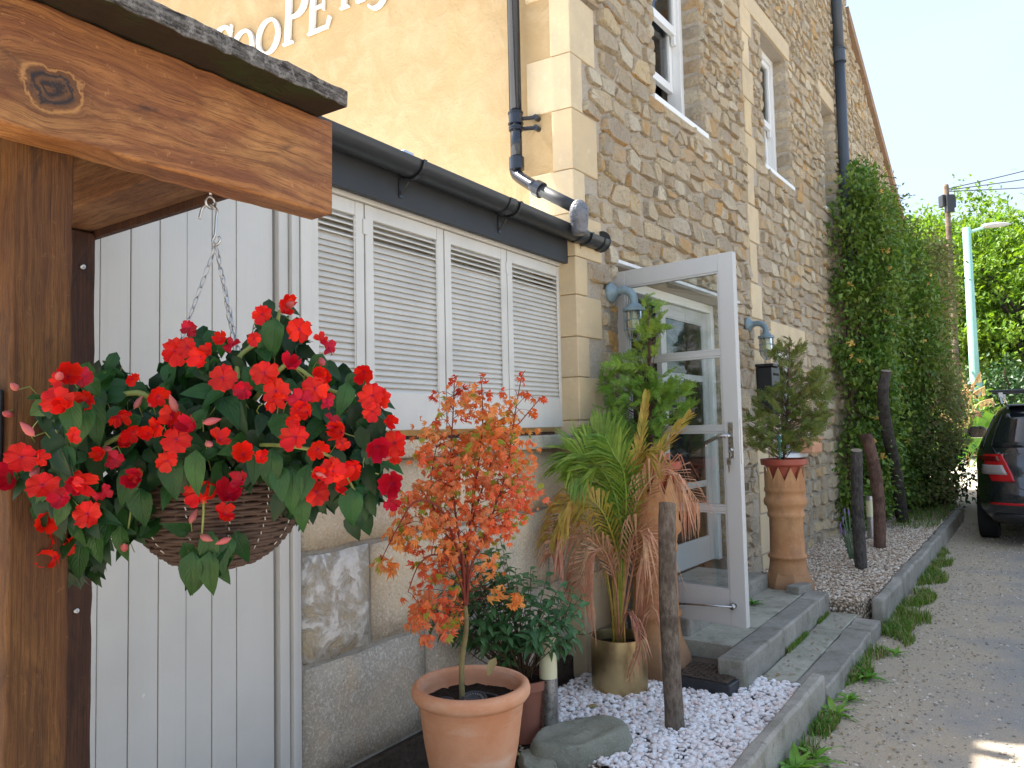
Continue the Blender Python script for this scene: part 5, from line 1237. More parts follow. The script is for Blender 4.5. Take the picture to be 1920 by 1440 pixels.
def scatter_leaves(par, po, meshes, items, nparts, stuffmat, rnd, name='leaf', stuff='foliage', centre=None):
    """items: list of (point, tip direction, normal, scale); the ones nearest the camera become parts"""
    items = sorted(items, key=lambda t: (t[0] - Vector((0, 0, HC))).length - t[3] * .2)
    rest_ = MB()
    for i, (p, tip, nrm, sc) in enumerate(items):
        Mx = Matrix.Translation(p - po) @ rotmat(tip, nrm) @ Matrix.Scale(sc, 4); me = rnd.choice(meshes)
        if i < nparts: inst(name, me, par, None, M=Mx)
        else: rest_.add([Mx @ v.co for v in me.vertices], [tuple(f.vertices) for f in me.polygons])
    if rest_.v: rest_.build(stuff, stuffmat, par, kind='stuff', origin=(0, 0, 0), smooth=False)
def twig(q, pts, r0, r1, po, n=4, sides=6):
    c = cat([p - po for p in pts], n); q.tube(c, [r0 + (r1 - r0) * i / (len(c) - 1) for i in range(len(c))], sides)

# acer
ra = random.Random(17); AY = 2.72
AC = thing('acer', 'orange-leaved Japanese maple on a slender stem in the big terracotta pot', 'small tree', loc=TP + Vector((-.03, -.02, .36))); ao = TP + Vector((-.03, -.02, .36))
A = lambda x, y, d=0: PX(x, y, AY + d)
q = MB(); twig(q, [ao, A(866, 1240, .0), A(874, 1180), A(872, 1135)], .0105, .0085, ao, 6, 10); q.build('trunk', M['oliveb'], AC, smooth=True, origin=(0, 0, 0))
stems_ = [[(872, 1140, 0), (862, 1040, .02), (835, 1000, .03), (815, 960, .03), (808, 900, .04), (820, 830, .03)], [(872, 1140, 0), (868, 1050, -.02), (858, 990, -.03), (850, 930, -.03), (845, 860, -.03), (850, 770, -.02), (852, 715, -.02)],
          [(873, 1140, 0), (878, 1050, .01), (882, 980, .02), (893, 900, .02), (905, 800, .02), (903, 720, .02)], [(874, 1138, 0), (884, 1060, -.02), (905, 1020, -.04), (925, 960, -.05), (950, 880, -.05), (965, 780, -.04), (978, 705, -.04)],
          [(873, 1139, 0), (872, 1060, .03), (880, 1000, .06), (900, 930, .08), (930, 850, .09), (985, 780, .08), (1015, 745, .07)], [(872, 1120, 0), (850, 1060, -.05), (815, 1040, -.08), (785, 1060, -.1), (765, 1110, -.11)], [(866, 1060, .0), (830, 960, -.08), (780, 940, -.12), (745, 990, -.14), (715, 1050, -.14)]]
q = MB(); skel = []
for s_ in stems_:
    pts = [A(*p) for p in s_]; twig(q, pts, .0055, .0014, ao, 5, 7); skel += cat(pts, 5)
q.build('branches', M['twigred'], AC, smooth=True, origin=(0, 0, 0))
ACP = [(840, 735), (900, 730), (975, 745), (990, 800), (1000, 860), (1000, 930), (990, 985), (950, 1000), (930, 1060), (900, 1085), (850, 1080), (850, 1190), (800, 1215), (765, 1190), (780, 1120), (760, 1080), (740, 1040), (725, 1000), (740, 940), (780, 900), (775, 850), (800, 800)]
q = MB(); items = []; ri = []
def cluster(x, y, d, n, sp, big=1.0, top_=False):
    c = A(x, y, d); cand = [s for s in skel if s.z < c.z + .08]; s0 = min(cand or skel, key=lambda s: (s - c).length + max(0, s.z - c.z) * 2)
    twig(q, [s0, (s0 + c) / 2 + Vector((ra.uniform(-.02, .02), ra.uniform(-.02, .02), .02)), c], .0014, .0006, ao, 3, 4)
    for i in range(n):
        p = c + Vector((ra.gauss(0, sp), ra.gauss(0, sp), ra.gauss(0, sp))); tip = Vector((ra.uniform(-.6, .6), ra.uniform(-.6, .6), -ra.uniform(.3, 1))); (ri if top_ else items).append((p, tip, rv(ra) + Vector((0, -.6, .6)), ra.uniform(.7, 1.25) * big))
for i in range(125):
    x, y = sample(ACP, ra); cluster(x, y, ra.uniform(-.15, .15), 10, .022, .9 if y < 1000 else 1.05)
for i in range(85):
    x, y = sample([(800, 800), (985, 800), (995, 980), (800, 1000)], ra); cluster(x, y, ra.uniform(-.12, .14), 9, .025, .9)
for x, y in ((852, 712), (860, 730), (905, 712), (915, 745), (845, 760), (978, 706), (985, 735), (1016, 748), (1006, 775), (935, 735), (955, 760), (880, 745), (965, 790), (815, 745), (818, 790), (900, 770), (935, 800), (870, 780)): cluster(x, y, ra.uniform(-.05, .05), 5, .009, .85, True)
for x, y in ((712, 1050), (735, 1055), (740, 1000), (770, 1165), (790, 1140), (830, 1185), (800, 1200), (760, 975), (975, 1120), (960, 1130), (930, 1110)): cluster(x, y, -.12, 7, .012, 1.15)
q.build('twigs', M['twigred'], AC, origin=(0, 0, 0), kind='stuff')
PM = [palmate('leaf', ra.uniform(.019, .029), M['acer'], ra.choice((5, 5, 7)), ra.uniform(.2, 1.1), ra) for _ in range(6)]; PR_ = [palmate('leaf', .026, M['acerred'], 5, .6, ra) for _ in range(3)]
scatter_leaves(AC, ao, PM, items, 220, M['acer'], ra); scatter_leaves(AC, ao, PR_, ri, 75, M['acerred'], ra, stuff='top_foliage')

# brown pot with evergreen shrub
BP = Vector((.02, 3.44, .08)); bp = thing('brown_plastic_pot', 'reddish-brown plastic pot half hidden behind the big terracotta pot', 'plant pot', loc=BP)
q = MB(); q.lathe([(.0001, 0), (.085, 0), (.115, .22), (.118, .225), (.128, .227), (.130, .265), (.122, .266), (.116, .23), (.0001, .225)], 36); q.build('pot_body', M['brownplastic'], bp, smooth=False, origin=(0, 0, 0), autosm=40)
q = MB(); q.lathe([(.0001, .235), (.06, .238), (.117, .232)], 24); q.build('soil', M['soil'], bp, smooth=True, origin=(0, 0, 0))
SO = BP + Vector((0, 0, .23)); SHb = thing('evergreen_shrub', 'bushy dark green evergreen with long glossy leaves between the maple and the palm', 'shrub', loc=SO)
rsx = random.Random(31); Sx = lambda x, y, d=0: PX(x, y, 3.36 + d)
SP = [(800, 1090), (840, 1050), (900, 1020), (940, 1010), (985, 1010), (1010, 1050), (1060, 1060), (1090, 1110), (1105, 1160), (1090, 1215), (1040, 1230), (985, 1240), (930, 1225), (880, 1205), (820, 1180), (790, 1130)]
q = MB(); items = []
for i in range(105):
    x, y = sample(SP, rsx); c = Sx(x, y, rsx.uniform(-.16, .14)); base = SO + Vector((rsx.uniform(-.03, .03), rsx.uniform(-.03, .03), 0))
    twig(q, [base, (base + c) / 2 + Vector((rsx.uniform(-.03, .03), 0, rsx.uniform(-.02, .03))), c], .003, .0012, SO, 3, 5); dirv = (c - base).normalized()
    for k in range(9):
        t = .72 + .28 * k / 8; p = base.lerp(c, t) if k < 8 else c; a = k * 2.4; side = (dirv.orthogonal().normalized() * cos(a) + dirv.cross(dirv.orthogonal()).normalized() * sin(a)); tip = dirv * rsx.uniform(.25, .6) + side + Vector((0, 0, -.25)); items.append((p, tip, dirv + Vector((0, -.3, .8)) + rv(rsx) * .3, rsx.uniform(.75, 1.2)))
q.build('branches', M['twigbrown'], SHb, smooth=True, origin=(0, 0, 0))
SM = [leaf_mesh('leaf', rsx.uniform(.055, .075), rsx.uniform(.021, .029), M['shrub'], .3, rsx.uniform(.1, .4), 4, 2, .1, rsx) for _ in range(5)]
scatter_leaves(SHb, SO, SM, items, 290, M['shrub'], rsx)

# palm in a brass pot
BR = PX(1160, 1200, 4.0); BR.z = .085; br = thing('brass_pot', 'brushed brass cylinder planter on the white gravel holding the palm', 'plant pot', loc=BR)
q = MB(); q.lathe([(.0001, 0), (.137, 0), (.142, .004), (.142, .272), (.136, .273), (.136, .215), (.0001, .21)], 48); q.build('pot_body', M['brass'], br, origin=(0, 0, 0), autosm=35)
q = MB(); q.lathe([(.0001, .228), (.08, .232), (.1355, .222)], 24); q.build('soil', M['soil'], br, smooth=True, origin=(0, 0, 0))
PP = BR + Vector((0, 0, .23)); pa = thing('palm', 'half-withered parlour palm with green upper fronds and drooping brown ones in the brass pot', 'palm', loc=PP)
rp_ = random.Random(12); Py = BR.y
def frond(pts, LL, mat, nlf=26, droop=.35, fold=.55, start=.3, ang=.7, width=.0085):
    c = cat(pts, 8); q = MB(); n = len(c); q.tube([p - PP for p in c], [.006 * (1 - .8 * i / n) + .001 for i in range(n)], 6)
    nlf = int(nlf * 1.45)
    for i in range(nlf):
        t = start + (1 - start) * i / (nlf - 1); k = t * (n - 1); a = int(min(k, n - 2)); p = c[a].lerp(c[a + 1], k - a); d = (c[min(a + 1, n - 1)] - c[a]).normalized(); view = Vector((-p.x, -p.y, .2)).normalized()
        up = (Vector((0, 0, 1)) * .4 + view * .8).normalized(); sd_ = d.cross(up).normalized(); L = LL * (sin(pi * (.15 + .8 * (t - start) / (1 - start))) ** .6) * rp_.uniform(.8, 1.1)
        for s_ in (-1, 1):
            tip0 = (d * cos(ang) + sd_ * s_ * sin(ang) + up * rp_.uniform(-.1, .25)).normalized(); dr = droop * rp_.uniform(.6, 1.5)
            p1 = p + tip0 * L * .5; p2 = p + tip0 * L * .93 + Vector((0, 0, -dr * L)); wv = tip0.cross(Vector((0, 0, 1)) + view * .6).normalized() * width * rp_.uniform(.7, 1.1)
            tw = rv(rp_) * .2 * width; q.add([p - PP - wv * .3, p - PP + wv * .3, p1 - PP + wv + tw, p1 - PP - wv + Vector((0, 0, -.002)), p2 - PP], [(0, 1, 2, 3), (3, 2, 4)])
    q.build('frond', mat, pa, origin=(0, 0, 0), kind=None)
G, Dd, Mx_ = M['palm'], M['palmdead'], M['palmmix']
Pp = lambda x, y, d=0: PX(x, y, Py + d)
base = PP
frond([base, Pp(1160, 1050), Pp(1140, 930, -.02), Pp(1090, 850, -.05), Pp(1055, 880, -.1)], .26, G, 30, .2)
frond([base, Pp(1165, 1050), Pp(1160, 920), Pp(1140, 840, .02), Pp(1110, 800, .03)], .26, G, 30, .12)
frond([base, Pp(1168, 1050), Pp(1165, 930), Pp(1130, 870, -.08), Pp(1070, 900, -.14)], .24, G, 26, .35)
frond([base, Pp(1175, 1040), Pp(1200, 920), Pp(1235, 850, .02), Pp(1290, 780, .02)], .17, Mx_, 20, .1, ang=.3)
frond([base, Pp(1175, 1040), Pp(1195, 900), Pp(1205, 800, .02), Pp(1212, 740, .02)], .12, Mx_, 14, .1, ang=.3)
frond([base, Pp(1172, 1040), Pp(1185, 920), Pp(1200, 850, -.03), Pp(1240, 870, -.08)], .18, Mx_, 22, .3, ang=.5)
frond([base, Pp(1150, 1080), Pp(1110, 980, -.05), Pp(1060, 960, -.08), Pp(1030, 1010, -.1)], .2, Mx_, 22, .5)
frond([base, Pp(1175, 1060), Pp(1195, 940, -.05), Pp(1250, 880, -.12), Pp(1310, 940, -.15)], .24, Dd, 26, .95, width=.0065)
frond([base, Pp(1175, 1080), Pp(1190, 1000, -.08), Pp(1215, 1010, -.14), Pp(1228, 1080, -.16)], .22, Dd, 18, 1.0, width=.0065)
frond([base, Pp(1155, 1100), Pp(1110, 1010, -.06), Pp(1055, 1000, -.1), Pp(1035, 1040, -.12)], .18, Dd, 22, .8, width=.0065)
frond([base, Pp(1175, 1150, -.1), Pp(1195, 1170, -.17), Pp(1200, 1210, -.19), Pp(1180, 1270, -.2)], .09, Dd, 12, .7, width=.005, ang=.5)
frond([base, Pp(1168, 1040), Pp(1150, 920, -.08), Pp(1105, 860, -.1), Pp(1075, 850, -.12)], .25, G, 34, .2)
frond([base, Pp(1172, 1040), Pp(1172, 900, -.1), Pp(1150, 850, -.12), Pp(1135, 820, -.12)], .22, G, 30, .2)
frond([base, Pp(1160, 1060), Pp(1130, 960, -.1), Pp(1085, 930, -.14), Pp(1050, 960, -.16)], .2, Mx_, 24, .5)
pass
frond([base, Pp(1155, 1100, -.06), Pp(1130, 1030, -.10), Pp(1100, 1050, -.13), Pp(1085, 1100, -.14)], .20, Dd, 22, 1.0, width=.006)
frond([base, Pp(1180, 1100), Pp(1195, 1040, .02), Pp(1215, 1080, -.02), Pp(1220, 1150, -.03)], .18, Dd, 14, 1.0, width=.006)
q = MB()
for i in range(16):
    a = rp_.uniform(-.03, .03); h_ = rp_.uniform(.25, .55); twig(q, [PP + Vector((a, rp_.uniform(-.03, .03), 0)), PP + Vector((a * 1.2, 0, h_ * .5)), PP + Vector((a * 2.5, 0, h_))], .006, .003, PP, 3, 5)
q.build('stems', M['palmmix'], pa, smooth=True, origin=(0, 0, 0))

# chimney pots with planters and conifers
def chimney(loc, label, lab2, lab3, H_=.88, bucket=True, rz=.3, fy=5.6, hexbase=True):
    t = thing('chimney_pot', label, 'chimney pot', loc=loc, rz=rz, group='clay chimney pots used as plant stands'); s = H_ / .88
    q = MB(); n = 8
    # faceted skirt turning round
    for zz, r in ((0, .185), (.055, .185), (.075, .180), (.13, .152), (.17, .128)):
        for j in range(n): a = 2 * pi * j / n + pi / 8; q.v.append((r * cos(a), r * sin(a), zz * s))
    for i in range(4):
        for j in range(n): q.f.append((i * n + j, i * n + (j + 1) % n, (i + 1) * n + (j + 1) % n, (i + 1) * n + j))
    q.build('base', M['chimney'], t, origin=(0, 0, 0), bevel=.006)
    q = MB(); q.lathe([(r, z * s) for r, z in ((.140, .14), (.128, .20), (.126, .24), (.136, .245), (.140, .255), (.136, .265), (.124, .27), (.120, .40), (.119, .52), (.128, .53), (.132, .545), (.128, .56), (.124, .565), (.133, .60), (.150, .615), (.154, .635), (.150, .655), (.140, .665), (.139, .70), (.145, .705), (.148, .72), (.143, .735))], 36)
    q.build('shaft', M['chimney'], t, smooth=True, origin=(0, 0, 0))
    q = MB(); nz = 10   # zigzag crown
    for j in range(nz * 2 + 1):
        a = 2 * pi * j / (nz * 2); ztop = (.88 if j % 2 == 0 else .785) * s
        for r in (.142, .128): q.v.append((r * cos(a), r * sin(a), .733 * s)); q.v.append((r * cos(a), r * sin(a), ztop))
    for j in range(nz * 2):
        a = j * 4; b2 = a + 4; q.f += [(a, b2, b2 + 1, a + 1), (a + 2, a + 3, b2 + 3, b2 + 2), (a + 1, b2 + 1, b2 + 3, a + 3)]
    q.build('zigzag_crown', M['chimney'], t, origin=(0, 0, 0))
    if bucket:
        top_ = loc + Vector((0, 0, H_ - .145)); u = thing('red_planter', lab2, 'plant pot', loc=top_, group='red plastic planters on the chimney pots')
        q = MB(); q.lathe([(.0001, .0), (.095, .0), (.126, .145), (.138, .150), (.142, .155), (.158, .157), (.163, .162), (.166, .200), (.160, .203), (.150, .17), (.0001, .165)], 40); q.build('pot_body', M['redplastic'], u, origin=(0, 0, 0), autosm=35)
        q = MB(); q.lathe([(.0001, .180), (.08, .184), (.150, .176)], 24); q.build('soil', M['soil'], u, smooth=True, origin=(0, 0, 0))
    return t
C1 = Vector((.755, 4.25, .10)); C2 = PZ(1475, 1082, .235); C2 = Vector((2.02, 5.78, .18)) + Vector((-.02, -.05, 0))
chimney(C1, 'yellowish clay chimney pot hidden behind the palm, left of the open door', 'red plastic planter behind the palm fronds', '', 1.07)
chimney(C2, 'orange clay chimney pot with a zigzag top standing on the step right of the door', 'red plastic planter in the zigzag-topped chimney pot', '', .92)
# brick against the far chimney pot
o = bx('brick', M['kerb'], None, -.10, .10, -.05, .05, 0, .09, .008); o.location = (2.0, 5.52, .19); o.rotation_euler = (0, 0, .75); tag(o, 'grey concrete block lying against the foot of the zigzag chimney pot', 'block')

def spray_mesh(name, L, mat, rnd, w=.0024):
    b = MB(); n = 9
    def rib(p, d, l, ww, lv):
        sdv = Vector((-d.y, d.x, 0)).normalized(); e = p + d * l + Vector((0, 0, -l * .12)); b.add([p - sdv * ww, p + sdv * ww, (p + e) / 2 + sdv * ww * 1.1 + Vector((0, 0, .001)), e, (p + e) / 2 - sdv * ww * 1.1], [(0, 1, 2, 4), (4, 2, 3)])
        if lv:
            for i in range(1, n if lv == 2 else 5):
                t = i / (n if lv == 2 else 5)
                for s_ in (-1, 1):
                    a = rnd.uniform(.5, .9) * s_; dd_ = Vector((d.x * cos(a) - d.y * sin(a), d.x * sin(a) + d.y * cos(a), rnd.uniform(-.15, .1))); rib(p + d * l * t, dd_, l * (.42 if lv == 2 else .4) * (1.15 - t) * rnd.uniform(.7, 1.1), ww * .85, lv - 1)
    rib(Vector((0, 0, 0)), Vector((0, 1, 0)), L, w, 2); return b.mesh(name, mat, False)
def conifer(base, Yp, P, label, mats, n, leader, seed, spread=(.16, .16), np_=150, trunkm=None):
    r = random.Random(seed); t = thing('conifer', label, 'conifer', loc=base, group='young conifers in the red planters'); q = MB(); tp_ = PX(*leader, Yp)
    twig(q, [base, base.lerp(tp_, .5) + Vector((.01, 0, 0)), tp_], .011, .003, base, 6, 8); its = []
    for i in range(n):
        x, y = sample(P, r); c = PX(x, y, Yp + r.uniform(-spread[0], spread[1]) * .9); h_ = c.z - base.z; z0 = max(.02, h_ - r.uniform(.05, .18)); f = min(z0 / (tp_.z - base.z), .95); s0 = base.lerp(tp_, f); dr = c - s0
        if i % 3 == 0: twig(q, [s0, s0.lerp(c, .5) + Vector((0, 0, -.01)), c], .003, .001, base, 2, 4)
        hz_ = Vector((dr.x, dr.y, 0)); hz_ = hz_.normalized() if hz_.length > 1e-3 else rv(r); tip = hz_ * r.uniform(.4, 1) + Vector((0, 0, r.uniform(-.4, .9))) + rv(r) * .6
        its.append((c - tip.normalized() * .05, tip, Vector((-c.x, -c.y, .3)).normalized() * r.uniform(.3, 1) + rv(r) * .7, r.uniform(.6, 1.15)))
    q.build('trunk', trunkm or M['barkred'], t, smooth=True, origin=(0, 0, 0))
    ms = [spray_mesh('spray', .125, mats, r) for _ in range(4)]; scatter_leaves(t, base, ms, its, np_, mats, r, 'spray'); return t
CP1 = [(1205, 560), (1225, 545), (1245, 600), (1235, 650), (1225, 690), (1290, 715), (1300, 760), (1250, 800), (1240, 850), (1150, 850), (1115, 830), (1120, 770), (1130, 690), (1175, 670), (1200, 640)]
cb = C1 + Vector((0, 0, 1.07 - .145 + .175)); conifer(cb, 4.24, CP1, 'bright green tall thin-topped conifer in front of the open door', M['thuja'], 330, (1213, 550), 5, (.17, .17), 160)
CP2 = [(1440, 660), (1480, 630), (1505, 650), (1505, 700), (1540, 690), (1560, 720), (1550, 780), (1530, 830), (1500, 850), (1440, 850), (1400, 830), (1395, 780), (1420, 740), (1455, 720), (1470, 690)]
cb2 = C2 + Vector((0, 0, .92 - .145 + .175)); conifer(cb2, C2.y, CP2, 'olive-green bushy conifer in front of the letter box', M['thuja2'], 440, (1480, 640), 6, (.2, .2), 140)
so_ = thing('solar_stake_light', 'small green solar stake light stuck in the far red planter', 'garden light', loc=PX(1462, 850, C2.y - .12)); q = MB(); q.tube([(0, 0, -.06), (0, 0, .06)], .007, 8); q.build('stake', plain('teal_plastic', (.05, .20, .17), .4, .4), so_, smooth=True); q = MB(); q.lathe([(.011, .06), (.013, .11), (.013, .111), (.020, .113), (.018, .125), (.0001, .13)], 14); q.build('light_head', bpy.data.materials['teal_plastic'], so_)

# bollard lights
def bollard(loc, label, h=.45, r=.040):
    t = thing('bollard_light', label, 'bollard light', loc=loc, group='steel bollard lights in the gravel')
    for nm, z0, z1, rr1, mt in (('post', 0, h * .53, r, 'steel'), ('diffuser', h * .531, h * .90, r * .965, 'opal'), ('cap', h * .901, h, r, 'steel')):
        q = MB(); q.lathe([(.0001, z0), (rr1, z0), (rr1, z1 - .002), (rr1 - .002, z1), (.0001, z1)], 28); q.build(nm, M[mt], t, origin=(0, 0, 0), autosm=35)
    q = MB(); q.lathe([(.0001, 0), (r * 1.35, 0), (r * 1.35, .006), (.0001, .007)], 28); q.build('base_flange', M['steel'], t, origin=(0, 0, 0)); return t
bollard(PZ(1031, 1388, .085), 'steel bollard light with cream lens beside the big terracotta pot', .50)
bollard(PZ(1634, 1012, .17) + Vector((0, 0, .0)), 'small steel bollard light between the two far wooden stakes', .46, .038)

# stakes
def stake(pts, r0, r1, label, mat, name='stake', catg='post', group='rough wooden stakes in the gravel', cut=True, seed=1, n=16):
    rnd = random.Random(seed); c = cat(pts, 8); o0 = Vector(pts[0]); b = MB(); k = len(c)
    for i, p in enumerate(c):
        r = r0 + (r1 - r0) * i / (k - 1)
        for j in range(n):
            a = 2 * pi * j / n; w = 1 + .07 * noise.noise(Vector((cos(a) * 2, sin(a) * 2, i * .35 + seed))) + rnd.uniform(-.012, .012); q_ = p - o0 + Vector((r * w * cos(a), r * w * sin(a), (.3 * r * cos(a + seed) if i == k - 1 else 0))); b.v.append(tuple(q_))
    for i in range(k - 1):
        for j in range(n): b.f.append((i * n + j, i * n + (j + 1) % n, (i + 1) * n + (j + 1) % n, (i + 1) * n + j))
    o = thing(name, label, catg, loc=o0, group=group)
    s = b.build('shaft', mat, o, smooth=True, origin=(0, 0, 0))
    t = MB(); t.v = [b.v[(k - 1) * n + j] for j in range(n)] + [tuple(c[-1] - o0 + Vector((0, 0, .002)))]; t.f = [(j, (j + 1) % n, n) for j in range(n)]; t.build('cut_top', plain('cut_wood', (.30, .24, .17), .85, .1, vary=.3) if 'cut_wood' not in bpy.data.materials else bpy.data.materials['cut_wood'], o, origin=(0, 0, 0)); return o
b0 = PZ(1266, 1375, .07); stake([b0, PX(1259, 1250, b0.y - .01), PX(1252, 1100, b0.y - .02), PX(1251, 944, b0.y - .02)], .043, .038, 'thick brown bark-covered stake standing in the white gravel', M['bark'], seed=2)
b0 = PZ(1615, 1070, .16); stake([b0, PX(1608, 950, b0.y), PX(1606, 844, b0.y)], .050, .046, 'dark straight wooden stake, left of the far pair', M['barkdark'], seed=5)
b0 = PZ(1650, 1031, .16); stake([b0, PX(1648, 950, b0.y), PX(1640, 880, b0.y), PX(1624, 816, b0.y)], .056, .058, 'reddish-brown curved stake, right of the far pair', M['barkred'], seed=8)
b0 = PZ(1692, 982, .16); stake([b0, PX(1682, 900, b0.y - .5), PX(1664, 810, b0.y - 1.0), PX(1655, 745, b0.y - 1.25), PX(1662, 695, b0.y - 1.35)], .072, .052, 'long crooked black branch leaning up against the climber', M['barkdark'], 'crooked_branch', 'branch', None, seed=11)

# flat rock
bm = bmesh.new(); bmesh.ops.create_icosphere(bm, subdivisions=4, radius=1)
for v in bm.verts:
    p = v.co; a = math.atan2(p.y, p.x); r_ = .20 + .035 * cos(2 * a + .6) + .03 * noise.noise(Vector((cos(a) * 1.3, sin(a) * 1.3, 2))); z = max(-.05, min(.078 + .012 * noise.noise(p * 2) + .012 * p.x, p.z * .16)); q_ = Vector((p.x * r_ * 1.05, p.y * r_ * .8, z)); q_ += q_.normalized() * .006 * noise.noise(p * 6); v.co = q_
me = bpy.data.meshes.new('rock'); bm.to_mesh(me); bm.free(); me.materials.append(M['rock']); me.polygons.foreach_set('use_smooth', [True] * len(me.polygons)); rk = bpy.data.objects.new('flat_rock', me); col.objects.link(rk); rk.location = PZ(1092, 1405, .09); rk.rotation_euler = (0, 0, .55); tag(rk, 'flat grey-green rock lying in front of the steel bollard light', 'rock')
bm = rk.copy(); col.objects.link(bm); bm.location = PZ(1010, 1448, .07); bm.scale = (.55, .5, .6); bm.rotation_euler = (0, 0, 2); tag(bm, 'smaller grey rock at the left end of the flat rock', 'rock')

# drain cover box
dr = thing('meter_box', 'black plastic ground box with a brown patterned lid at the end of the step', 'ground box', KB)
cmat = M['black']; q = MB(); pts = [(.02, .52), (.40, .42), (.44, .52), (.32, .80), (.10, .84), (.0, .76)]
pts = [(.42, .44), (.42, .655), (.162, .662), (.155, .79), (.03, .78), (.04, .50)]
n = len(pts); cx = sum(p[0] for p in pts) / n; cy = sum(p[1] for p in pts) / n
q.add([(p[0], -p[1], .06) for p in pts] + [(p[0], -p[1], .150) for p in pts], [tuple(range(n)), tuple(range(2 * n - 1, n - 1, -1))] + [(i, i + n, (i + 1) % n + n, (i + 1) % n) for i in range(n)]); q.build('box_body', cmat, dr, bevel=.006)
q = MB(); sc_ = .88; pp_ = [(cx + (p[0] - cx) * sc_, cy + (p[1] - cy) * sc_) for p in pts]; q.add([(p[0], -p[1], .1505) for p in pp_] + [(p[0], -p[1], .156) for p in pp_], [tuple(range(n)), tuple(range(2 * n - 1, n - 1, -1))] + [(i, i + n, (i + 1) % n + n, (i + 1) % n) for i in range(n)]); M['lid'] = plain('rusty_brown_lid', (.085, .060, .045), .8, .2, vary=.5, sc=40, bump=.5); lid = q.build('lid', M['lid'], dr, bevel=.002)
q = MB(); rd = random.Random(2)
for i in range(9):
    for j in range(12):
        x = min(p[0] for p in pp_) + .014 + i * .028; y = min(p[1] for p in pp_) + .014 + j * .026
        if inpoly(x, y, [(cx + (p[0] - cx) * .93, cy + (p[1] - cy) * .93) for p in pp_]): Mt = Matrix.Translation((x, -y, .158)) @ Matrix.Rotation(.785 if (i + j) % 2 else -.785, 4, 'Z'); q.box(-.010, .010, -.0035, .0035, -.002, .003, M=Mt)
q.build('tread_studs', M['lid'], dr, origin=None)
# small ivy and glass dish by the brass pot
iv = PZ(1225, 1255, .09); ivt = thing('ivy_cutting', 'tiny bright green leafy cutting between the brass pot and the stake', 'plant', loc=iv); ri_ = random.Random(3)
its = [(iv + Vector((ri_.uniform(-.03, .03), ri_.uniform(-.03, .03), ri_.uniform(.02, .13))), Vector((ri_.uniform(-1, 1), ri_.uniform(-1, 0), ri_.uniform(-.6, .2))), Vector((0, -.5, 1)), ri_.uniform(.6, .9)) for _ in range(14)]
scatter_leaves(ivt, iv, [leaf_mesh('leaf', .045, .03, M['dandel'], .2, .3, 3, 2)], its, 14, M['dandel'], ri_)
q = MB(); q.lathe([(.0001, .004), (.035, .004), (.05, .03), (.052, .031), (.038, .0), (.0001, 0)], 24); o = q.build('glass_dish', M['lampglass'], None, smooth=True); o.location = PZ(1223, 1263, .09); tag(o, 'small clear glass dish under the green cutting', 'dish')
# fallen leaves
for i, (x, y, s_) in enumerate(((1122, 1330, 1.0), (1128, 1345, .7), (1010, 1412, .9), (960, 1418, .8), (1000, 1395, .6), (932, 1240, 1.1))):
    z = .10 if i != 5 else .50; p = PZ(x, y, z) if i != 5 else PX(930, 1240, 2.66)
    if 'lfm' not in globals(): lfm = leaf_mesh('fallen_leaf', .06, .036, M['dryleaf'], .25, .2, 4, 2, .4)
    o = bpy.data.objects.new('fallen_leaf', lfm); col.objects.link(o); o.matrix_world = Matrix.Translation(p + Vector((0, 0, .012))) @ rotmat(Vector((ri_.uniform(-1, 1), ri_.uniform(-1, 1), .1 if i != 5 else -1.4)), Vector((0, -.3, 1))) @ Matrix.Scale(s_, 4)
    o['group'] = 'fallen brown leaves'; tag(o, ['olive fallen leaf upright on the white gravel', 'small olive leaf fragment below the upright one on the white gravel', 'brown leaf in front of the terracotta pot foot', 'brown leaf at the lower left of the flat rock', 'tiny brown leaf beside the steel bollard light', 'tan leaf hanging over the rear rim of the terracotta pot'][i], 'leaf', 'fallen brown leaves')

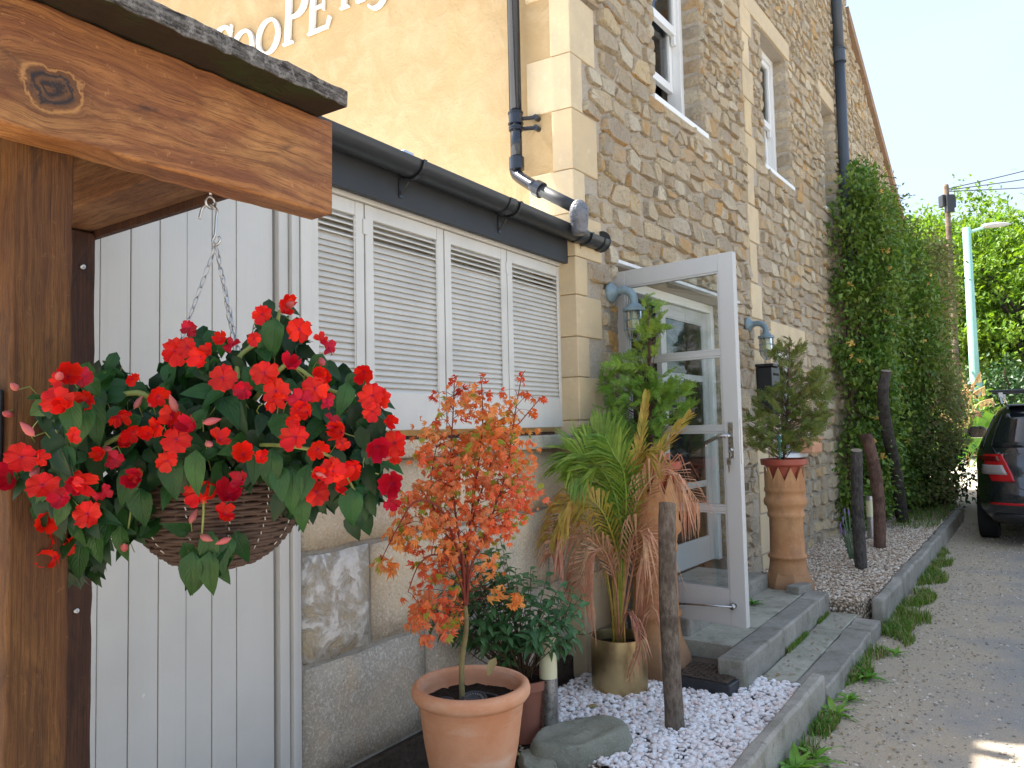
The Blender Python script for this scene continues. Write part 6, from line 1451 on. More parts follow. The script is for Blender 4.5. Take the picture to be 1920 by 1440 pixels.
# ------------------------------------------------------------------ climbers on the facade
def small_leaf(L, W, mat, name='leaf'):
    b = MB(); b.add([(0, 0, 0), (W / 2, L * .45, L * .08), (0, L, -L * .12), (-W / 2, L * .45, L * .08), (0, L * .45, -L * .02)], [(0, 1, 4), (1, 2, 4), (2, 3, 4), (3, 0, 4)]); return b.mesh(name, mat)
def climber(label, s0, s1, topf, outf, nclump, per, mats, seed, flowers=0, lsz=.058):
    r = random.Random(seed); base = FA.W((s0 + s1) / 2, .25, .16); t = thing('climber', label, 'climbing plant', loc=base); q = MB()
    sm = small_leaf(lsz, lsz * .62, mats); vv = [v.co.copy() for v in sm.vertices]; ff = [tuple(f.vertices) for f in sm.polygons]; b = MB(); fl = []
    for i in range(nclump):
        u = r.random(); s = s0 + (s1 - s0) * u; z = r.uniform(.05, 1) ** .9 * topf(s) ; om = outf(s, z)
        shell = r.random() < .8; out = om * (r.uniform(.82, 1.05) if shell else r.uniform(.1, .8)); eu = min(u, 1 - u) * (s1 - s0)
        if eu < .3: out *= .45 + eu * 1.8
        c = FA.W(s, out, z); sp = r.uniform(.06, .12); up = Vector((0, 0, r.uniform(-.5, .4)))
        if shell and len(fl) < flowers and r.random() < .3 and s < s0 + 2.6: fl.append(c + FA.n * .07 - FA.d * .04)
        for k in range(per):
            p = c + Vector((r.gauss(0, sp), r.gauss(0, sp), r.gauss(0, sp * .8))); lo = FA.loc(p)
            if lo[1] < .02: p += FA.n * (.04 - lo[1])
            tip = rv(r) + Vector((0, 0, -.5)) + FA.n * .3; Mx = Matrix.Translation(p - base) @ rotmat(tip, rv(r) * .8 + FA.n * .5 + Vector((0, 0, .9))) @ Matrix.Scale(r.uniform(.6, 1.25), 4); b.add([Mx @ v for v in vv], ff)
    # stray shoots breaking the outline
    for i in range(int(nclump * .16)):
        s = r.uniform(s0, s1); z = r.uniform(.55, 1) * topf(s); c = FA.W(s, outf(s, z) * .95, z); d = (FA.n * r.uniform(.2, 1) + FA.d * r.uniform(-.6, .6) + Vector((0, 0, r.uniform(0, 1.0)))).normalized(); L = r.uniform(.15, .42); e = c + d * L + Vector((0, 0, -L * .3)); q.tube([c - base, (c + e) / 2 + Vector((0, 0, .05)) - base, e - base], .003, 4)
        for k in range(9): p = c.lerp(e, k / 8) + rv(r) * .02; Mx = Matrix.Translation(p - base) @ rotmat(rv(r) + d, rv(r) + Vector((0, 0, 1))) @ Matrix.Scale(r.uniform(.5, 1), 4); b.add([Mx @ v for v in vv], ff)
    b.build('foliage', mats, t, kind='stuff', origin=(0, 0, 0))
    for i in range(5):
        s = s0 + (s1 - s0) * (i + .5) / 5; pts = [FA.W(s + r.uniform(-.2, .2), .1 + .04 * i % .2, z) - base for z in (.1, 1, 2, topf(s) * .9)]; q.tube(cat(pts, 4), .02, 6)
    q.build('stems', M['twigbrown'], t, origin=(0, 0, 0))
    if flowers:
        fb_ = MB()
        for k in range(9):
            d = (rv(r) + Vector((0, 0, .3))).normalized(); e = d.orthogonal().normalized(); fb_.add([e * .003, -e * .003, d * .035 - e * .008, d * .04 + e * .009], [(0, 1, 2, 3)]); e = d.cross(e); fb_.add([e * .003, -e * .003, d * .035 - e * .008, d * .04 + e * .007], [(0, 1, 2, 3)])
        fm = fb_.mesh('flower_cluster', M['yflower'])
        for p in fl: inst('flower_cluster', fm, t, None, M=Matrix.Translation(p - base) @ Matrix.Rotation(r.uniform(0, 6), 4, rv(r)) @ Matrix.Scale(r.uniform(.8, 1.5), 4))
    return t
climber('dense dark honeysuckle with cream-yellow flowers covering the far facade', 5.50, 9.0, lambda s: 4.15 + .45 * min(max(s - 5.5, 0), .8) - .25 * max(0, s - 7.3) + .12 * sin(s * 5), lambda s, z: (.50 + .14 * sin(z * 2.1 + s) + .12 * sin(s * 3 + z)) * (1 - .35 * max(0, z - 3.2)) * (.55 + .45 * min(1, max(0, z - .3) / 1.6)) * (1 - (.55 * math.exp(-((s - 6.9) / .7) ** 2) if z < 2.1 else 0)), 980, 44, M['climb'], 41, 90, .068)
climber('pale feathery climber hanging behind the honeysuckle at the end of the facade', 8.2, 10.5, lambda s: 4.2 - .33 * (s - 8.4), lambda s, z: .80 - .05 * (s - 8.2) + .12 * sin(z * 3 + s) - .10 * max(0, z - 2.6), 420, 46, M['climb2'], 43, 0, .06)
def bush(label, c, rad3, n, per, mat, seed, lsz=.06, name='bush', catg='bush', group=None):
    r = random.Random(seed); t = thing(name, label, catg, loc=c, group=group); sm = small_leaf(lsz, lsz * .6, mat); vv = [v.co.copy() for v in sm.vertices]; ff = [tuple(f.vertices) for f in sm.polygons]; b = MB(); q = MB()
    for i in range(n):
        d = rv(r); d.z = abs(d.z) * (1 if r.random() < .85 else -.2); k = r.uniform(.7, 1.08) * (1 + .18 * noise.noise(d * 2 + Vector((seed, 0, 0)))); cc = Vector((d.x * rad3[0] * k, d.y * rad3[1] * k, d.z * rad3[2] * k + .05)); sp = rad3[2] * .11
        if i % 8 == 0: q.tube([(0, 0, 0), cc * .5 + Vector((0, 0, .1)), cc], rad3[2] * .012, 4)
        for j in range(per):
            p = cc + Vector((r.gauss(0, sp), r.gauss(0, sp), r.gauss(0, sp))); Mx = Matrix.Translation(p) @ rotmat(rv(r) + Vector((0, 0, -.4)), rv(r) * .7 + Vector((0, 0, 1))) @ Matrix.Scale(r.uniform(.6, 1.3), 4); b.add([Mx @ v for v in vv], ff)
    b.build('foliage', mat, t, kind='stuff', origin=(0, 0, 0)); q.build('branches', M['twigbrown'], t, origin=(0, 0, 0)); return t
M['darkshrub'] = leafmat('dark_bush_leaf', (.018, .05, .015), (.04, .09, .022), .35, .45, .2, False)
bush('rounded dark bush at the foot of the climber beside the kerb', KB.W(8.9, .30, .17), (.7, .42, .75), 130, 40, M['darkshrub'], 3, .06)
bush('dark glossy bush jutting out low from the climber above the kerb', KB.W(9.6, .55, .3), (.6, .5, 1.25), 130, 40, M['darkshrub'], 4, .07)

# ------------------------------------------------------------------ trees beyond the junction
def tree(label, base, H_, R_, seed, mat, n=520, per=46, lsz=.17, cz=.56):
    r = random.Random(seed); t = thing('tree', label, 'tree', loc=base, group='leafy trees beyond the side road'); q = MB(); q.tube(cat([(0, 0, -.2), (.1, 0, H_ * .2), (-.05, .1, H_ * .45), (.05, 0, H_ * .8)], 4), [.22 - .014 * i for i in range(13)], 10); q.build('trunk', M['barkdark'], t, smooth=True, origin=(0, 0, 0))
    q = MB(); ends = []
    for i in range(16):
        a = r.uniform(0, 6.28); z0 = H_ * r.uniform(.18, .6); e = Vector((cos(a) * R_ * r.uniform(.5, .9), sin(a) * R_ * r.uniform(.5, .9), z0 + H_ * r.uniform(.12, .35))); q.tube([(0, 0, z0), e * .5 + Vector((0, 0, z0 * .5 + .2)), e], [.09, .05, .02], 5); ends.append(e)
    q.build('limbs', M['barkdark'], t, origin=(0, 0, 0))
    sm = small_leaf(lsz, lsz * .5, mat); vv = [v.co.copy() for v in sm.vertices]; ff = [tuple(f.vertices) for f in sm.polygons][:4]; b = MB()
    for i in range(n):
        d = rv(r); k = r.uniform(.62, 1.03) * (1 + .32 * noise.noise(d * 2.2 + Vector((seed, 1, 0)))); c = Vector((d.x * R_ * k, d.y * R_ * k, H_ * cz + d.z * H_ * .45 * k)); sp = R_ * r.uniform(.05, .10)
        if c.z < .3: continue
        for j in range(per):
            p = c + Vector((r.gauss(0, sp), r.gauss(0, sp), r.gauss(0, sp * .55))); Mx = Matrix.Translation(p) @ rotmat(rv(r) + Vector((0, 0, -.5)), rv(r) * .6 + Vector((0, 0, 1))) @ Matrix.Scale(r.uniform(.6, 1.3), 4); b.add([Mx @ v for v in vv], ff)
        if r.random() < .3:   # upright shoots feather the top
            e = c + Vector((r.uniform(-.2, .2), r.uniform(-.2, .2), r.uniform(.3, .9)))
            for j in range(14): p = c.lerp(e, j / 13) + rv(r) * .07; Mx = Matrix.Translation(p) @ rotmat(rv(r), rv(r) + Vector((0, 0, 1))) @ Matrix.Scale(r.uniform(.6, 1.1), 4); b.add([Mx @ v for v in vv], ff)
    b.build('crown', mat, t, kind='stuff', origin=(0, 0, 0)); return t
gz = .55
def gp(px, Y, z=gz): p = PX(px, 780, Y); p.z = z; return p
T1 = tree('broad leafy tree right behind the green lamp post', gp(1860, 26), 7.1, 3.3, 51, M['tree'])
def copy_thing(src, loc, rz, label, sc=1):
    r = src.copy(); col.objects.link(r); r.location = loc; r.rotation_euler = (0, 0, rz); r.scale = (sc,) * 3; r['label'] = label
    for ch in src.children:
        c = ch.copy(); col.objects.link(c); c.parent = r
    return r
copy_thing(T1, gp(1725, 25), 2.1, 'leafy tree showing just right of the top of the climber', .97)
copy_thing(T1, gp(1925, 23), 4.0, 'bright-topped tree at the right edge behind the parked car', 1.02)
copy_thing(T1, gp(1795, 32), 5.2, 'tall tree behind the wooden telegraph pole', 1.12)
copy_thing(T1, gp(1772, 27), 3.3, 'leafy tree between the climber and the telegraph pole', 1.16)
copy_thing(T1, gp(2120, 24), 1.2, 'added tree out of frame on the far side of the road, for reflections', 1.0)  # added out of view to give the door glass something to reflect
M['wood_far'] = M['darkshrub']
for i, (px, Y, rx, hz_) in enumerate(((1755, 17.5, 1.5, 1.7), (1850, 19.5, 1.6, 2.0), (1925, 18.0, 1.5, 1.9))):
    bush(['shadowed bush left of the lamp post foot', 'dark bush directly behind the lamp post', 'bush behind the car roof'][i], gp(px, Y), (rx, 1.0, hz_), 150, 40, M['climb'] if i == 0 else M['darkshrub'], 60 + i, .12, group='bushes on the bank')
# low wall and grassy bank
wl = thing('low_wall', 'low rough stone retaining wall across the side road', 'wall', KB)
rw_ = random.Random(4)
for row in range(2):
    y = 3.0 - row * .2
    x = -2.2 + row * .17
    while x < 8:
        L = rw_.uniform(.3, .55); b = MB(); b.box(16.1 + rw_.uniform(-.02, .02), 16.4, -(x + L - .012), -x, gz - .1 + row * .23 + .004, gz + .12 + row * .23); b.build('stone', M['rubble'], wl, bevel=.02); x += L
def blades(name, poly, n, h0, h1, mat, zf, frame=KB, w=.004, seed=1, lean=.5, kind='stuff', dens=None):
    r = random.Random(seed); b = MB()
    for i in range(n):
        x, y = sample(poly, r)
        if dens and r.random() > dens(x, y): continue
        z = zf(x, y) if callable(zf) else zf; h = r.uniform(h0, h1); a = r.uniform(0, 6.28); l = r.uniform(.1, lean) * h; ww = w * r.uniform(.7, 1.4); c, s = cos(a), sin(a); p = Vector((x, -y, z)); sv_ = Vector((-s, c, 0)) * ww; d = Vector((c * l, s * l, 0))
        b.add([p - sv_, p + sv_, p + d * .35 + Vector((0, 0, h * .6)) + sv_ * .8, p + d * .35 + Vector((0, 0, h * .6)) - sv_ * .8, p + d + Vector((0, 0, h * r.uniform(.75, 1)))], [(0, 1, 2, 3), (3, 2, 4)])
    o = b.build(name, mat, None, origin=(0, 0, 0), kind=kind); o.matrix_world = frame.M(); return o
blades('bank_grass', [(16.45, -2), (16.45, 7), (18.5, 7), (18.5, -2)], 9000, .25, .65, M['grass'], gz, w=.014, seed=3)
blades('kerb_grass', [(.75, 1.16), (1.1, 1.28), (1.6, 1.32), (2.2, 1.42), (3.0, 1.34), (4.4, 1.36), (5.6, 1.28), (5.9, 1.16), (2.2, 1.155), (2.0, 1.10), (1.96, 1.16)], 13000, .015, .085, M['grass'], .0, w=.0028, seed=4, lean=1.1, dens=lambda x, y: min(1, -.05 + 2.2 * noise.noise(Vector((x * 2.6, y * 5, 0))) + .75 * (1 - (y - 1.16) / .16)))
blades('kerb_tufts', [(-.95, 1.152), (-.6, 1.23), (.1, 1.24), (.38, 1.24), (.38, 1.152)], 2600, .015, .07, M['grass'], .0, w=.0026, seed=5, lean=1.0, dens=lambda x, y: max(0, noise.noise(Vector((x * 4, 0, 3))) * 2 + .25))
blades('step_moss_grass', [(.9, .818), (1.35, .818), (1.35, .84), (.9, .84)], 420, .01, .045, M['grass'], .098, w=.002, seed=6, lean=1)
blades('step_moss_grass', [(1.65, .818), (1.95, .818), (1.95, .835), (1.65, .835)], 260, .01, .04, M['grass'], .098, w=.002, seed=7, lean=1)
blades('wall_foot_grass', [(6.2, .6), (8.8, .6), (8.8, 1.06), (6.2, 1.06)], 2600, .02, .10, M['grass'], .175, w=.003, seed=9, lean=1, dens=lambda x, y: .5)
dm_ = [leaf_mesh('leaf', .13, .030, M['dandel'], .3, .5, 7, 2, .9, RN), leaf_mesh('leaf', .11, .036, M['dandel'], .2, .35, 7, 2, 1.2, RN)]
def weed(loc, n, sc, label, seed):
    r = random.Random(seed); t = thing('weed', label, 'weed', loc=loc, group='leafy weeds along the kerb')
    for i in range(n):
        a = 2 * pi * i / n + r.uniform(-.3, .3); tip = Vector((cos(a), sin(a), r.uniform(.3, 1.3))); inst('leaf', r.choice(dm_), t, None, M=rotmat(tip, Vector((-cos(a) * .5, -sin(a) * .5, 1))) @ Matrix.Scale(sc * r.uniform(.7, 1.15), 4))
for i, (s, o_, n, sc, lb_) in enumerate(((-.42, 1.20, 15, 1.25, 'largest dandelion clump against the near kerb slab'), (-.62, 1.22, 10, .8, 'small weed left of the largest dandelion clump'), (.30, 1.20, 11, 1.0, 'weed at the end of the upright kerb slab'), (.55, 1.22, 10, .75, 'weed beside the first flat kerb stone'), (.95, 1.24, 12, .9, 'broad-leaved weed where the kerb grass begins'), (1.5, 1.3, 9, .7, 'weed poking out of the long kerb grass'), (-.25, 1.24, 8, .8, 'pale weed just past the largest dandelion clump'))):
    weed(KB.W(s, o_, .005), n, sc, lb_, 70 + i)
wd = weed(KB.W(1.45, .46, .228), 14, .62, 'low weed growing in the corner of the upper step', 90)
# dry seed plumes beside the lamp post
dpz = gp(1812, 14.8, .5); dt = thing('dry_plume_plant', 'arching stalks with dry tan seed plumes and yellow blades left of the lamp post', 'plant', loc=dpz); rp3 = random.Random(6); q = MB(); bq = MB(); cq = MB()
for i in range(15):
    e = PX(rp3.uniform(1752, 1862), rp3.uniform(690, 790), 14.8 + rp3.uniform(-.4, .4)); m_ = (e + dpz) / 2 + Vector((rp3.uniform(-.2, .2), 0, .45)); c = cat([dpz - dpz, m_ - dpz, e - dpz], 6); q.tube(c, .008, 4)
    for k in range(16):
        p = c[-1].lerp(c[-5], k / 16); d = Vector((rp3.uniform(-.3, .3), rp3.uniform(-.2, .2), -rp3.uniform(.5, 1))); L = rp3.uniform(.08, .2); e2 = Vector((.02, 0, 0)); bq.add([p - e2 * .4, p + e2 * .4, p + d * L + e2, p + d * L - e2], [(0, 1, 2, 3)])
for i in range(22):
    a = rp3.uniform(-1, 1); p = Vector((rp3.uniform(-.6, .3), 0, 0)); e = p + Vector((a * .8, rp3.uniform(-.2, .2), rp3.uniform(.5, 1.2))); wv = Vector((.010, 0, 0)); cq.add([p - wv, p + wv, e + Vector((0, 0, .05)) + wv * .6, e - wv * .4 + Vector((a * .25, 0, -.05))], [(0, 1, 2, 3)])
q.build('stalks', M['dryplume'], dt, origin=(0, 0, 0)); bq.build('seed_plumes', M['dryplume'], dt, origin=(0, 0, 0), kind='stuff'); cq.build('blades', M['dandel'], dt, origin=(0, 0, 0), kind='stuff')

# lamp post
LP = gp(1832, 18); lp = thing('street_lamp', 'pale turquoise street lamp post with a flat grey head at the end of the lane', 'street lamp', loc=LP); M['turq'] = plain('turquoise_paint', (.28, .52, .46), .45, .35, vary=.1)
ztop = 1.42 + (785 - 422) / 1443 * 18 - gz
for nm, z0, z1, r0, r1 in (('base_column', 0, 1.75, .155, .15), ('shaft', 1.75, ztop, .105, .085)):
    q = MB(); q.lathe([(r0, z0), (r1, z1 - .02), (r1 * .8, z1), (.0001, z1)], 20); q.build(nm, M['turq'], lp, smooth=False, origin=(0, 0, 0), autosm=40)
q = MB(); q.tube([(.05, 0, ztop - .12), (.38, -.05, ztop - .02)], .035, 8); q.build('arm', M['turq'], lp, origin=(0, 0, 0))
q = MB(); Mh = Matrix.Translation((.66, -.08, ztop + .02)) @ Matrix.Rotation(rad(-4), 4, 'Y'); hb = [(-.32, .07, .10), (-.2, .12, .13), (0, .14, .14), (.2, .12, .10), (.34, .03, .04)]
for x, w_, h_ in hb:
    for a in range(10): t_ = 2 * pi * a / 10; q.v.append(tuple(Mh @ Vector((x, w_ * cos(t_), h_ * .5 * sin(t_) * (1 if sin(t_) > 0 else .7)))))
for i in range(4):
    for a in range(10): q.f.append((i * 10 + a, i * 10 + (a + 1) % 10, (i + 1) * 10 + (a + 1) % 10, (i + 1) * 10 + a))
q.f += [tuple(range(9, -1, -1)), tuple(range(40, 50))]; q.build('lantern', plain('pale_grey_lantern', (.48, .49, .50), .5, .3), lp, smooth=True, origin=(0, 0, 0))
# telegraph pole and wires
TPp = gp(1798, 19.3); tpo = thing('telegraph_pole', 'grey wooden telegraph pole with black boxes and wires among the trees', 'utility pole', loc=TPp); zt = 1.42 + (787 - 340) / 1443 * 19.3 - gz
q = MB(); q.lathe([(.09, -.3), (.06, zt - .05), (.05, zt), (.0001, zt + .02)], 14); q.build('pole', M['bark'], tpo, smooth=True, origin=(0, 0, 0))
q = MB(); q.box(-.17, -.075, -.1, .1, zt - .58, zt - .28); q.build('junction_box', M['black'], tpo, bevel=.02, origin=(0, 0, 0)); q = MB(); q.box(.075, .18, -.1, .1, zt - .62, zt - .30); q.build('junction_box', M['black'], tpo, bevel=.02, origin=(0, 0, 0))
q = MB(); q.box(-.09, .09, -.17, -.10, zt - .75, zt - .3); q.build('bracket', M['black'], tpo, bevel=.01, origin=(0, 0, 0))
for i, (zz, ey) in enumerate(((zt - .12, 306), (zt - .15, 322), (zt - .18, 338))):
    e = PX(2150, ey - 60 + i * 22, 19 + i); s_ = TPp + Vector((0, 0, zz)); mpt = (s_ + e) / 2 - Vector((0, 0, .12)); q = MB(); q.tube([p for p in cat([s_, mpt, e], 8)], .012, 4); w_ = q.build('wire', M['black'], None); w_['group'] = 'overhead wires'; tag(w_, ['top overhead wire running right from the telegraph pole', 'middle overhead wire running right from the telegraph pole', 'lowest overhead wire running right from the telegraph pole'][i], 'wire', 'overhead wires')

# ------------------------------------------------------------------ parked car
CW = .915; PE = 5.6
def car_sec(z):
    """half width, rear y, front y at height z"""
    T = [(.24, .80, .22, 4.30), (.30, .86, .10, 4.45), (.40, .905, .03, 4.55), (.55, .915, .0, 4.60), (.66, .915, .03, 4.58), (.74, .915, .06, 4.52), (.90, .912, .075, 4.40), (1.00, .90, .10, 3.9), (1.06, .875, .13, 3.55), (1.12, .85, .165, 3.40), (1.35, .745, .36, 2.95), (1.50, .67, .50, 2.6), (1.565, .60, .58, 2.35), (1.60, .48, .75, 2.15), (1.615, .30, .95, 1.9)]
    for i in range(len(T) - 1):
        if T[i][0] <= z <= T[i + 1][0]:
            k = (z - T[i][0]) / (T[i + 1][0] - T[i][0]); return tuple(T[i][j] + (T[i + 1][j] - T[i][j]) * k for j in (1, 2, 3))
    return T[0][1:] if z < T[0][0] else T[-1][1:]
def spow(v, e): return math.copysign(abs(v) ** e, v)
def cpt(th, z, off=0):
    hw, y0, y1 = car_sec(z); e = 2 / PE; yc = (y0 + y1) / 2; hl = (y1 - y0) / 2; x = hw * spow(cos(th), e); y = yc + hl * spow(sin(th), e)
    if off: 
        n_ = Vector((x / hw, (y - yc) / hl, 0)); n_ = Vector((spow(n_.x, PE - 1) / hw, spow(n_.y, PE - 1) / hl, 0)); n_.normalize(); x += n_.x * off; y += n_.y * off
    return (x, y, z)
def th_rear(x, z): hw = car_sec(z)[0]; c = spow(max(-1, min(1, x / hw)), PE / 2); return 2 * pi - math.acos(c) if True else 0
def th_side(y, z): hw, y0, y1 = car_sec(z); s = spow(max(-1, min(1, (y - (y0 + y1) / 2) / ((y1 - y0) / 2))), PE / 2); return pi - math.asin(s)
CO = KB.W(6.28, 2.34, 0)
car = thing('parked_car', 'black estate car with roof rails parked along the kerb, seen from behind', 'car', KB); car.location = CO
car.rotation_euler = (0, 0, KB.rz - pi / 2)
M['carpaint'] = NT('black_car_paint', .25, .5).color((.010, .012, .016)).m; _b = M['carpaint'].node_tree.nodes['Principled BSDF']; _b.inputs['Coat Weight'].default_value = 1; _b.inputs['Coat Roughness'].default_value = .06
M['carglass'] = plain('dark_car_glass', (.012, .014, .016), .06, .6, bump=0, vary=0); M['redlens'] = plain('red_tail_lens', (.45, .008, .012), .12, .6, bump=0, vary=.05); M['clearlens'] = plain('clear_lens', (.36, .32, .31), .2, .6, bump=0); M['rubber'] = plain('tyre_rubber', (.018, .018, .018), .85, .2); M['chrome'] = plain('chrome', (.75, .75, .76), .12, .5, 1, bump=0, vary=0)
q = MB(); zs = [.24, .27, .30, .35, .40, .47, .55, .60, .66, .70, .74, .82, .90, .96, 1.00, 1.03, 1.06, 1.12, 1.2, 1.28, 1.35, 1.43, 1.50, 1.54, 1.565, 1.585, 1.60, 1.608, 1.615]; NC = 72
for z in zs:
    for j in range(NC): q.v.append(cpt(2 * pi * (j + .5) / NC, z))
for i in range(len(zs) - 1):
    for j in range(NC): q.f.append((i * NC + j, i * NC + (j + 1) % NC, (i + 1) * NC + (j + 1) % NC, (i + 1) * NC + j))
q.f += [tuple(range(NC))[::-1], tuple((len(zs) - 1) * NC + j for j in range(NC))]
q.build('body', M['carpaint'], car, smooth=True, origin=(0, 0, 0))
def patch(name, mat, edges, off=.006, nu=10, parent=car, thick=.012):
    """edges: list of (z, th0, th1) bottom to top"""
    q = MB(); n = nu + 1; rows = []
    for k in range(len(edges) - 1):
        m2 = 3
        for i in range(m2 if k < len(edges) - 2 else m2 + 1):
            t = i / m2; rows.append(tuple(edges[k][j] + (edges[k + 1][j] - edges[k][j]) * t for j in range(3)))
    for z, a, c in rows:
        for j in range(n): q.v.append(cpt(a + (c - a) * j / nu, z, off))
    for i in range(len(rows) - 1):
        for j in range(nu): q.f.append((i * n + j, i * n + j + 1, (i + 1) * n + j + 1, (i + 1) * n + j))
    o = q.build(name, mat, parent, smooth=True, origin=(0, 0, 0)); 
    if thick: s_ = o.modifiers.new('solid', 'SOLIDIFY'); s_.thickness = thick; s_.offset = 0
    return o
R_ = th_rear; 
def mir(name, mat, f, **k): 
    patch(name, mat, [(z, *f(z, -1)) for z in k.pop('z')], **k)
# rear window, tail lights, reflectors, bumper, number plate
patch('rear_window', M['carglass'], [(1.10, R_(-.70, 1.10), R_(.70, 1.10)), (1.28, R_(-.66, 1.28), R_(.66, 1.28)), (1.47, R_(-.56, 1.47), R_(.56, 1.47))], .004, 24)
for sg in (-1, 1):
    def tl(x, z): return R_(sg * x, z)
    def ts(y, z): a = th_side(y, z); return a if sg < 0 else (3 * pi - a)
    o = patch('tail_light', M['redlens'], [(.725, ts(.16, .725), tl(.50, .725)), (.80, ts(.20, .8), tl(.515, .8)), (.92, ts(.26, .92), tl(.56, .92)), (1.02, ts(.30, 1.02), tl(.60, 1.02))], .010, 18, thick=.02); 
    patch('lens_insert', M['clearlens'], [(.80, tl(.80, .8), tl(.56, .8)), (.905, tl(.79, .905), tl(.60, .905))], .0225, 8, parent=o, thick=.003)
    patch('dark_lens_insert', plain('dark_red_lens', (.12, .004, .006), .15, .6, bump=0), [(.945, tl(.84, .945), tl(.62, .945)), (1.0, tl(.83, 1.0), tl(.64, 1.0))], .0225, 8, parent=o, thick=.003)
    patch('bumper_reflector', M['redlens'], [(.47, tl(.74, .47), tl(.36, .47)), (.495, tl(.74, .495), tl(.36, .495))], .004, 8)
    patch('side_window', M['carglass'], [(1.08, ts(.42, 1.08), ts(3.2, 1.08)), (1.28, ts(.62, 1.28), ts(2.95, 1.28)), (1.46, ts(.85, 1.46), ts(2.6, 1.46))], .003, 30)
    q = MB(); q.tube([(sg * .86, 2.92, 1.14), (sg * .97, 2.90, 1.20)], .03, 8); q.build('mirror_arm', M['black'], car, origin=(0, 0, 0))
    q = MB(); Mm = Matrix.Translation((sg * .985, 2.90, 1.235)); n2 = 14
    for y_, k in ((-.07, .96), (-.05, 1.0), (.02, .95), (.08, .6), (.10, .15)):
        for a in range(n2): t_ = 2 * pi * a / n2; q.v.append(tuple(Mm @ Vector((.125 * k * spow(cos(t_), .7), y_, .085 * k * spow(sin(t_), .7)))))
    for i in range(4):
        for a in range(n2): q.f.append((i * n2 + a, i * n2 + (a + 1) % n2, (i + 1) * n2 + (a + 1) % n2, (i + 1) * n2 + a))
    q.f.append(tuple(range(n2))[::-1]); q.f.append(tuple(range(4 * n2, 5 * n2))); mo_ = q.build('wing_mirror', M['carpaint'], car, smooth=False, origin=(0, 0, 0), autosm=50)
    q = MB(); q.v = [tuple(Mm @ Vector((.108 * spow(cos(2 * pi * a / n2), .7), -.0725, .070 * spow(sin(2 * pi * a / n2), .7)))) for a in range(n2)]; q.f = [tuple(range(n2))[::-1]]; q.build('mirror_glass', M['carglass'], mo_, origin=(0, 0, 0))
    q = MB(); q.tube(cat([(sg * .60, .72, 1.585), (sg * .615, .82, 1.655), (sg * .62, 1.5, 1.675), (sg * .61, 2.2, 1.655), (sg * .60, 2.35, 1.58)], 5), .016, 8); q.build('roof_rail', M['steel'], car, smooth=True, origin=(0, 0, 0))
    for yw, nm in ((.92, 'wheel'), (3.55, 'wheel')):
        Mw = Matrix.Translation((sg * .80, yw, .325)) @ Matrix.Rotation(sg * pi / 2, 4, 'Y')
        q = MB(); q.lathe([(.20, -.10), (.29, -.105), (.318, -.09), (.325, -.05), (.325, .05), (.318, .09), (.29, .105), (.20, .10)], 36, M=Mw); w_ = q.build(nm, M['rubber'], car, smooth=False, origin=(0, 0, 0), autosm=40)
        q = MB(); q.lathe([(.0001, .06), (.05, .06), (.06, .04), (.18, .05), (.205, .09), (.205, -.09)], 24, M=Mw); q.build('rim', M['steel'], w_, smooth=False, origin=(0, 0, 0), autosm=40)
for yb in (1.05, 1.95):
    q = MB(); q.box(-.74, .74, yb - .04, yb + .04, 1.735, 1.765); q.build('roof_bar', M['black'], car, bevel=.01, origin=(0, 0, 0)); q = MB()
    for sg in (-1, 1): q.box(sg * .62 - .025, sg * .62 + .025, yb - .05, yb + .05, 1.655, 1.7345)
    q.build('bar_foot', M['steel'], car, bevel=.008, origin=(0, 0, 0))
patch('lower_bumper', M['black'], [(.26, R_(-.72, .26), R_(.72, .26)), (.37, R_(-.70, .37), R_(.70, .37))], .010, 20)
patch('number_plate', plain('yellow_plate', (.72, .55, .06), .5, .3), [(.80, R_(-.26, .8), R_(.26, .8)), (.91, R_(-.26, .91), R_(.26, .91))], .008, 6)
q = MB(); sm_ = [(-.655, .70), (-.66, .66)]
seam = [cpt(R_(x, z), z, .002) for x, z in ((-.60, 1.46), (-.66, 1.30), (-.705, 1.12), (-.66, 1.03), (-.60, .99), (-.545, .86), (-.50, .74), (-.46, .66), (-.40, .635), (0, .63), (.40, .635), (.46, .66), (.50, .74), (.545, .86), (.60, .99), (.66, 1.03), (.705, 1.12), (.66, 1.30), (.60, 1.46))]
q.tube(seam, .005, 5); q.build('tailgate_seam', M['black'], car, origin=(0, 0, 0))
q = MB(); q.tube([cpt(R_(x, .60), .60, .002) for x in (-.89, -.8, -.6, -.3, 0, .3, .6, .8, .89)], .005, 5); q.build('bumper_crease', M['black'], car, origin=(0, 0, 0))
spl = MB(); spl.box(-.55, .55, .50, .66, 1.555, 1.578); spl.build('roof_spoiler', M['carpaint'], car, bevel=.01, origin=(0, 0, 0))
q = MB(); q.tube([(0, .49, 1.50), (-.03, .44, 1.40), (-.25, .32, 1.24)], .008, 5); q.build('rear_wiper', M['black'], car, origin=(0, 0, 0))
tc_ = bpy.data.curves.new('t', 'FONT'); tc_.body = '\u0160KODA'; tc_.size = .078; tc_.extrude = .003; tc_.space_character = 1.1; to_ = bpy.data.objects.new('t', tc_); me = bpy.data.meshes.new_from_object(to_); bpy.data.objects.remove(to_)
me.materials.clear(); me.materials.append(M['chrome']); bo = bpy.data.objects.new('badge_lettering', me); col.objects.link(bo); bo.parent = car; p0 = Vector(cpt(R_(-.655, .99), .985, .006)); p1 = Vector(cpt(R_(-.25, .99), .985, .006)); dxx = (p1 - p0).normalized()
Mb = Matrix.Identity(4); nz_ = dxx.cross(Vector((0, 0, 1)))
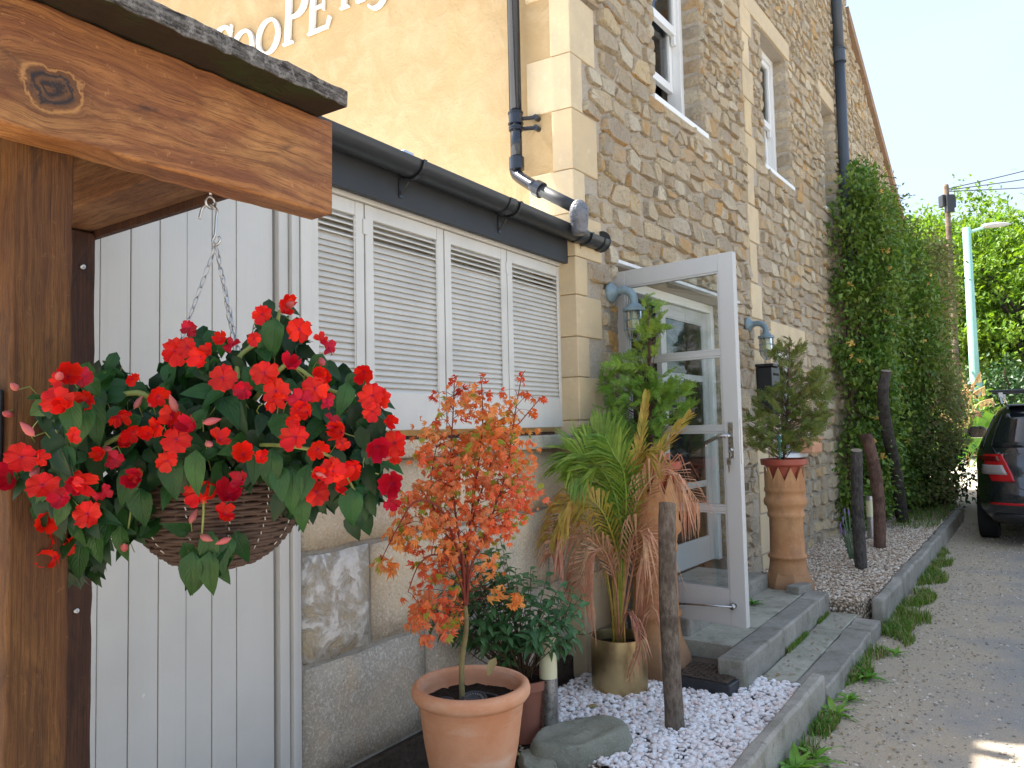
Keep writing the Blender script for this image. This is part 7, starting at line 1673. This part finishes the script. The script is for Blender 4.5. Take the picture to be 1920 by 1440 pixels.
for i in range(3): Mb[i][0] = dxx[i] * 1.25; Mb[i][1] = (0, .12, 1)[i] * .9; Mb[i][2] = nz_[i]; Mb[i][3] = p0[i]
bo.matrix_local = Mb

# litter: dead leaves and bits along the kerb and in the gravel
lit = MB(); rl4 = random.Random(77)
for i in range(520):
    k = rl4.random()
    if k < .45: s_, o_, z_ = rl4.uniform(-.6, 5.5), 1.17 + abs(rl4.gauss(0, .22)), .004
    elif k < .75: s_, o_, z_ = rl4.uniform(2.1, 6.8), rl4.uniform(.1, 1.03), .186
    elif k < .9: s_, o_, z_ = rl4.uniform(-1.6, -.6), rl4.uniform(.02, .7), .086
    else: s_, o_, z_ = rl4.uniform(.4, 2.0), rl4.uniform(.83, .98), .101
    Mx = Matrix.Translation((s_, -o_, z_ + .003)) @ Matrix.Rotation(rl4.uniform(0, 6.3), 4, 'Z') @ Matrix.Rotation(rl4.uniform(-.5, .5), 4, 'X') @ Matrix.Scale(rl4.uniform(.3, 1), 4)
    lit.add([Mx @ Vector(v) for v in ((-.006, -.014, 0), (.007, -.006, .003), (.004, .014, .001), (-.007, .006, .004))], [(0, 1, 2, 3)])
lo_ = lit.build('leaf_litter', leafmat('litter', (.20, .11, .05), (.36, .25, .12), .1, .9, .05, False), None, origin=(0, 0, 0), kind='stuff'); lo_.matrix_world = KB.M()
# lavender sprig by the left far stake
lv0 = PZ(1598, 1050, .17); lt_ = thing('lavender', 'thin grey-green lavender sprig with mauve tips beside the dark far stake', 'plant', loc=lv0); q = MB(); q2 = MB(); rl2 = random.Random(5)
for i in range(26):
    e = Vector((rl2.uniform(-.10, .06), rl2.uniform(-.06, .06), rl2.uniform(.18, .46))); q.tube([(rl2.uniform(-.03, .03), 0, 0), e * .5 + Vector((0, 0, .03)), e], .003, 3)
    for k in range(8): p = e * (k / 9); d = rv(rl2); q.add([p, p + d * .03 + Vector((0, 0, .01)), p + d * .02 + Vector((0, 0, .025))], [(0, 1, 2)])
    if i % 4 == 0: q2.tube([e, e + Vector((0, 0, .05))], .007, 5)
q.build('foliage', plain('grey_green_stem', (.14, .20, .12), .7, .2), lt_, kind='stuff', origin=(0, 0, 0)); q2.build('flower_spikes', plain('mauve', (.28, .18, .40), .7, .2), lt_, kind='stuff', origin=(0, 0, 0))

for o in bpy.data.objects:
    if '_o' in o: del o['_o']
